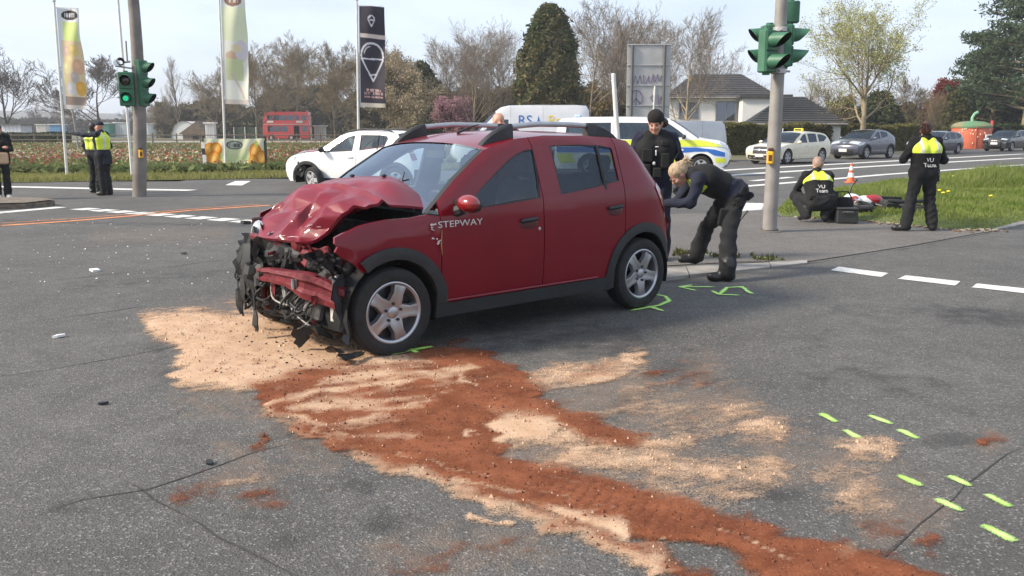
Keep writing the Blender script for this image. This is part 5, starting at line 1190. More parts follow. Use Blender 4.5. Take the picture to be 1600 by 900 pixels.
for pts in ([(-.7, .52), (-.6, .62), (-.5, .52), (-.4, .63), (-.3, .52)], [(-.25, .63), (-.22, .52), (-.1, .54), (.0, .62), (.02, .54)], [(.1, .52), (.2, .64), (.3, .54), (.4, .64), (.5, .55), (.6, .62)], [(-.55 + .28 * math.cos(a), .34 + .10 * math.sin(a)) for a in np.linspace(0, 6.28, 15)], [(-.55, .44), (-.55, .24)], [(-.55, .34), (-.75, .27)], [(-.55, .34), (-.35, .27)], [(.1, .36), (.2, .30), (.3, .36), (.2, .38), (.1, .34)], [(.45, .38), (.5, .24), (.6, .36), (.7, .26)]): scrawl(pts)
mb = MB(); mb.tube([(hw * .25, -.04, z0 + .1), (hw * .3, -.04, z0 + 1.9)], .05, 8); mb.build('side_pole', M_WPOST, t)

# ------------------------------------------------------------------ buildings
M_WALL = mat('white render', (.66, .65, .63), .85, var=.06, vscale=1.5)
M_ROOF = mat('anthracite roof tiles', (.05, .048, .05), .7, var=.25, vscale=2, bump=.4, bscale=8)
M_WINF = mat('window frame', (.16, .15, .15), .5)
GL_H = glass_mat('house glass', (.2, .22, .22), .15, opacity=.6, dark=(.05, .05, .05))
def hip_house(name, label, c, rz, w, d, z_e, z_r, rl, wins, ov=.5, m_roof=None, wall=True):
    t = thing(name, label, 'house', c, rz)
    if wall: mb = MB(); mb.box((0, 0, z_e / 2), (w, d, z_e)); mb.build('wall', M_WALL, t, smooth=False)
    e = [(-w / 2 - ov, -d / 2 - ov, z_e), (w / 2 + ov, -d / 2 - ov, z_e), (w / 2 + ov, d / 2 + ov, z_e), (-w / 2 - ov, d / 2 + ov, z_e)]; r_ = [(-rl / 2, 0, z_r), (rl / 2, 0, z_r)]
    mb = MB(); mb.add(e + r_ + [(x, y, z - .18) for x, y, z in e], [(0, 1, 5, 4), (1, 2, 5), (2, 3, 4, 5), (3, 0, 4), (0, 6, 7, 1), (1, 7, 8, 2), (2, 8, 9, 3), (3, 9, 6, 0), (6, 9, 8, 7)])
    rf = mb.build('roof', m_roof or M_ROOF, t, smooth=False, recalc=True)
    # tile courses
    for k in range(1, 12):
        f = k / 12; q = [Vector(e[0]).lerp(Vector(r_[0]), f), Vector(e[1]).lerp(Vector(r_[1]), f)]; mb = MB(); mb.tube([q[0] + Vector((0, -.02, .02)), q[1] + Vector((0, -.02, .02))], .03, 4); mb.build('tile_course', m_roof or M_ROOF, rf)
    mb = MB(); mb.tube([(-w / 2 - ov, -d / 2 - ov - .06, z_e - .1), (w / 2 + ov, -d / 2 - ov - .06, z_e - .1)], .07, 6); mb.build('gutter', M_GALV, t)
    for (x, z, ww, hh, n) in wins:
        mb = MB(); y = -d / 2
        for dx, dz, sx, sz in ((0, hh / 2, ww, .07), (0, -hh / 2, ww + .14, .07), (-ww / 2, 0, .07, hh), (ww / 2, 0, .07, hh)): mb.box((x + dx, y - .03, z + dz), (sx, .12, sz))
        for k in range(1, n): mb.box((x - ww / 2 + ww * k / n, y - .03, z), (.05, .08, hh))
        wf = mb.build('window', M_WINF, t, smooth=False)
        for k in range(n): mb = MB(); mb.box((x - ww / 2 + ww * (k + .5) / n, y - .012, z), (ww / n - .05, .02, hh - .07)); mb.build('pane', GL_H, wf, smooth=False)
    return t
D = 78.
hip_house('house', 'white house with a dark hipped roof behind the bare tree', (18.3, D + 4, 0), R(-8), 8.6, 8.0, 4.35, 6.45, 4.2, [(-2.6, 3.2, 1.6, 1.3, 2), (1.0, 3.1, 2.6, 1.6, 3), (1.0, 1.2, 2.0, 1.2, 2)])
t = thing('house_wing', 'white rendered gable wing of the house above the hedge', 'house', (21.0, 77, 0), R(-8)); mb = MB(); mb.box((0, 0, 2.05), (3.6, 5, 4.1)); mb.build('wall', M_WALL, t, smooth=False); mb = MB(); mb.box((0, 0, 4.25), (4.2, 5.6, .25)); mb.build('roof', M_ROOF, t, smooth=False)
mb = MB(); mb.tube([(.4, -2.56, 0), (.4, -2.56, 4.1)], .05, 6); mb.build('downpipe', M_GALV, t); mb = MB(); mb.box((-1.2, -2.52, .9), (1.0, .06, .35)); mb.build('window', M_WINF, t)
hip_house('garage', 'low building with a dark pyramid roof right of the white house', (20.6, 67, 0), R(-10), 6.0, 5.0, 2.05, 3.95, 1.5, [], .4, mat('dark slate roof', (.045, .046, .05), .75, var=.2, vscale=1.5, bump=.3, bscale=10))

# far left sheds and tents
def box_shed(name, label, px0, px1, ytop, D, dep, m, roof=None, door=True):
    x0, x1 = (px0 - 800) / 1400 * D, (px1 - 800) / 1400 * D; z = AT(px0, ytop, D).z; t = thing(name, label, 'shed', ((x0 + x1) / 2, D, 0)); w = x1 - x0
    mb = MB(); mb.box((0, dep / 2, z / 2), (w, dep, z)); mb.build('wall', m, t, smooth=False)
    mb = MB(); mb.box((0, dep / 2, z + .08), (w + .4, dep + .4, .16)); mb.build('roof', roof or M_WALL, t, smooth=False)
    if door:
        mb = MB(); mb.box((w * .12, -.02, z * .42), (w * .28, .05, z * .84)); mb.build('door', M_WINF, t, smooth=False)
    for k in range(1, 5): mb = MB(); mb.box((-w / 2 + w * k / 5, -.015, z / 2), (.04, .03, z)); mb.build('panel_joint', mat('joint grey', (.35, .35, .35), .7), t, smooth=False)
    return t
box_shed('shed', 'pale grey cabin under the bare tree at the far left', 15, 44, 196, 128, 3, mat('pale cladding', (.55, .57, .60), .7), mat('dark flat roof', (.12, .12, .12), .8), False)
for i, (a, b_, yt, mm, lb) in enumerate(((88, 104, 195, (.10, .28, .50), 'small blue and white stall in the distance behind the leftmost flag'), (168, 180, 193, (.03, .22, .16), 'small green stall left of the signal post in the distance'), (188, 202, 192, (.72, .72, .70), 'small white stall just left of the signal post'), (228, 240, 194, (.70, .70, .66), 'small white stall right of the left signal post'), (243, 256, 194, (.66, .66, .60), 'second small pale stall right of the left signal post'), (68, 82, 195, (.60, .55, .50), 'small beige stall between the grey cabin and the leftmost flag'))):
    box_shed('stall', lb, a, b_, yt, 190 + i * 3, 3, mat('stall %d' % i, mm, .7), M_WALL, False)
box_shed('cabinet', 'white cabinet left of the pumpkin banner in the distance', 328, 341, 193, 118, 1, mat('cabinet white', (.64, .62, .58), .7), None, False)
box_shed('cabinet', 'cream cabinet right of the red bus', 495.5, 512, 197.5, 135, 1, mat('cabinet cream', (.60, .56, .48), .7), None, False)
# polytunnel and thatched hut
D = 150.; x = (302 - 800) / 1400 * D; t = thing('polytunnel', 'white rounded tent hall beyond the field', 'tent', (x, D, 0)); mb = MB()
mb.grid([[(2.2 * math.cos(a) * 1.0 - .6, 5 * k, 2.95 * math.sin(a)) for a in np.linspace(0, math.pi, 15)] for k in (0, .5, 1)]); mb.add([(2.2 * math.cos(a) - .6, 0, 2.95 * math.sin(a)) for a in np.linspace(0, math.pi, 15)], [tuple(range(15))]); mb.build('skin', mat('white foil', (.72, .72, .70), .6), t, recalc=True)
mb = MB(); mb.tube([(2.2 * math.cos(a) - .6, -.05, 2.95 * math.sin(a)) for a in np.linspace(0, math.pi, 15)], .06, 5); mb.build('hoop', M_GALV, t)
D = 140.; x = (309 - 800) / 1400 * D; t = thing('hut', 'brown pointed wooden hut in front of the white tent', 'hut', (x, D, 0)); mb = MB()
mb.add([(-2.3, 0, .9), (2.0, 0, .9), (0.6, 0, 2.9), (-2.3, 4, .9), (2.0, 4, .9), (.6, 4, 2.9)], [(0, 2, 5, 3), (1, 4, 5, 2), (0, 1, 2)]); mb.build('roof', mat('thatch', (.17, .13, .09), .95, var=.4, vscale=3), t, smooth=False)
mb = MB(); mb.box((-.1, 2, .5), (3.2, 3.6, 1.0)); mb.build('wall', mat('weathered boards', (.20, .16, .12), .9, var=.3, vscale=4), t, smooth=False); mb = MB(); mb.box((.3, .15, .55), (.9, .1, 1.1)); mb.build('door', M_UNDER, t, smooth=False)

# red double-decker bus
D = 132.; b = Vector(((452 - 800) / 1400 * D, D, 0)); t = thing('double_decker_bus', 'red double-decker bus parked beyond the tulip field', 'bus', b, R(3))
P_BUS = paint('bus red', (.60, .04, .035), .4, 0); sc_ = 1.0; Lb, Hb, Wb = 6.6, 4.15, 2.4
P2 = [(-3.1, .35), (-3.3, .6), (-3.3, 2.1), (-3.15, 3.4), (-2.95, 4.0), (-2.7, 4.15), (3.1, 4.15), (3.3, 4.0), (3.35, .5), (3.2, .35)]
mb = MB(); mb.prism([(p[0], p[1]) for p in P2], 0, Wb, Matrix.Rotation(R(90), 3, 'X'), (0, Wb, 0)); mb.build('body', P_BUS, t, smooth=False, recalc=True)
GLB = glass_mat('bus glass', (.1, .1, .1), .12, opacity=.8, dark=(.03, .03, .03))
for (x0, x1, z0_, z1_) in ((-2.6, -1.9, 2.95, 3.65), (-1.8, -.9, 2.95, 3.65), (-.8, .1, 2.95, 3.65), (.2, 1.1, 2.95, 3.65), (1.3, 1.9, 2.95, 3.65), (2.3, 3.0, 2.95, 3.65), (-2.6, -1.7, 1.3, 2.1), (-1.6, -.8, 1.3, 2.1), (-.7, .2, 1.3, 2.1), (2.35, 3.05, 1.3, 2.1)):
    mb = MB(); mb.box(((x0 + x1) / 2, -.012, (z0_ + z1_) / 2), (x1 - x0, .03, z1_ - z0_), None, .01); mb.build('window', GLB, t)
mb = MB(); mb.box((1.55, -.012, 1.3), (.8, .03, 1.75)); mb.build('doorway', M_UNDER, t)
for x in (-2.2, 2.0):
    mb = MB(); mb.box((x, -.012, 2.72), (.9, .03, .30)); mb.build('advert_panel', mat('advert white', (.7, .66, .62), .6), t)
for x in (-2.1, .75): mb = MB(); mb.lathe([(.001, .1), (.24, .1), (.42, .1), (.45, .05), (.45, -.2)], 18, Matrix.Rotation(R(90), 3, 'X'), (x, .02, .45)); mb.mi = 1; mb.lathe([(.001, .12), (.22, .12)], 18, Matrix.Rotation(R(90), 3, 'X'), (x, .02, .45)); mb.build('wheel', [M_TYRE, mat('bus hub', (.5, .45, .4), .5)], t)
mb = MB(); mb.box((0, -.02, 2.35), (6.4, .03, .08)); mb.build('band', mat('bus cream band', (.6, .45, .35), .5), t)

# strawberry kiosk
D = 77.; b = Vector(((1507 - 800) / 1400 * D, D, 0)); t = thing('strawberry_kiosk', 'round orange red strawberry kiosk with white dots and green lid', 'kiosk', b)
M_STR = mat('strawberry red', (.52, .12, .06), .55, var=.12, vscale=1.2); r_ = 1.55; zt = 1.78
mb = MB(); mb.lathe([(r_ * .96, 0), (r_, .4), (r_ * 1.02, 1.0), (r_, 1.6), (r_ * .97, zt)], 36); mb.build('body', M_STR, t)
mb = MB(); mb.lathe([(r_ * 1.03, zt - .05), (r_ * 1.03, zt + .1), (r_ * .9, zt + .30), (r_ * .6, zt + .46), (.001, zt + .54)], 36); mb.build('lid', mat('leaf green lid', (.07, .22, .11), .55, col2=(.30, .18, .09), vscale=.55), t)
mb = MB(); mb.tube([(-.1, -.2, zt + .4), (-.12, -.2, zt + .8), (.05, -.2, zt + 1.1), (.32, -.2, zt + 1.25)], [.14, .12, .12, .13], 8); mb.build('stalk', mat('stalk green', (.22, .42, .26), .6), t)
mb = MB(); mb.tube([(r_ * .95, -.4, zt - .3), (r_ * .97, -.4, zt + .55)], .12, 8); mb.build('chimney', mat('red pipe', (.55, .08, .07), .5), t)
random.seed(8)
for k in range(26):
    a = R(random.uniform(185, 355)); z = random.uniform(.3, 1.65); q = Vector((math.cos(a), math.sin(a), 0)); mb = MB(); mb.ball(q * (r_ * 1.015) + Vector((0, 0, z)), (.05, .05, .08), 7, 5); mb.build('seed_dot', mat('seed cream', (.75, .62, .38), .6), t)
mb = MB(); mb.box((.95, -r_ * .98, .7), (1.3, .12, .95), rotm('Z', 20), .02); mb.build('counter_panel', M_WALL, t)
mb = MB(); mb.tube([(-.35, -r_ * 1.0, 0), (-.35, -r_ * 1.0, zt + .05)], .05, 6); mb.build('mullion', mat('kiosk trim', (.42, .09, .05), .6), t)
# distant low building with a blue-grey roof
D = 120.; t = thing('barn', 'low blue grey roofed hall behind the leafing tree', 'barn', ((1372 - 800) / 1400 * D, D, 0)); mb = MB(); mb.add([(-4, 0, 2.6), (4, 0, 2.6), (4, 5, 5.8), (-4, 5, 5.8), (-4, 10, 2.6), (4, 10, 2.6)], [(0, 1, 2, 3), (3, 2, 5, 4), (0, 3, 4), (1, 5, 2)]); mb.build('roof', mat('blue grey metal roof', (.20, .22, .27), .6), t, smooth=False); mb = MB(); mb.box((0, 5, 1.3), (7.8, 9.6, 2.6)); mb.build('wall', M_WALL, t, smooth=False)
# field fence posts with two rails
t = thing('field_fence', 'wooden post and rail fence along the far side of the tulip field', 'fence', (0, 0, 0)); pr = None
for i in range(26):
    p = Vector((-75 + i * 2.6, 99 - i * .1, 0)); mb = MB(); mb.box((0, 0, .6), (.12, .12, 1.2)); o = mb.build('fence_post', mat('fence wood', (.14, .11, .085), .9), t, smooth=False); o.location = p
    if pr is not None:
        for z in (.5, 1.0): mb = MB(); mb.tube([pr + Vector((0, -.08, z)), p + Vector((0, -.08, z))], .05, 5); mb.build('rail', mat('fence wood', (.14, .11, .085)), t)
    pr = p
t = thing('mesh_fence', 'dark green mesh fence with pale posts beside the red bus', 'fence', (0, 0, 0))
for i in range(8):
    x = (372 + i * 17 - 800) / 1400 * 142; mb = MB(); mb.tube([(x, 142, 0), (x, 142, 2.0)], .06, 6); mb.build('fence_post', M_WPOST, t)
mb = MB(); mb.box(((372 + 60 - 800) / 1400 * 142, 142.1, 1.0), (12, .03, 1.9)); mb.build('mesh_panel', mat('fence mesh green', (.04, .06, .035), .9), t, smooth=False)

# traffic cone
t = thing('traffic_cone', 'orange and white traffic cone at the far edge of the grass verge', 'traffic cone', Vector((9.62, 25.6, .0))); t.scale = (.78, .78, .78)
M_CO = mat('cone orange', (.72, .13, .04), .5); M_CW = mat('cone white', (.8, .8, .78), .4)
mb = MB(); mb.box((0, 0, .11), (.36, .36, .04), None, .015); mb.build('base', M_CO, t)
for nm, z0_, z1_, m in (('cone_band', .12, .30, M_CO), ('cone_band', .30, .46, M_CW), ('cone_band', .46, .56, M_CO), ('cone_band', .56, .70, M_CW), ('cone_tip', .70, .80, M_CO)):
    f = lambda z: .145 - (z - .12) * .165; mb = MB(); mb.lathe([(f(z0_), z0_), (f(z1_), z1_)] + ([(.001, z1_)] if nm == 'cone_tip' else []), 20); mb.build(nm, m, t)
# ================================================================== people: one continuous skin per body from blended solids
def surface_nets(F, org, h):
    nx, ny, nz = F.shape; S = F < 0
    c = [S[a:nx - 1 + a, b:ny - 1 + b, d:nz - 1 + d] for a in (0, 1) for b in (0, 1) for d in (0, 1)]
    anyc = np.logical_or.reduce(c); allc = np.logical_and.reduce(c); act = anyc & ~allc
    I = np.argwhere(act); idx = -np.ones(act.shape, int); idx[act] = np.arange(len(I))
    acc = np.zeros((len(I), 3)); cnt = np.zeros(len(I)); cs = [(a, b, d) for a in (0, 1) for b in (0, 1) for d in (0, 1)]
    val = {q: F[I[:, 0] + q[0], I[:, 1] + q[1], I[:, 2] + q[2]] for q in cs}
    for i, p in enumerate(cs):
        for q in cs[i + 1:]:
            if sum(abs(p[k] - q[k]) for k in range(3)) != 1: continue
            a, b = val[p], val[q]; k = (a < 0) != (b < 0); t = np.where(k, a / np.where(k, a - b, 1), 0)
            for ax in range(3): acc[:, ax] += np.where(k, p[ax] + (q[ax] - p[ax]) * t, 0)
            cnt += k
    V = (I + acc / cnt[:, None]) * h + org; faces = []
    for ax in range(3):
        o1, o2 = [a for a in range(3) if a != ax]
        A = np.take(S, range(0, S.shape[ax] - 1), ax); B = np.take(S, range(1, S.shape[ax]), ax); E_ = np.argwhere(A != B)
        E_ = E_[(E_[:, o1] > 0) & (E_[:, o2] > 0) & (E_[:, o1] < S.shape[o1] - 1) & (E_[:, o2] < S.shape[o2] - 1)]
        if not len(E_): continue
        q = []
        for d1, d2 in ((1, 1), (0, 1), (0, 0), (1, 0)):
            e = E_.copy(); e[:, o1] -= d1; e[:, o2] -= d2; q.append(idx[e[:, 0], e[:, 1], e[:, 2]])
        q = np.stack(q, 1); fl = A[E_[:, 0], E_[:, 1], E_[:, 2]]
        if ax == 1: fl = ~fl
        q[~fl] = q[~fl][:, ::-1]; faces.append(q)
    return V, np.concatenate(faces)
def sdf_mesh(prims, h, k=.025, fold=0.0, clip=None, grow=0.0):
    """prims: ('c',A,B,ra,rb,tag[,k]) or ('e',C,(rx,ry,rz),Matrix3|None,tag)"""
    lo = np.full(3, 1e9); hi = -lo
    for p in prims:
        if p[0] == 'c':
            for q, r_ in ((p[1], p[3]), (p[2], p[4])): lo = np.minimum(lo, np.array(q) - r_ - grow); hi = np.maximum(hi, np.array(q) + r_ + grow)
        else: m_ = max(p[2]); lo = np.minimum(lo, np.array(p[1]) - m_ - grow); hi = np.maximum(hi, np.array(p[1]) + m_ + grow)
    lo -= 4 * h; hi += 4 * h; n = np.ceil((hi - lo) / h).astype(int) + 1
    F = np.full(n, 1e3); T = np.zeros(n, np.int16); D = np.full(n, 1e3)
    for p in prims:
        if p[0] == 'c': bl = np.minimum(np.array(p[1]) - p[3], np.array(p[2]) - p[4]); bh = np.maximum(np.array(p[1]) + p[3], np.array(p[2]) + p[4])
        else: m_ = max(p[2]); bl = np.array(p[1]) - m_; bh = np.array(p[1]) + m_
        a = np.clip(np.floor((bl - .06 - grow - lo) / h).astype(int), 0, n); b = np.clip(np.ceil((bh + .06 + grow - lo) / h).astype(int) + 1, 0, n)
        sl = tuple(slice(a[i], b[i]) for i in range(3))
        X = np.stack(np.meshgrid(*[np.arange(a[i], b[i]) * h + lo[i] for i in range(3)], indexing='ij'), -1)
        if p[0] == 'c':
            A, B = np.array(p[1], float), np.array(p[2], float); d = B - A; t = np.clip(((X - A) @ d) / max(d @ d, 1e-9), 0, 1); dist = np.linalg.norm(X - A - t[..., None] * d, axis=-1) - (p[3] + (p[4] - p[3]) * t) - grow
        else:
            Y = X - np.array(p[1]); 
            if p[3] is not None: Y = Y @ np.array(p[3])
            r_ = np.array(p[2]) + grow; q = np.linalg.norm(Y / r_, axis=-1); g = np.linalg.norm(Y / r_ ** 2, axis=-1); dist = np.where(g > 1e-6, q * (q - 1) / np.maximum(g, 1e-6), -min(r_))
        kk = p[6] if len(p) > 6 else k
        f = F[sl]; hh = np.clip(.5 + .5 * (f - dist) / kk, 0, 1); F[sl] = f * (1 - hh) + dist * hh - kk * hh * (1 - hh)
        m_ = dist < D[sl]; D[sl] = np.where(m_, dist, D[sl]); T[sl] = np.where(m_, p[-1] if p[0] == 'e' else p[5], T[sl])
    X = None
    if fold or clip:
        X = np.stack(np.meshgrid(*[np.arange(n[i]) * h + lo[i] for i in range(3)], indexing='ij'), -1)
    if fold:
        nn = np.abs(np.sin(X[..., 2] * 23 + 3.2 * np.sin(X[..., 0] * 8 + X[..., 2] * 3) + 2.4 * np.sin(X[..., 1] * 10 + 1))) * 1.3 - .8 + np.sin(X[..., 0] * 33 + X[..., 2] * 21 + 2 * np.sin(X[..., 1] * 17)) * .45
        F = F + fold * nn * (T < 3)      # only cloth creases
    if clip:
        for c, nrm in clip: F = np.maximum(F, (X - np.array(c)) @ np.array(nrm))
    V, Q = surface_nets(F, lo, h); ci = np.clip(np.round((V[Q].mean(1) - lo) / h).astype(int), 0, n - 1)
    return V, Q, T[ci[:, 0], ci[:, 1], ci[:, 2]]
def mesh_vq(name, V, Q, mats, mi=None, parent=None):
    me = bpy.data.meshes.new(name); me.from_pydata(V.tolist(), [], Q.tolist())
    for m in mats: me.materials.append(m)
    if mi is not None: me.polygons.foreach_set('material_index', np.asarray(mi, np.int32))
    me.polygons.foreach_set('use_smooth', [True] * len(me.polygons)); me.update(); return link(name, me, parent)
M_NAVY = mat('navy uniform cloth', (.008, .011, .027), .88, var=.35, vscale=9, bump=.35, bscale=70)
M_TROU = mat('dark uniform trousers', (.009, .0095, .011), .9, var=.35, vscale=9, bump=.35, bscale=70)
M_BLKC = mat('black cloth', (.006, .006, .007), .9, var=.3, vscale=10, bump=.3, bscale=70)
M_BOOT = mat('black boots', (.010, .010, .010), .45, var=.3)
M_SKIN = mat('skin', (.52, .27, .19), .5, var=.10, vscale=14)
M_GLOV = mat('black gloves', (.009, .009, .010), .6, var=.3)
M_HIVIS = mat('high visibility yellow', (.66, .80, .06), .7, var=.08, vscale=12, bump=.2, bscale=60)
M_REFL = mat('reflective tape', (.62, .64, .62), .35, metal=.2, var=.1)
M_WTXT = mat('white print', (.72, .72, .70), .6)
M_EYE = mat('eye', (.03, .02, .015), .2)
M_LIP = mat('lips', (.34, .12, .10), .5)
V3 = lambda *a: np.array(a, float)
def lerp(a, b, t): return np.array(a) * (1 - t) + np.array(b) * t
def rotz(a): return np.array(Matrix.Rotation(R(a), 3, 'Z'))
def rotx(a): return np.array(Matrix.Rotation(R(a), 3, 'X'))
def roty(a): return np.array(Matrix.Rotation(R(a), 3, 'Y'))
def foot(a, ang, pitch=0):
    d = rotz(ang) @ V3(0, -1, 0); a = np.array(a)
    return [('c', a + V3(0, 0, .0), a + V3(0, 0, .12), .052, .058, 2), ('c', a - d * .04 + V3(0, 0, -.025), a + d * .17 + V3(0, 0, -.038 + pitch), .045, .036, 2), ('c', a + d * .06 + V3(0, 0, -.03), a + d * .15 + V3(0, 0, -.036 + pitch), .05, .042, 2)]
def hand(w, d, up, tagv, curl=.4, s=1.0):
    """wrist, pointing direction, back-of-hand direction"""
    d = np.array(d) / np.linalg.norm(d); up = np.array(up); up = up - d * (up @ d); up /= np.linalg.norm(up); sd_ = np.cross(d, up); w = np.array(w); P = []
    P.append(('c', w, w + d * .075 * s, .028 * s, .030 * s, tagv)); P += [('c', w + d * .06 * s - sd_ * .018 * s, w + d * .085 * s - sd_ * .028 * s, .022 * s, .016 * s, tagv), ('c', w + d * .06 * s + sd_ * .018 * s, w + d * .085 * s + sd_ * .028 * s, .022 * s, .016 * s, tagv)]
    for i, (o, l) in enumerate(((-.032, .070), (-.011, .082), (.011, .078), (.031, .062))):
        b = w + d * .085 * s + sd_ * o * s; m1 = b + (d * (1 - curl * .35) - up * curl * .5) * l * .5 * s; e = m1 + (d * (1 - curl) - up * curl) * l * .55 * s
        P += [('c', b, m1, .0105 * s, .0095 * s, tagv, .006), ('c', m1, e, .0095 * s, .008 * s, tagv, .006)]
    t0 = w + d * .03 * s - sd_ * .028 * s; t1 = t0 + (d * .7 - sd_ * .7) * .045 * s; P += [('c', t0, t1, .014 * s, .012 * s, tagv, .008), ('c', t1, t1 + (d * .95 - sd_ * .2 - up * .3) * .035 * s, .011 * s, .009 * s, tagv, .006)]
    return P
# tags: 0 jacket, 1 trousers, 2 boots, 3 skin, 4 glove, 5 hair/hat painted on body
def person(name, label, loc, yaw, J, h=.011, jacket=None, trous=None, fem=False, glove=True, hair=None, hat=None, bulk=1.0, fold=.008, hand_up=None, feet=((0, 0), (0, 0)), curl=.5, headyaw=0, headpitch=0, sleeves=True, headroll=0):
    o = thing(name, label, 'person', loc, yaw)
    hg = 4 if glove else 3; sw = .95 if fem else 1.05
    pel, ch, nk, hd = [np.array(J[k], float) for k in ('pel', 'ch', 'nk', 'hd')]; ax = (ch - pel) / np.linalg.norm(ch - pel); sh = np.array(J['sR']) - np.array(J['sL']); lat = sh / np.linalg.norm(sh); fr = np.cross(ax, lat); b = bulk
    tor = []
    for s_ in (-1, 1):
        tor += [('c', pel + lat * .075 * s_, lerp(pel, ch, .55) + lat * .065 * s_, .105 * b, .108 * b, 0), ('c', lerp(pel, ch, .5) + lat * .065 * s_, ch + lat * .085 * s_, .108 * b, .120 * b, 0), ('c', ch + lat * .08 * s_, lerp(ch, nk, .65) + lat * .06 * s_, .115 * b, .070, 0)]
    tor += [('c', np.array(J['sL']), lerp(J['sL'], nk, .6), .062 * b, .060, 0), ('c', np.array(J['sR']), lerp(J['sR'], nk, .6), .062 * b, .060, 0)]
    if fem: tor += [('e', ch + fr * .085 + lat * .07 * s_, (.075, .07, .07), None, 0) for s_ in (-1, 1)]
    P = list(tor)
    for S_ in 'LR':
        s_, e, w = [np.array(J[k + S_], float) for k in ('s', 'e', 'h')]
        P += [('c', s_, e, .062 * b, .050 * b, 0), ('c', e, w, .050 * b, .036 * b, 0), ('c', lerp(e, w, .93), lerp(e, w, 1.02), .034, .030, 0 if sleeves else 3)]
        d = (w - e) / np.linalg.norm(w - e); up = (hand_up or {}).get(S_, (0, -.3, 1)); P += hand(lerp(e, w, 1.03), (hand_up or {}).get(S_ + 'd', d), up, hg, curl)
        hp, kn, an = [np.array(J[k + S_], float) for k in ('p', 'k', 'a')]
        P += [('c', hp, kn, .098 * b * (1.04 if fem else 1), .068 * b, 1), ('c', kn, an, .072 * b, .066 * b, 1), ('c', lerp(kn, an, .3), lerp(kn, an, .88), .076 * b, .074 * b, 1), ('c', hp, pel, .11 * b, .11 * b, 1)]
        P += foot(an, *feet[0 if S_ == 'L' else 1])
    P += [('c', pel + lat * .06, pel - lat * .06, .125 * b, .125 * b, 1)]
    P += [('c', pel + lat * .085 + ax * .02, pel + lat * .08 + ax * .14, .122 * b, .112 * b, 0), ('c', pel - lat * .085 + ax * .02, pel - lat * .08 + ax * .14, .122 * b, .112 * b, 0)]
    HM = rotz(headyaw) @ rotx(headpitch) @ roty(headroll); E3 = lambda v: hd + HM @ V3(*v)
    P += [('c', nk, lerp(nk, hd, .7), .058, .055, 3), ('c', nk, lerp(nk, hd, .22), .068, .064, 0)]
    P += [('e', hd + HM @ V3(0, .012, .03), (.076, .094, .090), HM, 3), ('e', E3((0, -.022, -.045)), (.058, .068, .070), HM, 3), ('c', E3((0, -.088, .005)), E3((0, -.108, -.026)), .010, .014, 3, .012), ('e', E3((0, -.075, -.085)), (.026, .020, .018), HM, 3)]
    for s_ in (-1, 1): P += [('e', E3((.076 * s_, .008, -.012)), (.012, .022, .032), HM, 3), ('e', E3((.034 * s_, -.070, -.028)), (.026, .022, .022), HM, 3)]
    V, Q, T = sdf_mesh(P, h, fold=fold)
    body = mesh_vq('body', V, Q, [jacket or M_NAVY, trous or M_TROU, M_BOOT, M_SKIN, M_GLOV], T, o)
    # face details
    for s_ in (-1, 1):
        mb = MB(); mb.ball(E3((.031 * s_, -.085, .004)), (.012, .008, .007), 8, 6, Matrix(HM.tolist())); mb.build('eye', M_EYE, o)
        mb = MB(); mb.tube([E3((.016 * s_, -.092, .020)), E3((.034 * s_, -.089, .024)), E3((.050 * s_, -.078, .018))], .004, 5); mb.build('eyebrow', hair or M_EYE, o)
    mb = MB(); mb.tube([E3((-.022, -.088, -.060)), E3((0, -.096, -.058)), E3((.022, -.088, -.060))], [.003, .006, .003], 6); mb.build('mouth', M_LIP, o)
    return o, body, dict(tor=tor, hd=hd, HM=HM, E3=E3, ax=ax, lat=lat, fr=fr, pel=pel, ch=ch, nk=nk, h=h)
def shell(o, name, prims, grow, mats, fn=None, clip=None, h=.011, k=.03, fold=.003):
    V, Q, T = sdf_mesh(prims, h, k=k, grow=grow, clip=clip, fold=fold); mi = None
    if fn is not None: c = V[Q].mean(1); mi = fn(c)
    return mesh_vq(name, V, Q, mats, mi, o)
def hair_cap(o, K, m, extra=(), cut=-.01, front=-.062, h=None):
    E3, HM = K['E3'], K['HM']; P = [('e', E3((0, .018, .036)), (.084, .100, .094), HM, 0), ('e', E3((0, .045, -.005)), (.080, .075, .085), HM, 0)] + list(extra)
    V, Q, T = sdf_mesh(P, h or K['h'], fold=0, clip=None if extra else None)
    # keep hair off the face
    L_ = (V - K['hd']) @ HM; face = (L_[:, 1] < front + .25 * np.clip(L_[:, 2] - .02, -.2, .05) * 0) & (L_[:, 2] < .055); keep = ~face[Q].any(1) & ~((L_[:, 2] < -.02) & (L_[:, 1] < -.005))[Q].any(1)
    n_ = np.random.RandomState(1).rand(len(V)) - .5
    V = V + (n_ * .006)[:, None] * (V - K['hd']) / .1
    return mesh_vq('hair', V, Q[keep], [m], None, o)
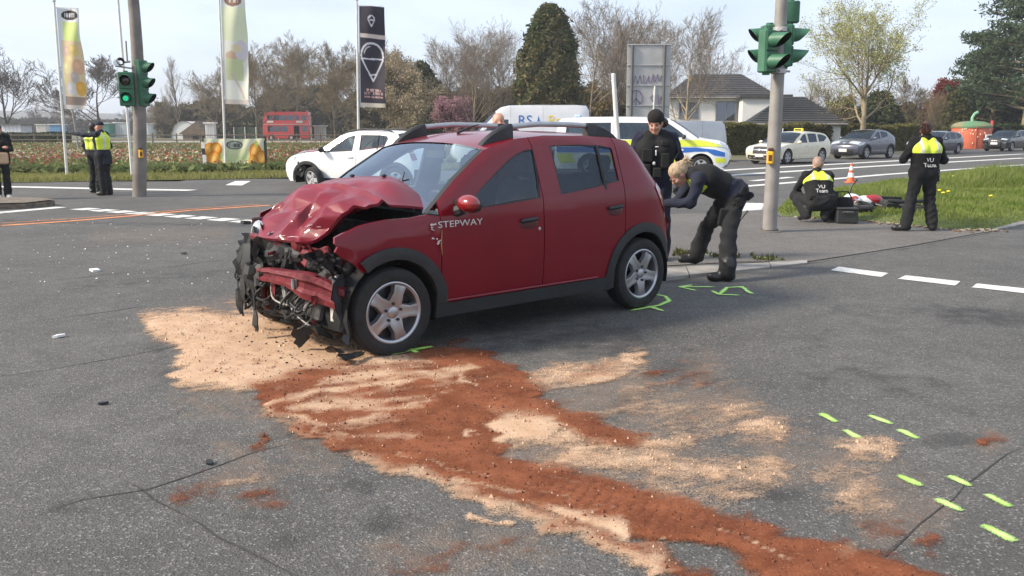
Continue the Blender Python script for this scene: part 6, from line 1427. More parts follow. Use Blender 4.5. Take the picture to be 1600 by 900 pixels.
def strands(o, K, m, n=150, tail=None, seed=0):
    rs = random.Random(seed); E3 = K['E3']; mb = MB(); tl = tail or (0, .11, .03)
    for i in range(n):
        x = rs.uniform(-1, 1); top = rs.random(); a0 = Vector((.080 * x, -.068 * (1 - .6 * abs(x)) + .02 * rs.random(), .062 + .03 * (1 - abs(x)) - .055 * abs(x) * rs.random()))
        a1 = Vector((.088 * x * (1 - .1 * top), .02, .125 * (1 - .62 * x * x) * (.55 + .45 * top) - .01)); a2 = Vector((.05 * x, .095, .07 * top + .0)); a3 = Vector(tl) + Vector((rs.gauss(0, .012), rs.gauss(0, .012), rs.gauss(0, .012)))
        pts = [E3(tuple(p)) for p in smooth_curve([tuple(a0), tuple(a1), tuple(a2), tuple(a3)], 3)]; mb.tube(pts, [.004] * (len(pts) - 1) + [.002], 3, cap=False)
    for i in range(n // 3):
        b0 = Vector(tl) + Vector((rs.gauss(0, .014), rs.gauss(0, .014), rs.gauss(0, .014))); d = Vector((rs.gauss(0, .35), rs.uniform(.3, 1), rs.uniform(-1, .1))).normalized() * rs.uniform(.05, .13)
        mb.tube([E3(tuple(b0)), E3(tuple(b0 + d * .5 + Vector((0, .01, .012)))), E3(tuple(b0 + d))], [.005, .004, .001], 3, cap=False)
    mb.build('hair_strands', m, o)
def text_back(o, K, lines, size, m, at=.62, gap=.10, body=None, sign=-1, off=.012, lift=0):
    """lettering wrapped onto the back (sign -1) or chest of a shell object"""
    me = body.data; bvh = BVHTree.FromPolygons([v.co.copy() for v in me.vertices], [tuple(p.vertices) for p in me.polygons])
    cx = K['pel'] * (1 - at) + K['ch'] * at; fr = Vector(K['fr']) * sign; ax_ = Vector(K['ax'])
    # reading direction for someone looking at that face
    rt = (-fr).cross(ax_)
    for i, tx in enumerate(lines):
        tm = text_mesh(tx, size); tm.materials.clear(); tm.materials.append(m)
        for v in tm.vertices:
            p = Vector(cx) + rt * v.co.x + ax_ * (v.co.y - i * gap + lift); hit = bvh.ray_cast(p + fr * .6, -fr)
            v.co = (hit[0] + fr * .005) if hit[0] else p + fr * .17
        link('lettering', tm, o)
def belt(o, K, m=None):
    shell(o, 'belt', [('c', K['pel'] + K['lat'] * .075 + K['ax'] * .06, K['pel'] - K['lat'] * .075 + K['ax'] * .06, .118, .118, 0)], .012, [m or M_BLKC], clip=[(K['pel'] + K['ax'] * .085, K['ax']), (K['pel'] + K['ax'] * .035, -K['ax'])], h=K['h'])
def gear(o, name, c, size, rot=None, m=None): mb = MB(); mb.box(c, size, rot, .014); return mb.build(name, m or M_BLKC, o)
def vest(o, K, yellow=True, back=True, h=None, low=.0, ytop=.10, grow=.016, ymin=-.02, chest_y=False):
    pel, ch, ax_, fr, lat = K['pel'], K['ch'], K['ax'], K['fr'], K['lat']; 
    def fn(c):
        a = (c - ch) @ ax_; f_ = (c - ch) @ fr; s_ = np.abs((c - ch) @ lat); mi = np.zeros(len(c), int)
        ye = (a > ymin) & (a < .30)
        if not chest_y: ye &= f_ < .02
        mi[ye] = 1; mi[ye & (s_ > .105) & (s_ < .15)] = 2; return mi
    t0 = [p for p in K['tor'] if p[0] == 'c'][:6] + [('c', ch + lat * .10 + ax_ * .02, lerp(ch, K['nk'], .8) + lat * .10, .10, .04, 0), ('c', ch - lat * .10 + ax_ * .02, lerp(ch, K['nk'], .8) - lat * .10, .10, .04, 0)]
    return shell(o, 'vest', t0, grow, [M_BLKC, M_HIVIS if yellow else M_BLKC, M_REFL if yellow else M_BLKC], fn, clip=[(pel + ax_ * (.10 + low), -ax_)], h=h or K['h'])
HAIR_BR = mat('brown hair', (.07, .028, .018), .5, var=.5, vscale=40, bump=.4, bscale=120)
HAIR_BL = mat('blond hair', (.40, .29, .18), .55, var=.35, vscale=40, bump=.4, bscale=120)
HAIR_GR = mat('short grey hair', (.30, .20, .15), .6, var=.3, vscale=60)
HAIR_DK = mat('dark hair', (.025, .018, .014), .5, var=.4, vscale=40)

# --- officer standing on the verge, back to the camera
J = dict(pel=(0, .01, .90), ch=(0, .02, 1.24), nk=(0, .01, 1.42), hd=(0, -.02, 1.545), sL=(.185, .0, 1.37), sR=(-.185, .0, 1.37), eL=(.33, -.02, 1.09), eR=(-.33, -.03, 1.08), hL=(.13, -.28, 1.13), hR=(-.12, -.29, 1.10), pL=(.095, 0, .88), pR=(-.095, 0, .88), kL=(.16, -.02, .47), kR=(-.145, -.03, .47), aL=(.235, .02, .085), aR=(-.205, .01, .085))
o, bd, K = person('person', 'officer in dark uniform with yellow-backed vest standing on the verge, seen from behind', (6.34, 13.9, .008), R(184), J, fem=True, feet=((62, 0), (-32, 0)), hair=HAIR_BR, headyaw=-38, headpitch=22, trous=M_TROU, jacket=M_BLKC, bulk=1.14)
hair_cap(o, K, HAIR_BR, extra=[('e', K['E3']((0, .115, .035)), (.052, .045, .050), K['HM'], 0), ('c', K['E3']((0, .09, .02)), K['E3']((.03, .13, -.03)), .03, .02, 0)])
strands(o, K, HAIR_BR, 110, (0, .12, .035), 3)
vs = vest(o, K, ymin=-.035); belt(o, K); text_back(o, K, ['VU', 'Team'], .088, M_WTXT, at=.58, gap=.075, body=vs)
gear(o, 'holster', (-.215, -.02, .84), (.06, .12, .17), rotm('X', 8)); gear(o, 'radio', (-.22, -.05, .98), (.05, .06, .12)); mb = MB(); mb.ball((-.245, -.04, .93), (.035, .04, .04), 8, 6); mb.build('radio_knob', M_BOOT, o)
gear(o, 'thigh_pocket', (.185, .0, .62), (.04, .13, .17)); gear(o, 'thigh_pocket', (-.185, -.01, .62), (.04, .13, .17))
cm = thing('camera', 'small dark camera held by the officer standing on the verge', 'camera', (6.34, 14.20, 1.13), R(184)); mb = MB(); mb.box((0, 0, 0), (.13, .06, .085), None, .012); mb.build('camera_body', M_BOOT, cm); mb = MB(); mb.lathe([(.03, 0), (.03, .05), (.001, .05)], 12, Matrix.Rotation(R(90), 3, 'X'), (0, -.03, 0)); mb.build('camera_lens', M_LENS, cm)

# --- officer squatting beside the bike, back to the camera
J = dict(pel=(0, .10, .34), ch=(.0, -.07, .66), nk=(.0, -.15, .84), hd=(-.02, -.21, .965), sL=(.195, -.09, .79), sR=(-.195, -.10, .78), eL=(.30, -.24, .55), eR=(-.27, -.26, .53), hL=(.16, -.48, .42), hR=(-.14, -.48, .40), pL=(.10, .10, .33), pR=(-.10, .10, .33), kL=(.33, -.24, .43), kR=(-.34, -.26, .42), aL=(.19, .06, .13), aR=(-.10, .10, .11))
o, bd, K = person('person', 'balding officer in yellow-backed vest squatting beside the fallen motorbike', (5.20, 15.25, .010), R(178), J, feet=((24, -.03), (-22, -.03)), hair=HAIR_GR, headpitch=26, headyaw=8, bulk=1.18, jacket=M_BLKC)
mesh_ = hair_cap(o, K, HAIR_GR); mesh_.scale = (1, 1, 1)
vs = vest(o, K, ymin=-.02, grow=.02, low=-.04); belt(o, K); text_back(o, K, ['VU', 'Team'], .092, M_WTXT, at=.60, gap=.075, body=vs)
gear(o, 'radio', (.16, .20, .43), (.10, .05, .08)); gear(o, 'belt_pouch', (-.17, .19, .42), (.12, .06, .12)); gear(o, 'holster', (-.26, .0, .36), (.06, .12, .18))
c_ = thing('equipment_case', 'black equipment case standing right beside the squatting officer', 'case', (5.62, 15.05, .010), R(-8)); mb = MB(); mb.box((0, 0, .115), (.34, .24, .23), None, .02); mb.build('case_body', M_BLKP if 'M_BLKP' in globals() else M_TRIM, c_); mb = MB(); mb.box((0, 0, .245), (.345, .245, .03), None, .01); mb.build('lid', M_TRIM, c_); mb = MB(); mb.tube([(-.08, -.125, .18), (-.08, -.15, .20), (.08, -.15, .20), (.08, -.125, .18)], .008, 6); mb.build('handle', M_METAL, c_)
c_ = thing('tool_bag', 'open black bag in the grass between the squatting officer and the motorbike', 'bag', (5.66, 15.50, .03), R(10)); mb = MB()
mb.grid([[(.26 * math.cos(a) * f, .17 * math.sin(a) * f, z) for a in np.linspace(0, 2 * math.pi, 21)] for f, z in ((.9, 0), (1.0, .12), (.95, .30), (.80, .38), (.74, .36), (.8, .2))]); mb.build('bag_body', M_BLKC, c_); mb = MB(); mb.tube([(-.2, -.05, .36), (-.1, -.08, .48), (.1, -.08, .48), (.2, -.05, .36)], .012, 6); mb.build('handle', M_BLKC, c_)

# --- officer bending to the rear of the wreck (faces left)
# local -y -> world -x ; local +x -> world -y (towards the camera)
J = dict(pel=(.0, .16, .89), ch=(.03, -.17, 1.04), nk=(.04, -.345, 1.10), hd=(.05, -.455, 1.085), sL=(.23, -.265, 1.055), sR=(-.16, -.28, 1.03), eL=(.27, -.36, .80), eR=(-.14, -.42, .77), hL=(.16, -.60, .775), hR=(-.08, -.64, .76), pL=(.10, .15, .85), pR=(-.09, .14, .85), kL=(.36, .03, .46), kR=(-.30, -.06, .47), aL=(.52, .00, .085), aR=(-.42, -.14, .135))
o, bd, K = person('person', 'blond officer with glasses and ponytail bending over the rear of the red car', (2.24, 9.72, 0), R(-90), J, fem=True, feet=((-6, 0), (4, 0)), hair=HAIR_BL, headpitch=48, headyaw=10, bulk=1.14, hand_up={'L': (.3, 0, 1), 'R': (-.3, 0, 1)})
hair_cap(o, K, HAIR_BL, extra=[('e', K['E3']((0, .10, .05)), (.035, .035, .035), K['HM'], 0), ('c', K['E3']((0, .12, .05)), K['E3']((.02, .16, -.07)), .030, .016, 0)])
strands(o, K, HAIR_BL, 150, (0, .12, .05), 5)
mb = MB()
for s_ in (-1, 1): mb.tube([K['E3']((.034 * s_ + .026 * math.cos(a), -.100, .004 + .018 * math.sin(a))) for a in np.linspace(0, 6.283, 13)], .0022, 5); mb.tube([K['E3']((.06 * s_, -.098, .008)), K['E3']((.078 * s_, .0, .008))], .0022, 5)
mb.build('glasses', M_BOOT, o)
def hv(c):
    a = (c - K['ch']) @ K['ax']; f_ = (c - K['ch']) @ K['fr']; s_ = np.abs((c - K['ch']) @ K['lat']); mi = np.zeros(len(c), int); mi[(a > .0) & (f_ > .085)] = 1; mi[(a > .0) & (f_ > .09) & (np.abs(s_ - .11) < .022)] = 2; return mi
t0 = [p for p in K['tor'] if p[0] == 'c'][:6] + [('c', K['ch'] + K['lat'] * .10, lerp(K['ch'], K['nk'], .8) + K['lat'] * .10, .10, .04, 0), ('c', K['ch'] - K['lat'] * .10, lerp(K['ch'], K['nk'], .8) - K['lat'] * .10, .10, .04, 0)]
shell(o, 'vest', t0, .022, [M_BLKC, M_HIVIS, M_REFL], hv, clip=[(K['pel'] + K['ax'] * .14, -K['ax'])], h=K['h']); belt(o, K)
gear(o, 'holster', (.245, .13, .70), (.06, .12, .20), rotm('X', -6)); gear(o, 'pistol', (.27, .15, .80), (.035, .07, .11), rotm('X', 20)); gear(o, 'thigh_pouch', (.27, .02, .64), (.05, .16, .19), rotm('X', -10)); gear(o, 'belt_pouch', (.16, .28, .86), (.10, .06, .10), rotm('X', -50)); gear(o, 'radio', (.22, .20, .92), (.05, .06, .12), rotm('X', -30)); mb = MB(); mb.tube([(.255, .10, .62), (.30, .16, .62), (.30, .24, .72)], .012, 6); mb.build('strap', M_BOOT, o)

# --- officer with knitted hat behind the car
J = dict(pel=(0, .02, .98), ch=(0, -.01, 1.34), nk=(0, -.03, 1.52), hd=(-.01, -.075, 1.635), sL=(.20, -.01, 1.46), sR=(-.20, -.01, 1.46), eL=(.30, .0, 1.17), eR=(-.30, .0, 1.17), hL=(.26, -.16, .95), hR=(-.22, -.18, .97), pL=(.10, .02, .95), pR=(-.10, .02, .95), kL=(.12, -.02, .50), kR=(-.12, -.02, .50), aL=(.13, .02, .085), aR=(-.13, .02, .085))
o, bd, K = person('person', 'officer in black knitted hat and vest looking down behind the red car', (1.70, 10.75, .0), R(-6), J, fem=True, hair=HAIR_DK, headpitch=26, headyaw=-14, bulk=1.10, trous=M_NAVY, hand_up={'L': (.2, -.5, 1), 'R': (-.2, -.5, 1)})
E3, HM = K['E3'], K['HM']
shell(o, 'knitted_hat', [('e', E3((0, .018, .062)), (.084, .100, .088), HM, 0), ('e', E3((0, .05, .02)), (.084, .08, .08), HM, 0)], .010, [mat('black knit', (.016, .012, .012), .95, var=.4, vscale=60, bump=.9, bscale=160)], clip=[(E3((0, -.05, .032)), -(HM @ V3(0, .35, 1)) / 1.06)], h=.009, fold=.002)
hair_cap(o, K, HAIR_DK, extra=[('e', E3((.085, .07, -.03)), (.05, .05, .06), HM, 0)])
vs = vest(o, K, yellow=False, grow=.028, low=.02)
for c, s_ in (((-.10, -.165, 1.26), (.13, .05, .16)), ((.11, -.165, 1.20), (.10, .05, .18)), ((.10, -.16, 1.40), (.09, .04, .07)), ((-.11, -.165, 1.10), (.11, .05, .12)), ((.02, -.17, 1.06), (.10, .05, .12))): gear(o, 'vest_pouch', c, s_)
gear(o, 'name_badge', (.01, -.158, 1.36), (.045, .02, .012), None, M_WTXT); gear(o, 'name_badge', (.0, -.165, 1.29), (.018, .02, .07), None, M_WTXT); mb = MB(); mb.ball((-.02, -.175, 1.17), (.018, .012, .022), 8, 6); mb.build('vest_badge', M_REFL, o); gear(o, 'vest_tab', (.09, -.158, 1.42), (.07, .015, .02), None, M_REFL)
mb = MB(); mb.tube([(.24, -.06, 1.44), (.27, -.08, 1.30), (.22, -.15, 1.22)], .010, 6); mb.build('radio_cord', M_BOOT, o)

# --- bald man behind the wreck
J = dict(pel=(0, 0, 1.0), ch=(0, 0, 1.38), nk=(0, -.02, 1.56), hd=(0, -.05, 1.70), sL=(.21, 0, 1.50), sR=(-.21, 0, 1.50), eL=(.27, .03, 1.20), eR=(-.27, .03, 1.20), hL=(.25, -.12, .97), hR=(-.25, -.12, .97), pL=(.10, 0, .97), pR=(-.10, 0, .97), kL=(.11, -.02, .51), kR=(-.11, -.02, .51), aL=(.12, .02, .085), aR=(-.12, .02, .085))
o, bd, K = person('person', 'bald man in yellow vest standing behind the roof of the red car', (-.23, 13.3, -.02), R(48), J, h=.014, glove=False, hair=HAIR_GR, headpitch=8)
vest(o, K, chest_y=True, ymin=-.3)

# --- two officers by the left signal post
J = dict(pel=(0, 0, .97), ch=(0, -.01, 1.33), nk=(0, -.02, 1.50), hd=(0, -.05, 1.625), sL=(.20, 0, 1.45), sR=(-.20, -.02, 1.45), eL=(.20, -.33, 1.44), eR=(-.26, .03, 1.17), hL=(.16, -.60, 1.47), hR=(-.22, -.06, .93), pL=(.10, 0, .94), pR=(-.10, 0, .94), kL=(.10, -.02, .50), kR=(-.10, -.01, .50), aL=(.11, .02, .085), aR=(-.10, .03, .085))
o, bd, K = person('person', 'officer in cap and yellow vest pointing to the left with outstretched arm', (-9.80, 21.7, .0), R(-98), J, h=.014, hair=HAIR_DK, bulk=1.10, curl=.15)
vs = vest(o, K, ymin=-.24, chest_y=False, grow=.02); belt(o, K)
E3, HM = K['E3'], K['HM']
shell(o, 'cap', [('e', E3((0, .015, .055)), (.083, .100, .075), HM, 0), ('c', E3((-.04, -.10, .052)), E3((.04, -.10, .052)), .03, .03, 0)], .008, [M_NAVY], clip=[(E3((0, 0, .042)), -(HM @ V3(0, 0, 1)))], h=.012, fold=0)
gear(o, 'holster', (-.20, .02, .88), (.06, .12, .2)); gear(o, 'belt_pouch', (.0, -.17, 1.0), (.10, .05, .09)); gear(o, 'name_badge', (.06, -.17, 1.10), (.04, .02, .05), None, M_WTXT); gear(o, 'jacket_skirt', (0, .0, .86), (.34, .26, .24), None, M_NAVY)
J = dict(J, eL=(.27, .02, 1.17), hL=(.24, -.05, .92), hd=(0, -.04, 1.62))
o, bd, K = person('person', 'officer with white lettering on the vest, half hidden behind the pointing officer', (-10.34, 22.4, .0), R(160), J, h=.014, hair=HAIR_DK, headyaw=20, glove=False)
vs = vest(o, K, ymin=-.26, grow=.02); belt(o, K); text_back(o, K, ['POLIZEI'], .085, M_NAVY, at=.93, body=vs); hair_cap(o, K, HAIR_DK, h=.014)

# --- passer-by at the left edge
J = dict(pel=(0, 0, .93), ch=(0, -.01, 1.28), nk=(0, -.02, 1.45), hd=(0, -.05, 1.57), sL=(.18, 0, 1.40), sR=(-.18, 0, 1.40), eL=(.24, .01, 1.12), eR=(-.24, .02, 1.12), hL=(.13, -.22, 1.16), hR=(-.22, -.08, .88), pL=(.09, 0, .90), pR=(-.09, 0, .90), kL=(.10, -.02, .48), kR=(-.10, -.02, .48), aL=(.10, .02, .085), aR=(-.10, .02, .085))
o, bd, K = person('person', 'passer-by in black with a beige shoulder bag at the left edge', (-11.55, 20.4, .0), R(35), J, h=.014, hair=HAIR_BR, jacket=M_BLKC, trous=M_BLKC, glove=False, fem=True, bulk=1.05)
hair_cap(o, K, HAIR_BR, h=.014)
bg = thing('shoulder_bag', 'beige shoulder bag carried by the passer-by in black', 'bag', (-11.40, 20.18, .90), R(35)); mb = MB(); mb.box((0, 0, .03), (.30, .09, .26), None, .03); mb.build('bag_body', mat('beige leather', (.50, .33, .20), .5), bg); mb = MB(); mb.tube([(-.14, 0, .15), (-.10, .04, .40), (-.03, .12, .60)], .008, 5); mb.build('strap', mat('bag strap', (.55, .55, .55), .4, metal=.6), bg)
M_SNEAK = mat('white trainers', (.7, .68, .62), .6)
bd.data.materials[2] = M_SNEAK

# --- motorbike lying in the grass
mbk = thing('fallen_motorbike', 'small white and red motorbike lying on its side in the grass', 'motorbike', (6.85, 16.0, .12), R(10)); mbk.rotation_euler = (R(-80), R(4), R(10))
My = Matrix.Rotation(R(90), 3, 'X')
for x in (-.58, .60):
    mb = MB(); mb.lathe([(.22, -.045), (.27, -.05), (.30, -.02), (.30, .02), (.27, .05), (.22, .045), (.22, -.045)], 28, My, (x, 0, .30)); w_ = mb.build('wheel', M_TYRE, mbk)
    mb = MB(); mb.lathe([(.05, -.05), (.05, .05)], 10, My, (x, 0, .30))
    for k in range(9): a = 6.283 * k / 9; mb.tube([(x, 0, .30), (x + .22 * math.cos(a), 0, .30 + .22 * math.sin(a))], .008, 4)
    mb.build('spokes', M_METAL, w_)
eb2 = lambda nm, f, m: (lambda q: (f(q), q.build(nm, m, mbk)))(MB())
eb2('frame', lambda q: (q.tube([(-.45, 0, .75), (-.1, 0, .5), (.3, 0, .45), (.58, .06, .3)], .03, 8), q.tube([(-.1, 0, .5), (.0, 0, .25), (.3, 0, .28)], .025, 8), q.tube([(.0, 0, .6), (.5, 0, .68)], .025, 8)), M_BOOT)
eb2('fork', lambda q: (q.tube([(-.58, .07, .3), (-.42, .07, .85)], .022, 8), q.tube([(-.58, -.07, .3), (-.42, -.07, .85)], .022, 8)), M_METAL)
eb2('handlebar', lambda q: q.tube([(-.28, -.34, .98), (-.40, -.2, .92), (-.42, 0, .9), (-.40, .2, .92), (-.28, .34, .98)], .016, 8), M_BOOT)
eb2('fairing', lambda q: (q.ball((-.46, 0, .68), (.16, .13, .20), 14, 10), q.ball((-.22, 0, .64), (.22, .12, .12), 14, 8)), mat('bike white', (.72, .72, .72), .3, coat=.6))
eb2('red_panel', lambda q: (q.ball((-.10, -.02, .60), (.22, .135, .07), 14, 8), q.ball((-.50, 0, .56), (.12, .12, .06), 12, 8)), mat('bike red', (.45, .02, .03), .3, coat=.6))
eb2('seat', lambda q: q.box((.30, 0, .72), (.55, .22, .09), rotm('Y', -6), .03), M_BLKC)
eb2('engine', lambda q: (q.box((.08, 0, .36), (.28, .22, .24), None, .03), q.tube([(.0, -.12, .3), (.3, -.14, .22), (.75, -.15, .34)], .035, 8)), M_ENG)
# ================================================================== vegetation
def tree_mesh(seed, H, levels=4, spread=.9, trunk_h=.25, r0=None, n1=9, kids=(9, 7, 6, 5), ang=(55, 45, 42, 40), up=.12, lenr=(.62, .55, .55, .5), min_r=.012, wander=.16, droop=0.0, multi=1, taper=.8):
    """returns (trunk MB, twig MB, tip positions)"""
    rs = random.Random(seed); T, C = MB(), MB(); tips = []; r0 = r0 or H * .016
    def branch(p, d, ln, r, lv):
        k = 6 if lv == 0 else (4 if lv < 3 else 3); pts = [p.copy()]; rad = [r]; step = ln / k; dirs = [d.copy()]
        for i in range(k):
            w_ = wander * (.4 if lv == 0 else 1); d = (d + Vector((rs.gauss(0, w_), rs.gauss(0, w_), rs.gauss(0, w_ * .7) + up * (1 if lv else .3) - droop * lv)))
            d.normalize(); p = p + d * step; pts.append(p.copy()); dirs.append(d.copy()); rad.append(max(min_r * .7, r * (1 - taper * (i + 1) / k)))
        (T if lv <= 1 else C).tube(pts, rad, 7 if lv == 0 else (5 if lv == 1 else 3), cap=False)
        if lv >= levels: tips.append(pts[-1]); tips.append(pts[len(pts) // 2]); return
        m = kids[lv]
        for j in range(m):
            f = (trunk_h + (1 - trunk_h) * (j + rs.random() * .8) / m) if lv == 0 else (.22 + .78 * (j + rs.random() * .8) / m)
            i = min(int(f * k), k - 1); q = pts[i].lerp(pts[i + 1], f * k - i); dd = dirs[i + 1]; a = R(ang[lv] * rs.uniform(.7, 1.25)) * (1 - .35 * f if lv == 0 else 1)
            az = rs.uniform(0, 6.283) + j * 2.4; o = dd.orthogonal().normalized(); o.rotate(Matrix.Rotation(az, 3, dd)); nd = dd * math.cos(a) + o * math.sin(a)
            l2 = ln * lenr[lv] * rs.uniform(.75, 1.2) * (1.25 - .65 * f if lv == 0 else 1.1 - .4 * f) * (spread if lv == 0 else 1)
            branch(q, nd.normalized(), l2, max(min_r, r * (1 - taper * f) * (.55 if lv == 0 else .6)), lv + 1)
        tips.append(pts[-1])
    for mlt in range(multi):
        d0 = Vector((0, 0, 1)) if multi == 1 else Vector((rs.uniform(-.3, .3), rs.uniform(-.3, .3), 1)).normalized()
        branch(Vector((rs.uniform(-.2, .2) * (multi > 1), rs.uniform(-.2, .2) * (multi > 1), -.1)), d0, H * .80, r0, 0)
    # bring the crown to the wanted height
    zs = max(max(v[2] for v in C.v), max(v[2] for v in T.v)); s = H / zs
    for mb in (T, C): mb.v = [(x * s, y * s, z * s) for x, y, z in mb.v]
    return T, C, [t * s for t in tips]
def leaf_cloud(P, size, seed=0, flat=.0, jit=.0, asp=1.6, n4=True):
    """P: (n,3) array of leaf centres -> verts, faces of little quads with random tilt"""
    rs = np.random.RandomState(seed); n = len(P); P = P + rs.normal(0, 1, (n, 3)) * jit
    a = rs.normal(0, 1, (n, 3)); a[:, 2] *= (1 - flat); a /= np.linalg.norm(a, axis=1)[:, None]; b = rs.normal(0, 1, (n, 3)); b -= (b * a).sum(1)[:, None] * a; b /= np.linalg.norm(b, axis=1)[:, None]
    s = size * rs.uniform(.6, 1.35, n)[:, None]; V = np.stack([P - a * s * asp / 2, P - b * s / 2, P + a * s * asp / 2, P + b * s / 2], 1).reshape(-1, 3); F = np.arange(n * 4).reshape(n, 4); return V, F
def quick_mesh(name, V, F, m, mi=None):
    me = bpy.data.meshes.new(name); V = np.asarray(V, np.float32); F = np.asarray(F, np.int32); k = F.shape[1]
    me.vertices.add(len(V)); me.vertices.foreach_set('co', V.ravel()); me.loops.add(F.size); me.loops.foreach_set('vertex_index', F.ravel()); me.polygons.add(len(F)); me.polygons.foreach_set('loop_start', np.arange(0, F.size, k, dtype=np.int32))
    for q in (m if isinstance(m, list) else [m]): me.materials.append(q)
    if mi is not None: me.polygons.foreach_set('material_index', np.asarray(mi, np.int32))
    me.update(calc_edges=True); me.validate(); return me
def leafmat(name, lo, hi, sc=1.2, trans=.3):
    if name in MATS: return MATS[name]
    m = bpy.data.materials.new(name); m.use_nodes = True; t = m.node_tree; t.nodes.clear(); N = t.nodes.new; K = t.links.new
    out = N('ShaderNodeOutputMaterial'); df = N('ShaderNodeBsdfDiffuse'); tr = N('ShaderNodeBsdfTranslucent'); mx_ = N('ShaderNodeMixShader'); mx_.inputs[0].default_value = trans
    co = N('ShaderNodeTexCoord'); n = N('ShaderNodeTexNoise'); n.inputs['Scale'].default_value = sc; n.inputs['Detail'].default_value = 6; n.inputs['Roughness'].default_value = .7; K(co.outputs['Object'], n.inputs['Vector'])
    r_ = N('ShaderNodeMapRange'); r_.inputs[1].default_value = .35; r_.inputs[2].default_value = .65; K(n.outputs['Fac'], r_.inputs[0]); x = N('ShaderNodeMix'); x.data_type = 'RGBA'; x.inputs[6].default_value = (*lo, 1); x.inputs[7].default_value = (*hi, 1); K(r_.outputs[0], x.inputs[0])
    K(x.outputs[2], df.inputs[0]); K(x.outputs[2], tr.inputs[0]); K(df.outputs[0], mx_.inputs[1]); K(tr.outputs[0], mx_.inputs[2]); K(mx_.outputs[0], out.inputs[0]); MATS[name] = m; return m
M_BARK = mat('grey brown bark', (.105, .085, .062), .95, var=.35, vscale=3, bump=.4, bscale=12)
M_BARKD = mat('dark bark', (.055, .045, .036), .95, var=.3, vscale=3)
M_BARKO = mat('olive budding twigs', (.185, .14, .08), .95, var=.3, vscale=1)
M_BARKP = mat('pale bark', (.26, .21, .14), .95, var=.3, vscale=3, bump=.3, bscale=10)
M_TWIG = mat('twigs', (.22, .18, .14), .95, var=.3, vscale=1.5)

PROTO = {}
def proto(key, mats, **kw):
    T, C, tips = tree_mesh(**kw); PROTO[key] = (T.mesh('trunk', mats[0], ang=80), C.mesh('crown', mats[1], ang=180), tips, kw['H'])
proto('broad', (M_BARKD, mat('dark twigs', (.085, .068, .055), .95)), seed=3, H=14, levels=4, spread=1.05, trunk_h=.18, kids=(11, 7, 6, 5), ang=(62, 45, 42, 40), up=.14, min_r=.034)
proto('broad2', (M_BARKD, MATS['dark twigs']), seed=14, H=12.5, levels=4, spread=1.15, trunk_h=.14, kids=(11, 7, 6, 5), ang=(70, 48, 42, 40), up=.18, min_r=.034)
proto('slim', (M_BARK, M_TWIG), seed=5, H=14, levels=3, spread=.55, trunk_h=.2, kids=(16, 8, 6), ang=(42, 35, 35), up=.25, min_r=.016)
proto('oval', (M_BARKP, M_TWIG), seed=8, H=16, levels=4, spread=1.1, trunk_h=.14, kids=(13, 8, 7, 5), ang=(58, 46, 42, 40), up=.09, min_r=.019)
proto('oval2', (M_BARKP, M_TWIG), seed=21, H=15, levels=4, spread=1.2, trunk_h=.10, kids=(13, 8, 7, 5), ang=(56, 46, 42, 40), up=.10, min_r=.019, multi=1, wander=.22)
proto('budding', (M_BARK, M_BARKO), seed=12, H=17, levels=4, spread=1.15, trunk_h=.20, kids=(13, 9, 7, 6), ang=(58, 48, 42, 40), up=.10, min_r=.030)
proto('budding2', (M_BARK, M_BARKO), seed=33, H=15, levels=4, spread=1.1, trunk_h=.18, kids=(13, 9, 7, 6), ang=(58, 48, 42, 40), up=.10, min_r=.030)
proto('bushy', (M_BARK, M_BARKO), seed=41, H=6, levels=3, spread=1.0, trunk_h=.05, kids=(8, 7, 6), ang=(45, 42, 40), up=.15, min_r=.014, multi=3, r0=.07)
def place_tree(kind, label, px, D, ytop, rz=0, group='bare trees behind the crossing', sx=1.0, name='bare_tree', y0=0.):
    tm, cm_, tips, H0 = PROTO[kind]; h = CAM_H + (203 - ytop) / 1400 * D; t = thing(name, label, 'tree', ((px - 800) / 1400 * D, D, 0), rz, group); s = h / H0; t.scale = (s * sx, s * sx, s)
    link('trunk', tm, t); link('crown', cm_, t); return t, s
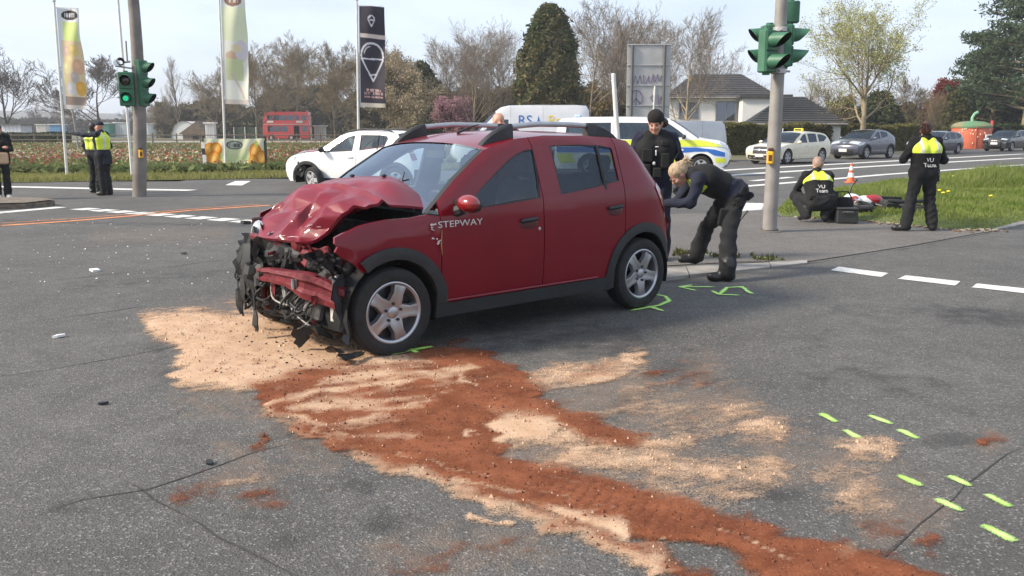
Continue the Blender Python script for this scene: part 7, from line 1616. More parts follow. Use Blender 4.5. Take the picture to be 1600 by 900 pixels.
for a in (('broad', 'spreading dark bare tree at the far left edge', 24, 140, 66, .3), ('broad2', 'wide low-crowned bare tree behind the two left officers', 163, 128, 86, 1.2), ('slim', 'slender bare tree right of the left signal post', 289, 165, 90, 0, ), ('budding2', 'small olive budding tree left of the white tent', 262, 175, 150, 2.0),
          ('budding', 'big olive brown tree right of the pale flag', 408, 128, 66, .5), ('budding2', 'tall olive tree left of the red bus, behind the pale flag', 345, 150, 88, 2.2), ('budding', 'tall olive tree standing behind the red bus', 470, 160, 56, 3.4), ('budding2', 'olive tree with a straight trunk just left of the dark flag', 527, 112, 70, 1.0), ('budding', 'olive tree hidden partly by the dark flag', 585, 135, 64, 4.4),
          ('oval2', 'pale twiggy bare tree over the front of the white van', 740, 88, 34, .8), ('oval', 'fine bare tree just left of the tall conifer', 790, 96, 42, 2.6), ('oval', 'fine bare tree just right of the tall conifer', 915, 92, 4, 5.0), ('slim', 'slim bare tree between conifer and road sign', 950, 84, 18, 2.0), ('oval2', 'bare tree rising behind the road sign', 990, 88, 12, 3.0),
          ('oval', 'bare tree with open crown in front of the white house', 1066, 64, 16, .2), ('oval', 'wide bare tree left of the white van front', 700, 96, 62, 4.), ('oval2', 'bare tree close behind the right side of the conifer', 935, 100, 20, 1.4), ('oval', 'bare tree between the road sign and the house roof', 1035, 96, 26, 2.4), ('oval2', 'bare tree over the middle of the white van', 768, 92, 28, 5.2), ('oval2', 'thin bare tree at the right edge of the white house', 1110, 90, 60, 1.2), ('bushy', 'twiggy bush behind the low dark roof', 1285, 78, 122, 0), ('budding2', 'olive budding tree right of the leafing tree', 1412, 92, 118, 0), ('bushy', 'loose bush left of the strawberry kiosk', 1440, 84, 140, 1.), ('slim', 'bare tree far right of the dark garage roof', 1255, 100, 118, 3.)):
    place_tree(a[0], a[1], *a[2:5], rz=a[5], sx=1.35 if a[0].startswith('broad') else 1.0)
for i, (px, D, yt, lb) in enumerate(((70, 260, 165, 'faint small tree right of the grey cabin far away'), (112, 250, 140, 'faint far tree behind the leftmost flagpole'), (240, 270, 160, 'low far tree just right of the left signal post'), (215, 255, 158, 'low far tree directly behind the left signal post'), (325, 240, 130, 'far tree behind the white tent'), (640, 150, 96, 'tall far tree behind the cream flowering tree'), (665, 165, 90, 'tall far tree behind the dark evergreen'), (560, 190, 80, 'far tree just left of the dark flag, behind the others'), (440, 190, 75, 'farthest tall tree behind the red bus'))):
    place_tree(('broad', 'oval', 'budding2')[i % 3], lb, px, D, yt, i * 1.1, 'far bare trees')
# pale blossoming tree and pink cherry: twigs plus petal clusters
def blossom(kind, label, px, D, yt, m, per, size, jit, sx=1.0, group=None, rz=0., frac=1.0):
    t, s = place_tree(kind, label, px, D, yt, rz, group, sx, 'flowering_tree'); rs = np.random.RandomState(int(px)); tp = np.array([tuple(q) for q in PROTO[kind][2]]); tp = tp[rs.rand(len(tp)) < frac]
    V, F = leaf_cloud(np.repeat(tp, per, 0), size, int(px), jit=jit); o = link('blossom', quick_mesh('blossom', V, F, m), t); return t
blossom('oval2', 'pale cream flowering tree right of the dark flag', 622, 84, 78, leafmat('cream catkins', (.30, .24, .15), (.42, .35, .24)), 5, .17, .35, 1.0)
blossom('bushy', 'small pink blossoming tree above the windscreen of the red car', 708, 66, 152, leafmat('pink blossom', (.28, .15, .17), (.42, .26, .28)), 7, .11, .16, 1.0)
blossom('slim', 'dark red leaved tree beside the strawberry kiosk', 1462, 95, 128, leafmat('copper leaves', (.15, .035, .03), (.26, .07, .05)), 6, .26, .4, 1.3)
# leafing maple
PT, PC, ptips = tree_mesh(57, 12, levels=4, spread=1.45, trunk_h=.30, kids=(13, 8, 6, 4), ang=(60, 46, 42, 40), up=.10, min_r=.014, r0=.36, taper=.75, wander=.13)
D = 60.; t = thing('leafing_tree', 'tall tree with fresh yellow green leaves behind the parked crossover', 'tree', ((1338 - 800) / 1400 * D, D, 0)); hh = CAM_H + (203 + 14) / 1400 * D; t.scale = (hh / 12,) * 3
PT.build('trunk', M_BARKP, t, ang=80); PC.build('crown', mat('maple twigs', (.20, .15, .09), .95), t, ang=180)
tp = np.array([tuple(q) for q in ptips]); rs = np.random.RandomState(2); tp = tp[rs.rand(len(tp)) < .62]
V, F = leaf_cloud(np.repeat(tp, 4, 0), .085, 5, jit=.16, asp=1.4); link('foliage', quick_mesh('foliage', V, F, leafmat('fresh maple leaves', (.36, .38, .12), (.56, .56, .28), .8, .45)), t)

# tall overgrown conifer in the middle: a dense cone of sprays
def cone_foliage(h, r, n, seed, size, prof):
    rs = np.random.RandomState(seed); z = rs.rand(n) ** .8; a = rs.rand(n) * 6.283; rad = np.interp(z, *prof) * r * (1 + .10 * np.sin(a * 3 + z * 9) + .10 * np.sin(a * 7 - z * 23) + .16 * (NZ.fbm(a * 3.5, z * 16, 3) - .5) * 2) * (rs.rand(n) ** .28)
    P = np.stack([np.cos(a) * rad, np.sin(a) * rad, z * h], 1); return leaf_cloud(P, size, seed, jit=.17, asp=2.8)
def conifer(name, label, px, D, yt, r, n, size, ms, prof, split=None):
    h = CAM_H + (203 - yt) / 1400 * D; t = thing(name, label, 'tree', ((px - 800) / 1400 * D, D, 0)); mb = MB(); mb.tube([(0, 0, -.1), (.1, 0, h * .5), (0, 0, h * .97)], [h * .03, h * .018, .03], 8); mb.build('trunk', M_BARK, t)
    V, F = cone_foliage(h, r, n, int(px), size, prof); c = V.reshape(-1, 4, 3).mean(1); n_ = NZ.fbm(c[:, 0] * .7 + c[:, 1] * .3 + 9, c[:, 2] * .6, 3)
    mi = (.45 * n_ + .55 * np.random.RandomState(1).rand(len(c)) + (.22 - .42 * c[:, 2] / h) > .46).astype(int) if len(ms) > 1 else None; link('crown', quick_mesh('crown', V, F, list(ms), mi), t); return t
conifer('conifer', 'tall broad conifer overgrown with brown twigs, behind the vans', 856, 80, 22, 2.75, 52000, .17, (leafmat('conifer dark', (.055, .075, .028), (.10, .115, .045)), leafmat('conifer brown', (.15, .13, .06), (.24, .20, .10))), ([0, .1, .35, .6, .8, .93, 1], [.85, 1, .98, .88, .66, .42, .12]))
conifer('evergreen', 'dark evergreen tree right of the cream flowering tree', 662, 92, 106, 2.3, 16000, .22, (leafmat('evergreen', (.045, .06, .028), (.085, .10, .05)),), ([0, .2, .5, .8, 1], [.8, 1, .9, .6, .1]))
conifer('evergreen', 'dark green shrub behind the leafing tree trunk', 1362, 88, 150, 2.6, 9000, .22, (leafmat('evergreen', (.03, .05, .02), (.05, .07, .03)),), ([0, .3, .6, 1], [.9, 1, .8, .2]))
conifer('evergreen', 'olive green conifer bush left of the strawberry kiosk', 1478, 90, 150, 2.0, 9000, .2, (leafmat('olive bush', (.07, .075, .025), (.12, .115, .045)),), ([0, .3, .6, 1], [.9, 1, .75, .1]))
# pines at the right: limbs with needle clumps
def pine(label, px, D, yt, seed, spread, n_l):
    rs = random.Random(seed); h = CAM_H + (203 - yt) / 1400 * D; t = thing('pine_tree', label, 'tree', ((px - 800) / 1400 * D, D, 0)); T = MB(); T.tube([(0, 0, -.1), (.25, 0, h * .3), (.1, .1, h * .6), (0, 0, h * .95)], [h * .028, h * .022, h * .014, .04], 8); P = []
    for i in range(n_l):
        f = .20 + .78 * i / n_l; z = h * f; a = i * 2.4 + rs.uniform(-.5, .5); L_ = spread * (1.1 - .75 * f) * rs.uniform(.75, 1.15); p = Vector((.1, 0, z)); pts = [p]; d = Vector((math.cos(a), math.sin(a), .12 + .25 * f))
        for k in range(5):
            d = (d + Vector((rs.gauss(0, .12), rs.gauss(0, .12), rs.gauss(.0, .07)))).normalized(); p = p + d * L_ / 5; pts.append(p)
            if k >= 1:
                for q in range(3):
                    c = p + Vector((rs.gauss(0, .55), rs.gauss(0, .55), rs.gauss(.1, .28))); P.append(np.array(c) + np.random.RandomState(seed * 999 + i * 50 + k * 7 + q).normal(0, 1, (30, 3)) * np.array((.34, .34, .17)))
        T.tube(pts, [h * .010 * (1.2 - f), h * .008 * (1.2 - f), .05, .04, .03, .02], 5, cap=False)
    T.build('trunk', M_BARKP, t); V, F = leaf_cloud(np.concatenate(P), .16, seed, asp=3.0); link('crown', quick_mesh('crown', V, F, leafmat('pine needles', (.045, .07, .040), (.09, .12, .065), .7, .2)), t)
pine('big dark pine with bare lower limbs at the right edge', 1588, 88, -30, 7, 7.5, 46)
pine('lower dark pine just left of the big pine', 1535, 96, 62, 9, 5.0, 36)
pine('dark pine at the outer right behind the black car', 1668, 92, -10, 13, 6.5, 36)

# clipped hedge along the far pavement
def hedge(name, label, A, B, h, w, n, m, cat='hedge', seed=0):
    A, B = Vector(A), Vector(B); d = (B - A); L_ = d.length; d.normalize(); nn = Vector((-d.y, d.x, 0)); t = thing(name, label, cat, A); rs = np.random.RandomState(seed)
    mb = MB(); k = max(2, int(L_ / 2)); mb.grid([[tuple(d * (L_ * i / k) + nn * (o_ * w * .42) + Vector((0, 0, z * h * (.95 + .05 * math.sin(i * 1.3))))) for i in range(k + 1)] for o_, z in ((-1, 0), (-1, .9), (-.7, .97), (.7, .97), (1, .9), (1, 0))]); mb.build('core', mat('hedge inside', (.035, .033, .014), .95), t)
    u = rs.rand(n) * L_; s_ = rs.randint(0, 3, n); z = np.where(s_ == 0, h * (.96 + .03 * rs.randn(n)), rs.rand(n) * h); o_ = np.where(s_ == 0, rs.uniform(-.5, .5, n), np.where(s_ == 1, -.5, -.5)) * w + rs.randn(n) * .05
    hh_ = 1 + .05 * np.sin(u * .9) + .03 * np.sin(u * 3.1); P = np.outer(u, np.array(d)) + np.outer(o_, np.array(nn)); P[:, 2] = z * hh_; V, F = leaf_cloud(P, .12, seed, jit=.04, asp=1.5); link('foliage', quick_mesh('foliage', V, F, m), t); return t
HM_ = leafmat('hedge leaves', (.10, .10, .035), (.17, .155, .06), .8, .3)
hedge('hedge', 'clipped olive green hedge behind the parked cars', (13.0, 57.5, 0), (33.5, 73.5, 0), 1.85, 1.2, 34000, HM_, seed=3)
hedge('hedge', 'dark clipped hedge right of the strawberry kiosk', (42.5, 80, 0), (66, 98, 0), 1.95, 1.2, 16000, leafmat('hedge leaves dark', (.03, .045, .018), (.06, .075, .03), .8, .2), seed=4)
hedge('hedge', 'low dark hedge at the far side of the lawn on the left', (-80, 104, 0), (-49, 100.5, 0), 1.25, 1.2, 9000, leafmat('hedge leaves dark', (.03, .05, .02), (.06, .08, .03)), seed=5)
# flower strip in front of the hedge
def tufts(n, region, hgt, seed, bbox, zf=None, wid=.012, lean=.35, dens=None):
    rs = np.random.RandomState(seed); x0, y0, x1, y1 = bbox; x = rs.uniform(x0, x1, n); y = rs.uniform(y0, y1, n); k = inpoly(x, y, region)
    if dens is not None: k &= rs.rand(n) < dens(x, y)
    x, y = x[k], y[k]; m = len(x); z = zf(x, y) if zf else np.zeros(m); a = rs.rand(m) * 6.283; h = hgt(x, y) * rs.uniform(.45, 1.2, m); w_ = wid * rs.uniform(.6, 1.5, m); l = lean * h * rs.uniform(.1, 1.3, m); b = rs.rand(m) * 6.283
    A = np.stack([x - np.cos(a) * w_, y - np.sin(a) * w_, z], 1); B = np.stack([x + np.cos(a) * w_, y + np.sin(a) * w_, z], 1); M1 = np.stack([x + np.cos(b) * l * .35 + np.cos(a) * w_ * .7, y + np.sin(b) * l * .35 + np.sin(a) * w_ * .7, z + h * .6], 1); M2 = np.stack([x + np.cos(b) * l * .35 - np.cos(a) * w_ * .7, y + np.sin(b) * l * .35 - np.sin(a) * w_ * .7, z + h * .6], 1); C_ = np.stack([x + np.cos(b) * l, y + np.sin(b) * l, z + h * .95], 1)
    V = np.stack([A, B, M1, M2, C_], 1).reshape(-1, 3); i = np.arange(m)[:, None] * 5; F = np.concatenate([np.concatenate([i + 0, i + 1, i + 2], 1), np.concatenate([i + 0, i + 2, i + 3], 1), np.concatenate([i + 3, i + 2, i + 4], 1)]); return V, F, np.stack([x, y, z + h], 1)
bx = [p[0] for p in VERGE]; by = [p[1] for p in VERGE]
def vz(x, y): return np.array([verge_z(a, b_) for a, b_ in zip(x, y)])
clumps = [(8.0, 18.6, .8), (12.5, 23.5, 1.4), (7.3, 17.7, .9), (6.2, 18.2, .8), (15.5, 28.0, 1.8), (17.5, 31.0, 1.6), (5.6, 17.3, .6)]
def vh(x, y):
    d = .5 * NZ.fbm(x * .9, y * .9) + .5 * NZ.fbm(x * 3, y * 3); b_ = np.zeros_like(x)
    for cx_, cy_, r_ in clumps: b_ = np.maximum(b_, np.clip(1.2 - np.hypot(x - cx_, y - cy_) / r_, 0, 1))
    e = np.clip(segdist(x, y, VERGE) / .8, .25, 1); return (.05 + .15 * d ** 1.5 + .36 * b_) * e
V, F, tp = tufts(150000, VERGE, vh, 3, (min(bx), min(by), 17, 33), vz, .010, .5, dens=lambda x, y: np.clip(22. / np.maximum(y, 10), .3, 1) * np.clip(1.2 - (y - 14) / 30, .3, 1))
M_BLADE = leafmat('grass blades', (.13, .19, .035), (.29, .32, .11), .9, .45)
tag(link('verge_grass', quick_mesh('verge_grass', V, F, M_BLADE)), 'long fresh green grass on the verge at the right', 'grass', kind='stuff')
# dead leaves and dirt rim, dandelions
for i, (px, py) in enumerate(((1488, 292), (1472, 318), (1480, 316), (1546, 324), (1466, 314))):
    g_ = G(px, py); t = thing('dandelion', ('tall yellow flower right of the standing officer, nearest the road', 'small yellow flower beside the standing officer', 'small yellow flower beside the standing officer', 'yellow flower farthest right in the verge', 'small yellow flower beside the standing officer')[i], 'flower', (g_.x, g_.y, verge_z(g_.x, g_.y)), 0, 'yellow flowers in the verge'); hh = .22 if i == 0 else .14
    mb = MB(); mb.tube([(0, 0, 0), (.01, 0, hh)], .005, 4); mb.build('stem', M_BLADE, t); mb = MB(); mb.ball((.01, 0, hh), (.042, .042, .022), 9, 6); mb.build('flower_head', mat('dandelion yellow', (.80, .66, .03), .7), t)
mb = MB(); rs = random.Random(5)
for i in range(220):
    f = rs.random(); p = Vector(VERGE[0]).lerp(Vector(VERGE[-1]), f) if f < .0 else None
    k = rs.choice([(0, -1), (-1, -2), (-2, -3), (-3, -4)]); a, b_ = Vector(VERGE[k[0]]), Vector(VERGE[k[1]]); p = a.lerp(b_, rs.random()) + Vector((rs.gauss(0, .10), rs.gauss(-.05, .12))); s_ = rs.uniform(.012, .035)
    mb.mi = rs.randint(0, 1); mb.box((p.x, p.y, .018), (s_ * 2, s_ * 1.4, s_ * .4), rotm('Z', rs.uniform(0, 180)) @ rotm('X', rs.uniform(-35, 35)))
tag(mb.build('leaf_litter', [mat('dead leaves', (.12, .075, .04), .95), mat('litter pale', (.30, .26, .21), .9)], smooth=False), 'dead leaves and grit along the edge of the verge', 'litter', kind='stuff')
# moss and weeds behind the low kerb
V, F, _ = tufts(7000, GG([(1050, 402), (1060, 392), (1180, 401), (1250, 408), (1180, 409), (1110, 403)]), lambda x, y: .05 + .03 * NZ(x * 4, y * 4), 8, (1.5, 9.8, 4.0, 12.0), None, .008, .6, dens=lambda x, y: NZ.fbm(x * 5, y * 5) > .45)
tag(link('kerb_weeds', quick_mesh('kerb_weeds', V + np.array([0, 0, .01]), F, leafmat('weeds', (.06, .075, .02), (.12, .11, .05)))), 'moss and weeds growing behind the low kerb', 'weeds', kind='stuff')
# left field verge grass
V, F, _ = tufts(110000, L_VERGE, lambda x, y: .10 + .14 * NZ.fbm(x * .8, y * .8), 4, (-20, 26.2, 9, 47), None, .016, .5)
tag(link('field_edge_grass', quick_mesh('field_edge_grass', V + np.array([0, 0, .015]), F, leafmat('rough grass', (.19, .21, .06), (.33, .30, .13), .7, .4))), 'rough grass strip along the edge of the tulip field', 'grass', kind='stuff')
# tulips: rows of leaves and coloured heads
rs = np.random.RandomState(9); n = 60000; y = 30.5 + 60 * rs.rand(n) ** 1.35; x = rs.uniform(-1, 1, n); x = np.where(True, -(y * .33) + x * y * .36, x); k = inpoly(x, y, FIELD); x, y = x[k], y[k]; row = np.round((y + x * .10) / .9) * .9 - x * .10 + rs.normal(0, .16, len(x)); y = np.where(y < 60, row, y); band = NZ.fbm(x * .05 + 3, (y + .1 * x) * .28, 3)
P = np.stack([x, y, .16 + .10 * rs.rand(len(x))], 1); V1, F1 = leaf_cloud(P, .22, 2, asp=1.7); c = rs.rand(len(x)); fl = (c < np.clip((band - .43) * 1.6, .04, .42)); Pf = P[fl] + np.array([0, 0, .20]); V2, F2 = leaf_cloud(Pf, .095, 3, asp=1.2)
pal = np.array([1, 1, 1, 2, 3, 1, 4]); mi2 = pal[(np.floor(NZ.fbm(Pf[:, 0] * .15, Pf[:, 1] * .6, 2) * 9 + rs.rand(len(Pf)) * 3).astype(int)) % 7]
tag(link('tulip_field', quick_mesh('tulip_field', np.concatenate([V1, V2]), np.concatenate([F1, F2 + len(V1)]), [leafmat('tulip leaves', (.125, .165, .062), (.22, .235, .105), .5, .3), leafmat('tulip red', (.26, .07, .06), (.38, .14, .11), 2, .3), leafmat('tulip pink', (.40, .26, .22), (.5, .36, .31), 2, .3), leafmat('tulip white', (.5, .45, .34), (.62, .58, .45), 2, .3), leafmat('tulip yellow', (.42, .34, .16), (.5, .42, .22), 2, .3)], np.concatenate([np.zeros(len(F1), int), mi2]))), 'field of red, pink and white tulips in rows', 'tulip field', kind='stuff')
# scrub and woodland masses
def mass(name, label, segs, n, size, m, seed):
    rs = np.random.RandomState(seed); P = []
    for (pxa, pxb, D, y_top, depth) in segs:
        k = n // len(segs); px = rs.uniform(pxa, pxb, k); d = D + rs.rand(k) * depth; x = (px - 800) / 1400 * d; top = CAM_H + (203 - y_top) / 1400 * d; hh = top * (.55 + .75 * NZ.fbm(px * .035 + seed, d * .12, 3)); z = rs.rand(k) ** .75 * hh; P.append(np.stack([x, d, z], 1))
    V, F = leaf_cloud(np.concatenate(P), size, seed, jit=.2, asp=2.0); return tag(link(name, quick_mesh(name, V, F, m)), label, 'scrub', kind='stuff')
mass('scrub', 'brown scrub and undergrowth behind the field and the bus', [(255, 420, 175, 160, 14), (410, 600, 172, 148, 14), (560, 720, 120, 150, 10)], 42000, .55, leafmat('scrub dark', (.06, .06, .03), (.13, .115, .06), .35, .2), 3)
mass('shrubbery', 'olive shrubs filling the gardens behind the vans', [(690, 830, 98, 140, 8), (860, 1000, 96, 140, 8), (930, 1050, 84, 165, 5)], 34000, .26, leafmat('garden shrubs', (.10, .08, .035), (.17, .135, .065), .5, .2), 5)
mass('garden_shrubs', 'mixed garden shrubs behind the hedge on the right', [(1225, 1320, 82, 165, 6), (1390, 1500, 95, 165, 7), (1480, 1640, 104, 150, 8)], 30000, .26, leafmat('garden greens', (.06, .07, .028), (.13, .12, .05), .5, .2), 6)
mass('far_hedgerow', 'distant grey green hedgerow across the fields on the left', [(-120, 280, 300, 186, 10)], 9000, 1.0, leafmat('far hedge', (.07, .075, .06), (.10, .10, .075), .1, .1), 7)

# thin spring haze over the whole place
mb = MB(); mb.box((0, 520, 19), (2600, 1500, 46))
hz = mb.build('haze', [], smooth=False); hm = bpy.data.materials.new('haze'); hm.use_nodes = True; hm.node_tree.nodes.clear()
pv_ = hm.node_tree.nodes.new('ShaderNodeVolumePrincipled'); pv_.inputs['Color'].default_value = (.93, .95, 1, 1); pv_.inputs['Density'].default_value = .00055; pv_.inputs['Anisotropy'].default_value = .2
ho_ = hm.node_tree.nodes.new('ShaderNodeOutputMaterial'); hm.node_tree.links.new(pv_.outputs[0], ho_.inputs['Volume']); hz.data.materials.append(hm); tag(hz, kind='stuff')
# ================================================================== oil binder, spray marks, debris
def binder_field():
    st = .022
    xs = np.arange(-4.2, 3.6, st); ys = np.arange(2.35, 8.2, st); X, Y = np.meshgrid(xs, ys)
    # ragged edges: warp the look-up position with noise
    wx = (NZ.fbm(X * 7, Y * 7, 4) - .5) * .20; wy = (NZ.fbm(X * 7 + 50, Y * 7, 4) - .5) * .20
    u, v = PX(X + wx, Y + wy)
    def poly(P, soft=14): 
        d = segdist(u, v, P); return np.clip(.5 + np.where(inpoly(u, v, P), d, -d) / (2 * soft), 0, 1)
    S1 = [[(222, 497), (290, 488), (370, 497), (430, 500), (500, 512), (560, 535), (620, 553), (700, 565), (745, 572), (790, 590), (740, 606), (660, 612), (650, 642), (600, 652), (565, 690), (520, 668), (480, 640), (420, 606), (265, 602), (282, 570), (272, 540), (240, 520)],
          [(420, 640), (500, 604), (640, 602), (665, 645), (635, 690), (560, 696), (490, 680)], [(545, 706), (620, 732), (720, 766), (830, 802), (900, 830), (1000, 866), (1060, 896), (1020, 894), (890, 838), (800, 802), (700, 768), (610, 734)],
          [(840, 785), (980, 812), (965, 840), (880, 826)], [(760, 640), (840, 640), (880, 665), (860, 690), (790, 690)], [(700, 580), (760, 575), (770, 600), (720, 612)]]
    S2 = [([(830, 592), (930, 588), (1000, 562)], 13, 1.0), ([(900, 712), (1000, 712), (1060, 702)], 20, .95), ([(940, 690), (1060, 735), (1130, 742), (1210, 733)], 15, .85), ([(1325, 706), (1375, 704)], 12, 1.0), ([(1170, 668), (1215, 672)], 16, .75),
          ([(880, 690), (950, 700)], 30, .7), ([(1310, 750), (1350, 790)], 26, .5), ([(1030, 750), (1160, 770)], 22, .45), ([(370, 485), (430, 480), (520, 480)], 14, .6), ([(400, 752), (350, 756)], 8, .7), ([(1240, 885), (1330, 868)], 10, .9), ([(1090, 822), (1160, 846), (1260, 880), (1330, 905)], 6, .95),
          ([(1010, 640), (1090, 660), (1160, 650)], 30, .4), ([(850, 700), (1050, 770)], 40, .4)]
    R1 = [[(388, 602), (430, 592), (470, 580), (520, 570), (600, 568), (645, 548), (720, 541), (762, 556), (800, 580), (845, 602), (832, 625), (870, 640), (930, 655), (1012, 694), (985, 704), (930, 690), (880, 662), (810, 648), (775, 668), (805, 700), (790, 718), (900, 738), (1000, 762), (1100, 790), (1200, 826), (1330, 862), (1500, 905), (1540, 960), (1260, 960), (1180, 895), (1100, 864), (1000, 836), (900, 806), (800, 796), (700, 762), (620, 731), (540, 704), (480, 680), (440, 650), (400, 625)],
          [(800, 793), (900, 822), (1000, 862), (1100, 900), (1080, 905), (960, 862), (860, 824)]]
    R2 = [([(740, 570), (800, 590)], 22, 1), ([(395, 696), (402, 697)], 9, .9), ([(500, 766), (520, 768)], 7, .6), ([(1360, 832), (1400, 838)], 16, .7), ([(1440, 842), (1470, 856)], 14, .6), ([(1540, 690), (1560, 692)], 9, .8), ([(760, 868), (820, 850)], 12, .5), ([(900, 590), (970, 572)], 9, .6), ([(830, 630), (850, 630)], 8, .6),
          ([(520, 510), (545, 520)], 9, .7), ([(400, 575), (500, 578)], 7, .6), ([(860, 640), (880, 632)], 8, .6), ([(430, 780), (340, 760), (300, 770)], 16, .4), ([(1030, 590), (1090, 590)], 20, .3), ([(620, 880), (720, 860)], 20, .35)]
    # pale streaks drawn out over the red
    OV = [([(415, 632), (520, 612), (640, 600)], 8, .9), ([(470, 640), (530, 633), (600, 642), (655, 632)], 14, .85), ([(530, 664), (600, 655)], 8, .7), ([(600, 690), (645, 684)], 8, .7), ([(450, 655), (500, 668), (540, 690)], 6, .7), ([(660, 640), (690, 610)], 6, .6), ([(640, 720), (760, 752)], 4, .7), ([(820, 760), (960, 792)], 3.5, .6), ([(500, 600), (600, 590), (690, 590), (740, 572)], 12, 1.), ([(725, 590), (745, 605)], 6, 1), ([(740, 676), (750, 682)], 5, 1), ([(690, 612), (700, 616)], 5, .8),
          ([(700, 756), (830, 778)], 7, .8), ([(620, 715), (700, 735)], 6, .7), ([(790, 690), (870, 660)], 16, .9), ([(1100, 822), (1240, 868)], 4, .9), ([(880, 750), (940, 765)], 6, .5), ([(740, 810), (800, 822)], 9, .8), ([(560, 566), (660, 566)], 6, .7)]
    sand = np.maximum.reduce([poly(P, 13) for P in S1]); sand = np.maximum(sand, strokes(u, v, [(p_, r_ * 1.7, a_ * .50) for p_, r_, a_ in S2]))
    red = np.maximum.reduce([poly(P, 13) for P in R1]); red = np.maximum(red, strokes(u, v, [(p_, r_ * (1.25 if i_ else 1), a_ * (.58 if i_ else 1)) for i_, (p_, r_, a_) in enumerate(R2)]))
    ov = strokes(u, v, [(p_, r_ * .72, a_ * .9) for p_, r_, a_ in OV]); red = red * (1 - .70 * np.clip(ov * 1.1, 0, 1) * (.35 + .9 * NZ.fbm(X * 16, Y * 16, 3))); sand = np.maximum(sand, ov)
    # streaky brushing (swept roughly along the spill)
    q = NZ.fbm((X * .9 + Y * .45) * 3.0, (-X * .45 + Y * .9) * 11, 4); q2 = NZ.fbm(X * 14, Y * 14, 3)
    red = np.clip(red + (q - .55) * .9 * (red > .02) + (q2 - .5) * .4 * (red > .02), 0, 1)
    sand = np.clip(sand + (q - .5) * .55 * (sand > .02) + (q2 - .5) * .35 * (sand > .02), 0, 1)
    # brownish scuffs inside the pale pile
    sc = strokes(u, v, [([(500, 500), (545, 520)], 26, .7), ([(330, 575), (370, 572)], 16, .5), ([(390, 560), (420, 575)], 12, .6), ([(440, 520), (470, 515)], 20, .35)])
    red = np.clip(np.maximum(red, sc * (q2 > .5)), 0, 1)
    dens = np.clip(np.maximum(sand, red * 1.02), 0, 1)
    red = red / (red + 1.25 * sand * (1 - .93 * red) + .02)
    tread = (np.sin((X * .72 - Y * .30) * 150) > .5) * np.clip(strokes(u, v, [([(870, 765), (1010, 800), (1150, 838)], 26, 1.)]), 0, 1)
    Z = .005 + .016 * dens * (NZ.fbm(X * 6, Y * 6, 4)) + .006 * dens * q2 - .004 * tread * dens
    return X, Y, Z, dens, red, tread
X, Y, Z, dens, red, tread = binder_field()
n, m_ = X.shape
ii, jj = np.meshgrid(np.arange(n - 1), np.arange(m_ - 1), indexing='ij'); a = (ii * m_ + jj).ravel()
keep = np.maximum.reduce([dens[:-1, :-1], dens[1:, :-1], dens[:-1, 1:], dens[1:, 1:]]).ravel() > .03
a = a[keep]; F = np.stack([a, a + 1, a + m_ + 1, a + m_], 1); us_, inv = np.unique(F, return_inverse=True); F = inv.reshape(F.shape)
me = bpy.data.meshes.new('oil_binder'); me.from_pydata(np.stack([X, Y, Z], -1).reshape(-1, 3)[us_].tolist(), [], F.tolist())
for nm, ar in (('dens', dens), ('red', red), ('tread', tread)):
    at = me.attributes.new(nm, 'FLOAT', 'POINT'); at.data.foreach_set('value', ar.ravel()[us_].astype(np.float32))
me.polygons.foreach_set('use_smooth', [True] * len(me.polygons))
m = bpy.data.materials.new('oil binder granules'); m.use_nodes = True; t = m.node_tree; b = t.nodes['Principled BSDF']; N = t.nodes.new; K = t.links.new
b.inputs['Roughness'].default_value = .95; b.inputs['Specular IOR Level'].default_value = .1
co = N('ShaderNodeTexCoord')
def _noise(sc, det=4, rough=.6):
    q = N('ShaderNodeTexNoise'); q.inputs['Scale'].default_value = sc; q.inputs['Detail'].default_value = det; q.inputs['Roughness'].default_value = rough; K(co.outputs['Object'], q.inputs['Vector']); return q.outputs['Fac']
def _attr(nm):
    q = N('ShaderNodeAttribute'); q.attribute_name = nm; return q.outputs['Fac']
def _rng(s, a_, b_, c_=0., d_=1.):
    r_ = N('ShaderNodeMapRange'); 
    for i_, v_ in ((1, a_), (2, b_), (3, c_), (4, d_)): r_.inputs[i_].default_value = v_
    K(s, r_.inputs[0]); return r_.outputs[0]
def _ma(s, k_, add_):
    r_ = N('ShaderNodeMath'); r_.operation = 'MULTIPLY_ADD'; K(s, r_.inputs[0]); r_.inputs[1].default_value = k_
    if hasattr(add_, 'is_output'): K(add_, r_.inputs[2])
    else: r_.inputs[2].default_value = add_
    return r_.outputs[0]
def _mix(f, a_, b_):
    x = N('ShaderNodeMix'); x.data_type = 'RGBA'
    for i_, q in ((0, f), (6, a_), (7, b_)):
        if hasattr(q, 'is_output'): K(q, x.inputs[i_])
        else: x.inputs[i_].default_value = (*q, 1)
    return x.outputs[2]
sandc = _mix(_rng(_noise(6, 5), .3, .7), (.43, .275, .175), (.55, .385, .265))
redc = _mix(_rng(_noise(3.2, 7, .7), .32, .68), (.105, .032, .015), (.25, .088, .044)); redc = _mix(_rng(_noise(70, 3), .58, .75, 0, .55), redc, (.38, .20, .115))
fine = _noise(110, 3)
c = _mix(_rng(_ma(fine, .8, _attr('red')), .62, 1.25), sandc, redc)
c = _mix(_rng(_noise(40, 4), .62, .80, 0, .5), c, (.09, .055, .04))
c = _mix(_rng(_attr('tread'), .2, .9, 0, .35), c, (.06, .02, .012))
K(c, b.inputs['Base Color'])
bp = N('ShaderNodeBump'); bp.inputs['Strength'].default_value = .6; bp.inputs['Distance'].default_value = .006; K(_noise(90, 4), bp.inputs['Height']); K(bp.outputs[0], b.inputs['Normal'])
al = _rng(_ma(fine, 1.0, _ma(_noise(22, 5), .55, _attr('dens'))), .90, 1.40)
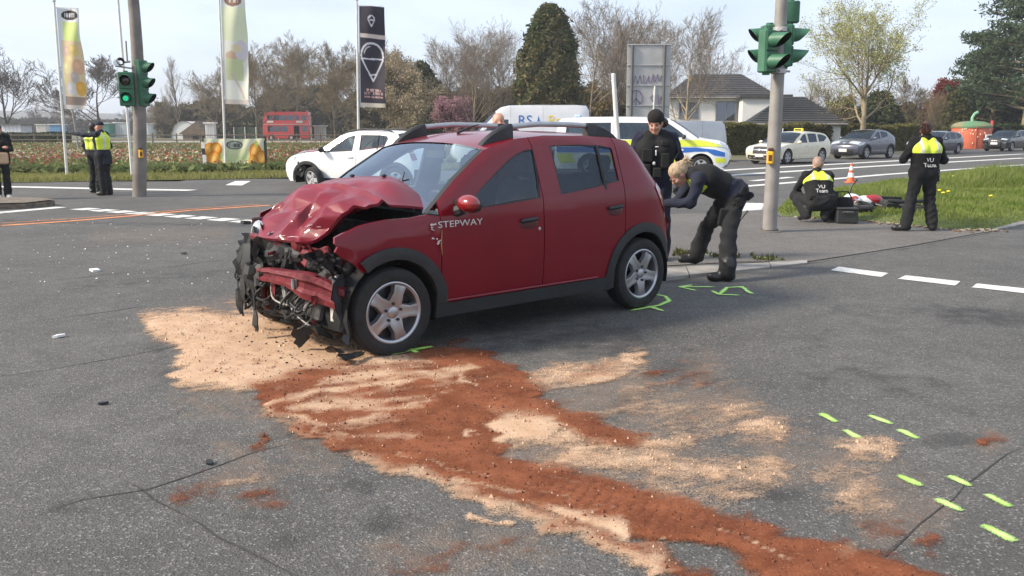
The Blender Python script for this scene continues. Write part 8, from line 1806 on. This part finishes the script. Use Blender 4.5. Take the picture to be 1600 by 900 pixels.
tr = N('ShaderNodeBsdfTransparent'); ms = N('ShaderNodeMixShader'); K(al, ms.inputs[0]); K(tr.outputs[0], ms.inputs[1]); K(b.outputs[0], ms.inputs[2]); K(ms.outputs[0], t.nodes['Material Output'].inputs[0])
me.materials.append(m)
ob_ = link('oil_binder', me)
# loose granules and little lumps lying on it
rsg = np.random.RandomState(6); cand = np.argwhere(dens > .35); cand = cand[rsg.randint(0, len(cand), 9000)]; mg = MB(); pal_ = []
for i_, (r0_, c0_) in enumerate(cand):
    s_ = float(rsg.gamma(2.0, .0016)) + .0015; rd_ = red[r0_, c0_] > rsg.rand(); mg.mi = (1 if rd_ else 0) if rsg.rand() > .03 else 2
    a_ = rsg.rand() * 6.28; x_, y_, z_ = X[r0_, c0_] + rsg.uniform(-.011, .011), Y[r0_, c0_] + rsg.uniform(-.011, .011), Z[r0_, c0_]
    mg.add([(x_ + s_ * math.cos(a_), y_ + s_ * math.sin(a_), z_ - .002), (x_ + s_ * math.cos(a_ + 2.1), y_ + s_ * math.sin(a_ + 2.1), z_ - .002), (x_ + s_ * math.cos(a_ + 4.2), y_ + s_ * math.sin(a_ + 4.2), z_ - .002), (x_, y_, z_ + s_ * 1.1)], [(0, 1, 3), (1, 2, 3), (2, 0, 3)])
gr_ = mg.build('granules', [mat('sand granule', (.52, .35, .24), .95), mat('red granule', (.17, .055, .026), .95), mat('dark granule', (.05, .035, .03), .95)], ob_, smooth=False); gr_['kind'] = 'stuff'
tag(ob_, 'pale sand and red brown oil binder strewn across the asphalt before the red car', 'oil binder', kind='stuff')

# spray paint: brush strokes as flat sheets with ragged ends
M_SPRAY = M_NEON.copy(); _t = M_SPRAY.node_tree; N = _t.nodes.new; K = _t.links.new; _b = _t.nodes['Principled BSDF']; co = N('ShaderNodeTexCoord')
_al = _rng(_ma(_noise(130, 3), 1.1, _ma(_noise(30, 3), .4, _attr('cover'))), 1.0, 1.62); _tr = N('ShaderNodeBsdfTransparent'); _ms = N('ShaderNodeMixShader'); K(_al, _ms.inputs[0]); K(_tr.outputs[0], _ms.inputs[1]); K(_b.outputs[0], _ms.inputs[2]); K(_ms.outputs[0], _t.nodes['Material Output'].inputs[0])
def spray(lines, w, z=.007, label=None):
    mb = MB(); att = []
    for ln in lines:
        P = [G(*p) for p in ln]; pts = []
        for a_, b_ in zip(P, P[1:]):
            k_ = max(2, int((b_ - a_).length / .03)); pts += [a_.lerp(b_, i / k_) for i in range(k_)]
        pts.append(P[-1]); rows = []
        for i, p in enumerate(pts):
            tt = (pts[min(i + 1, len(pts) - 1)] - pts[max(i - 1, 0)]).normalized(); nn = Vector((-tt.y, tt.x, 0))
            e = 1; ww = 2.1 * w * e * (.75 + .5 * float(NZ(i * .8 + P[0].x * 7, P[0].y * 5)))
            rows.append([tuple(p + nn * ww * g_ + Vector((0, 0, z))) for g_ in (.5, .25, 0, -.25, -.5)]); en = min(1., .55 + .35 * min(i, len(pts) - 1 - i)); att += [0., .62 * en, 1. * en, .62 * en, 0.]
        mb.grid(rows); z += .0006
    o = mb.build('spray_mark', M_SPRAY, road, smooth=False); at_ = o.data.attributes.new('cover', 'FLOAT', 'POINT'); at_.data.foreach_set('value', att)
    if label: o['label'] = label
    return o
for ln in ([(1282, 647), (1307, 661)], [(1319, 673), (1346, 688)], [(1357, 650), (1394, 664)], [(1404, 672), (1434, 687)], [(1403, 744), (1440, 761)], [(1482, 745), (1517, 761)], [(1462, 781), (1503, 800)], [(1541, 774), (1579, 794)], [(1535, 822), (1586, 848)]):
    spray([ln], .033)
spray([[(610, 559), (640, 552), (676, 546)], [(640, 549), (652, 556)]], .034, z=.024, label='green spray mark at the front wheel')
spray([[(1025, 461), (1040, 464), (1046, 471), (1030, 478), (985, 486)], [(1012, 479), (1037, 487)]], .036, label='green R-shaped spray mark at the rear wheel')
spray([[(1062, 449), (1118, 449)], [(1082, 446), (1062, 449), (1088, 455)]], .032, label='green spray arrow beside the rear wheel')
spray([[(1112, 455), (1124, 461), (1156, 462)], [(1124, 461), (1136, 450), (1160, 449), (1168, 456), (1176, 460)], [(1150, 449), (1166, 451)]], .032, label='green sprayed figure five in front of the kerb')
spray([[(1180, 403), (1216, 407)], [(1090, 398), (1104, 399)]], .05, z=.016)
spray([[(436, 503), (452, 508)]], .05, z=.024)

# broken bits on the road
random.seed(11)
def shard(m, r):
    mb = MB(); k = random.randint(4, 6); p = []
    for i in range(k):
        a_ = 6.283 * i / k + random.uniform(-.3, .3); p.append((math.cos(a_) * r * random.uniform(.5, 1.2), math.sin(a_) * r * random.uniform(.4, 1)))
    mb.prism(p, 0, r * .35); return mb.mesh('shard', m, smooth=False)
M_BLKP = mat('black plastic', (.016, .016, .017), .5, var=.3, bump=.15, bscale=90)
M_WHP = mat('white plastic', (.7, .7, .7), .4)
for (x, y), r_, m_s, lab in (((94, 527), .05, M_WHP, 'white plastic fragment lying alone on the asphalt left of the sand'), ((162, 632), .035, M_BLKP, 'small black plastic fragment on the asphalt below the sand'), ((327, 725), .03, M_BLKP, 'tiny black fragment on the asphalt near the lower crack'), ((385, 350), .14, M_BLKP, 'flat black fragment on the white crossing blocks'), ((150, 424), .07, M_WHP, 'pale fragment far left on the asphalt'), ((288, 397), .05, M_BLKP, 'dark fragment on the asphalt left of the wreck'), ((660, 690), .0, None, None)):
    if not m_s: continue
    o = link('debris_fragment', shard(m_s, r_)); o.location = G(x, y) + Vector((0, 0, .004)); o.rotation_euler = (.05, .1, random.uniform(0, 6)); tag(o, lab, 'debris')
mb = MB()
for i in range(240):
    if i < 130: x, y = random.gauss(200, 140), random.gauss(400, 45)
    else: x, y = random.gauss(480, 60), random.gauss(540, 22)
    if y < 330 or x < -20 or (x > 380 and y < 480): continue
    p = G(x, y) + Vector((0, 0, .018 if i >= 130 else .004)); r_ = random.uniform(.003, .009)
    mb.mi = 0 if i < 130 else 1
    mb.box(p, (r_ * 2, r_ * 1.4, r_), rotm('Z', random.uniform(0, 180)) @ rotm('X', random.uniform(-30, 30)))
tag(mb.build('glass_crumbs', [mat('glass crumbs', (.75, .78, .76), .2, var=.2), M_BLKP], smooth=False), 'crumbs of broken glass and plastic scattered over the road', 'debris', kind='stuff')
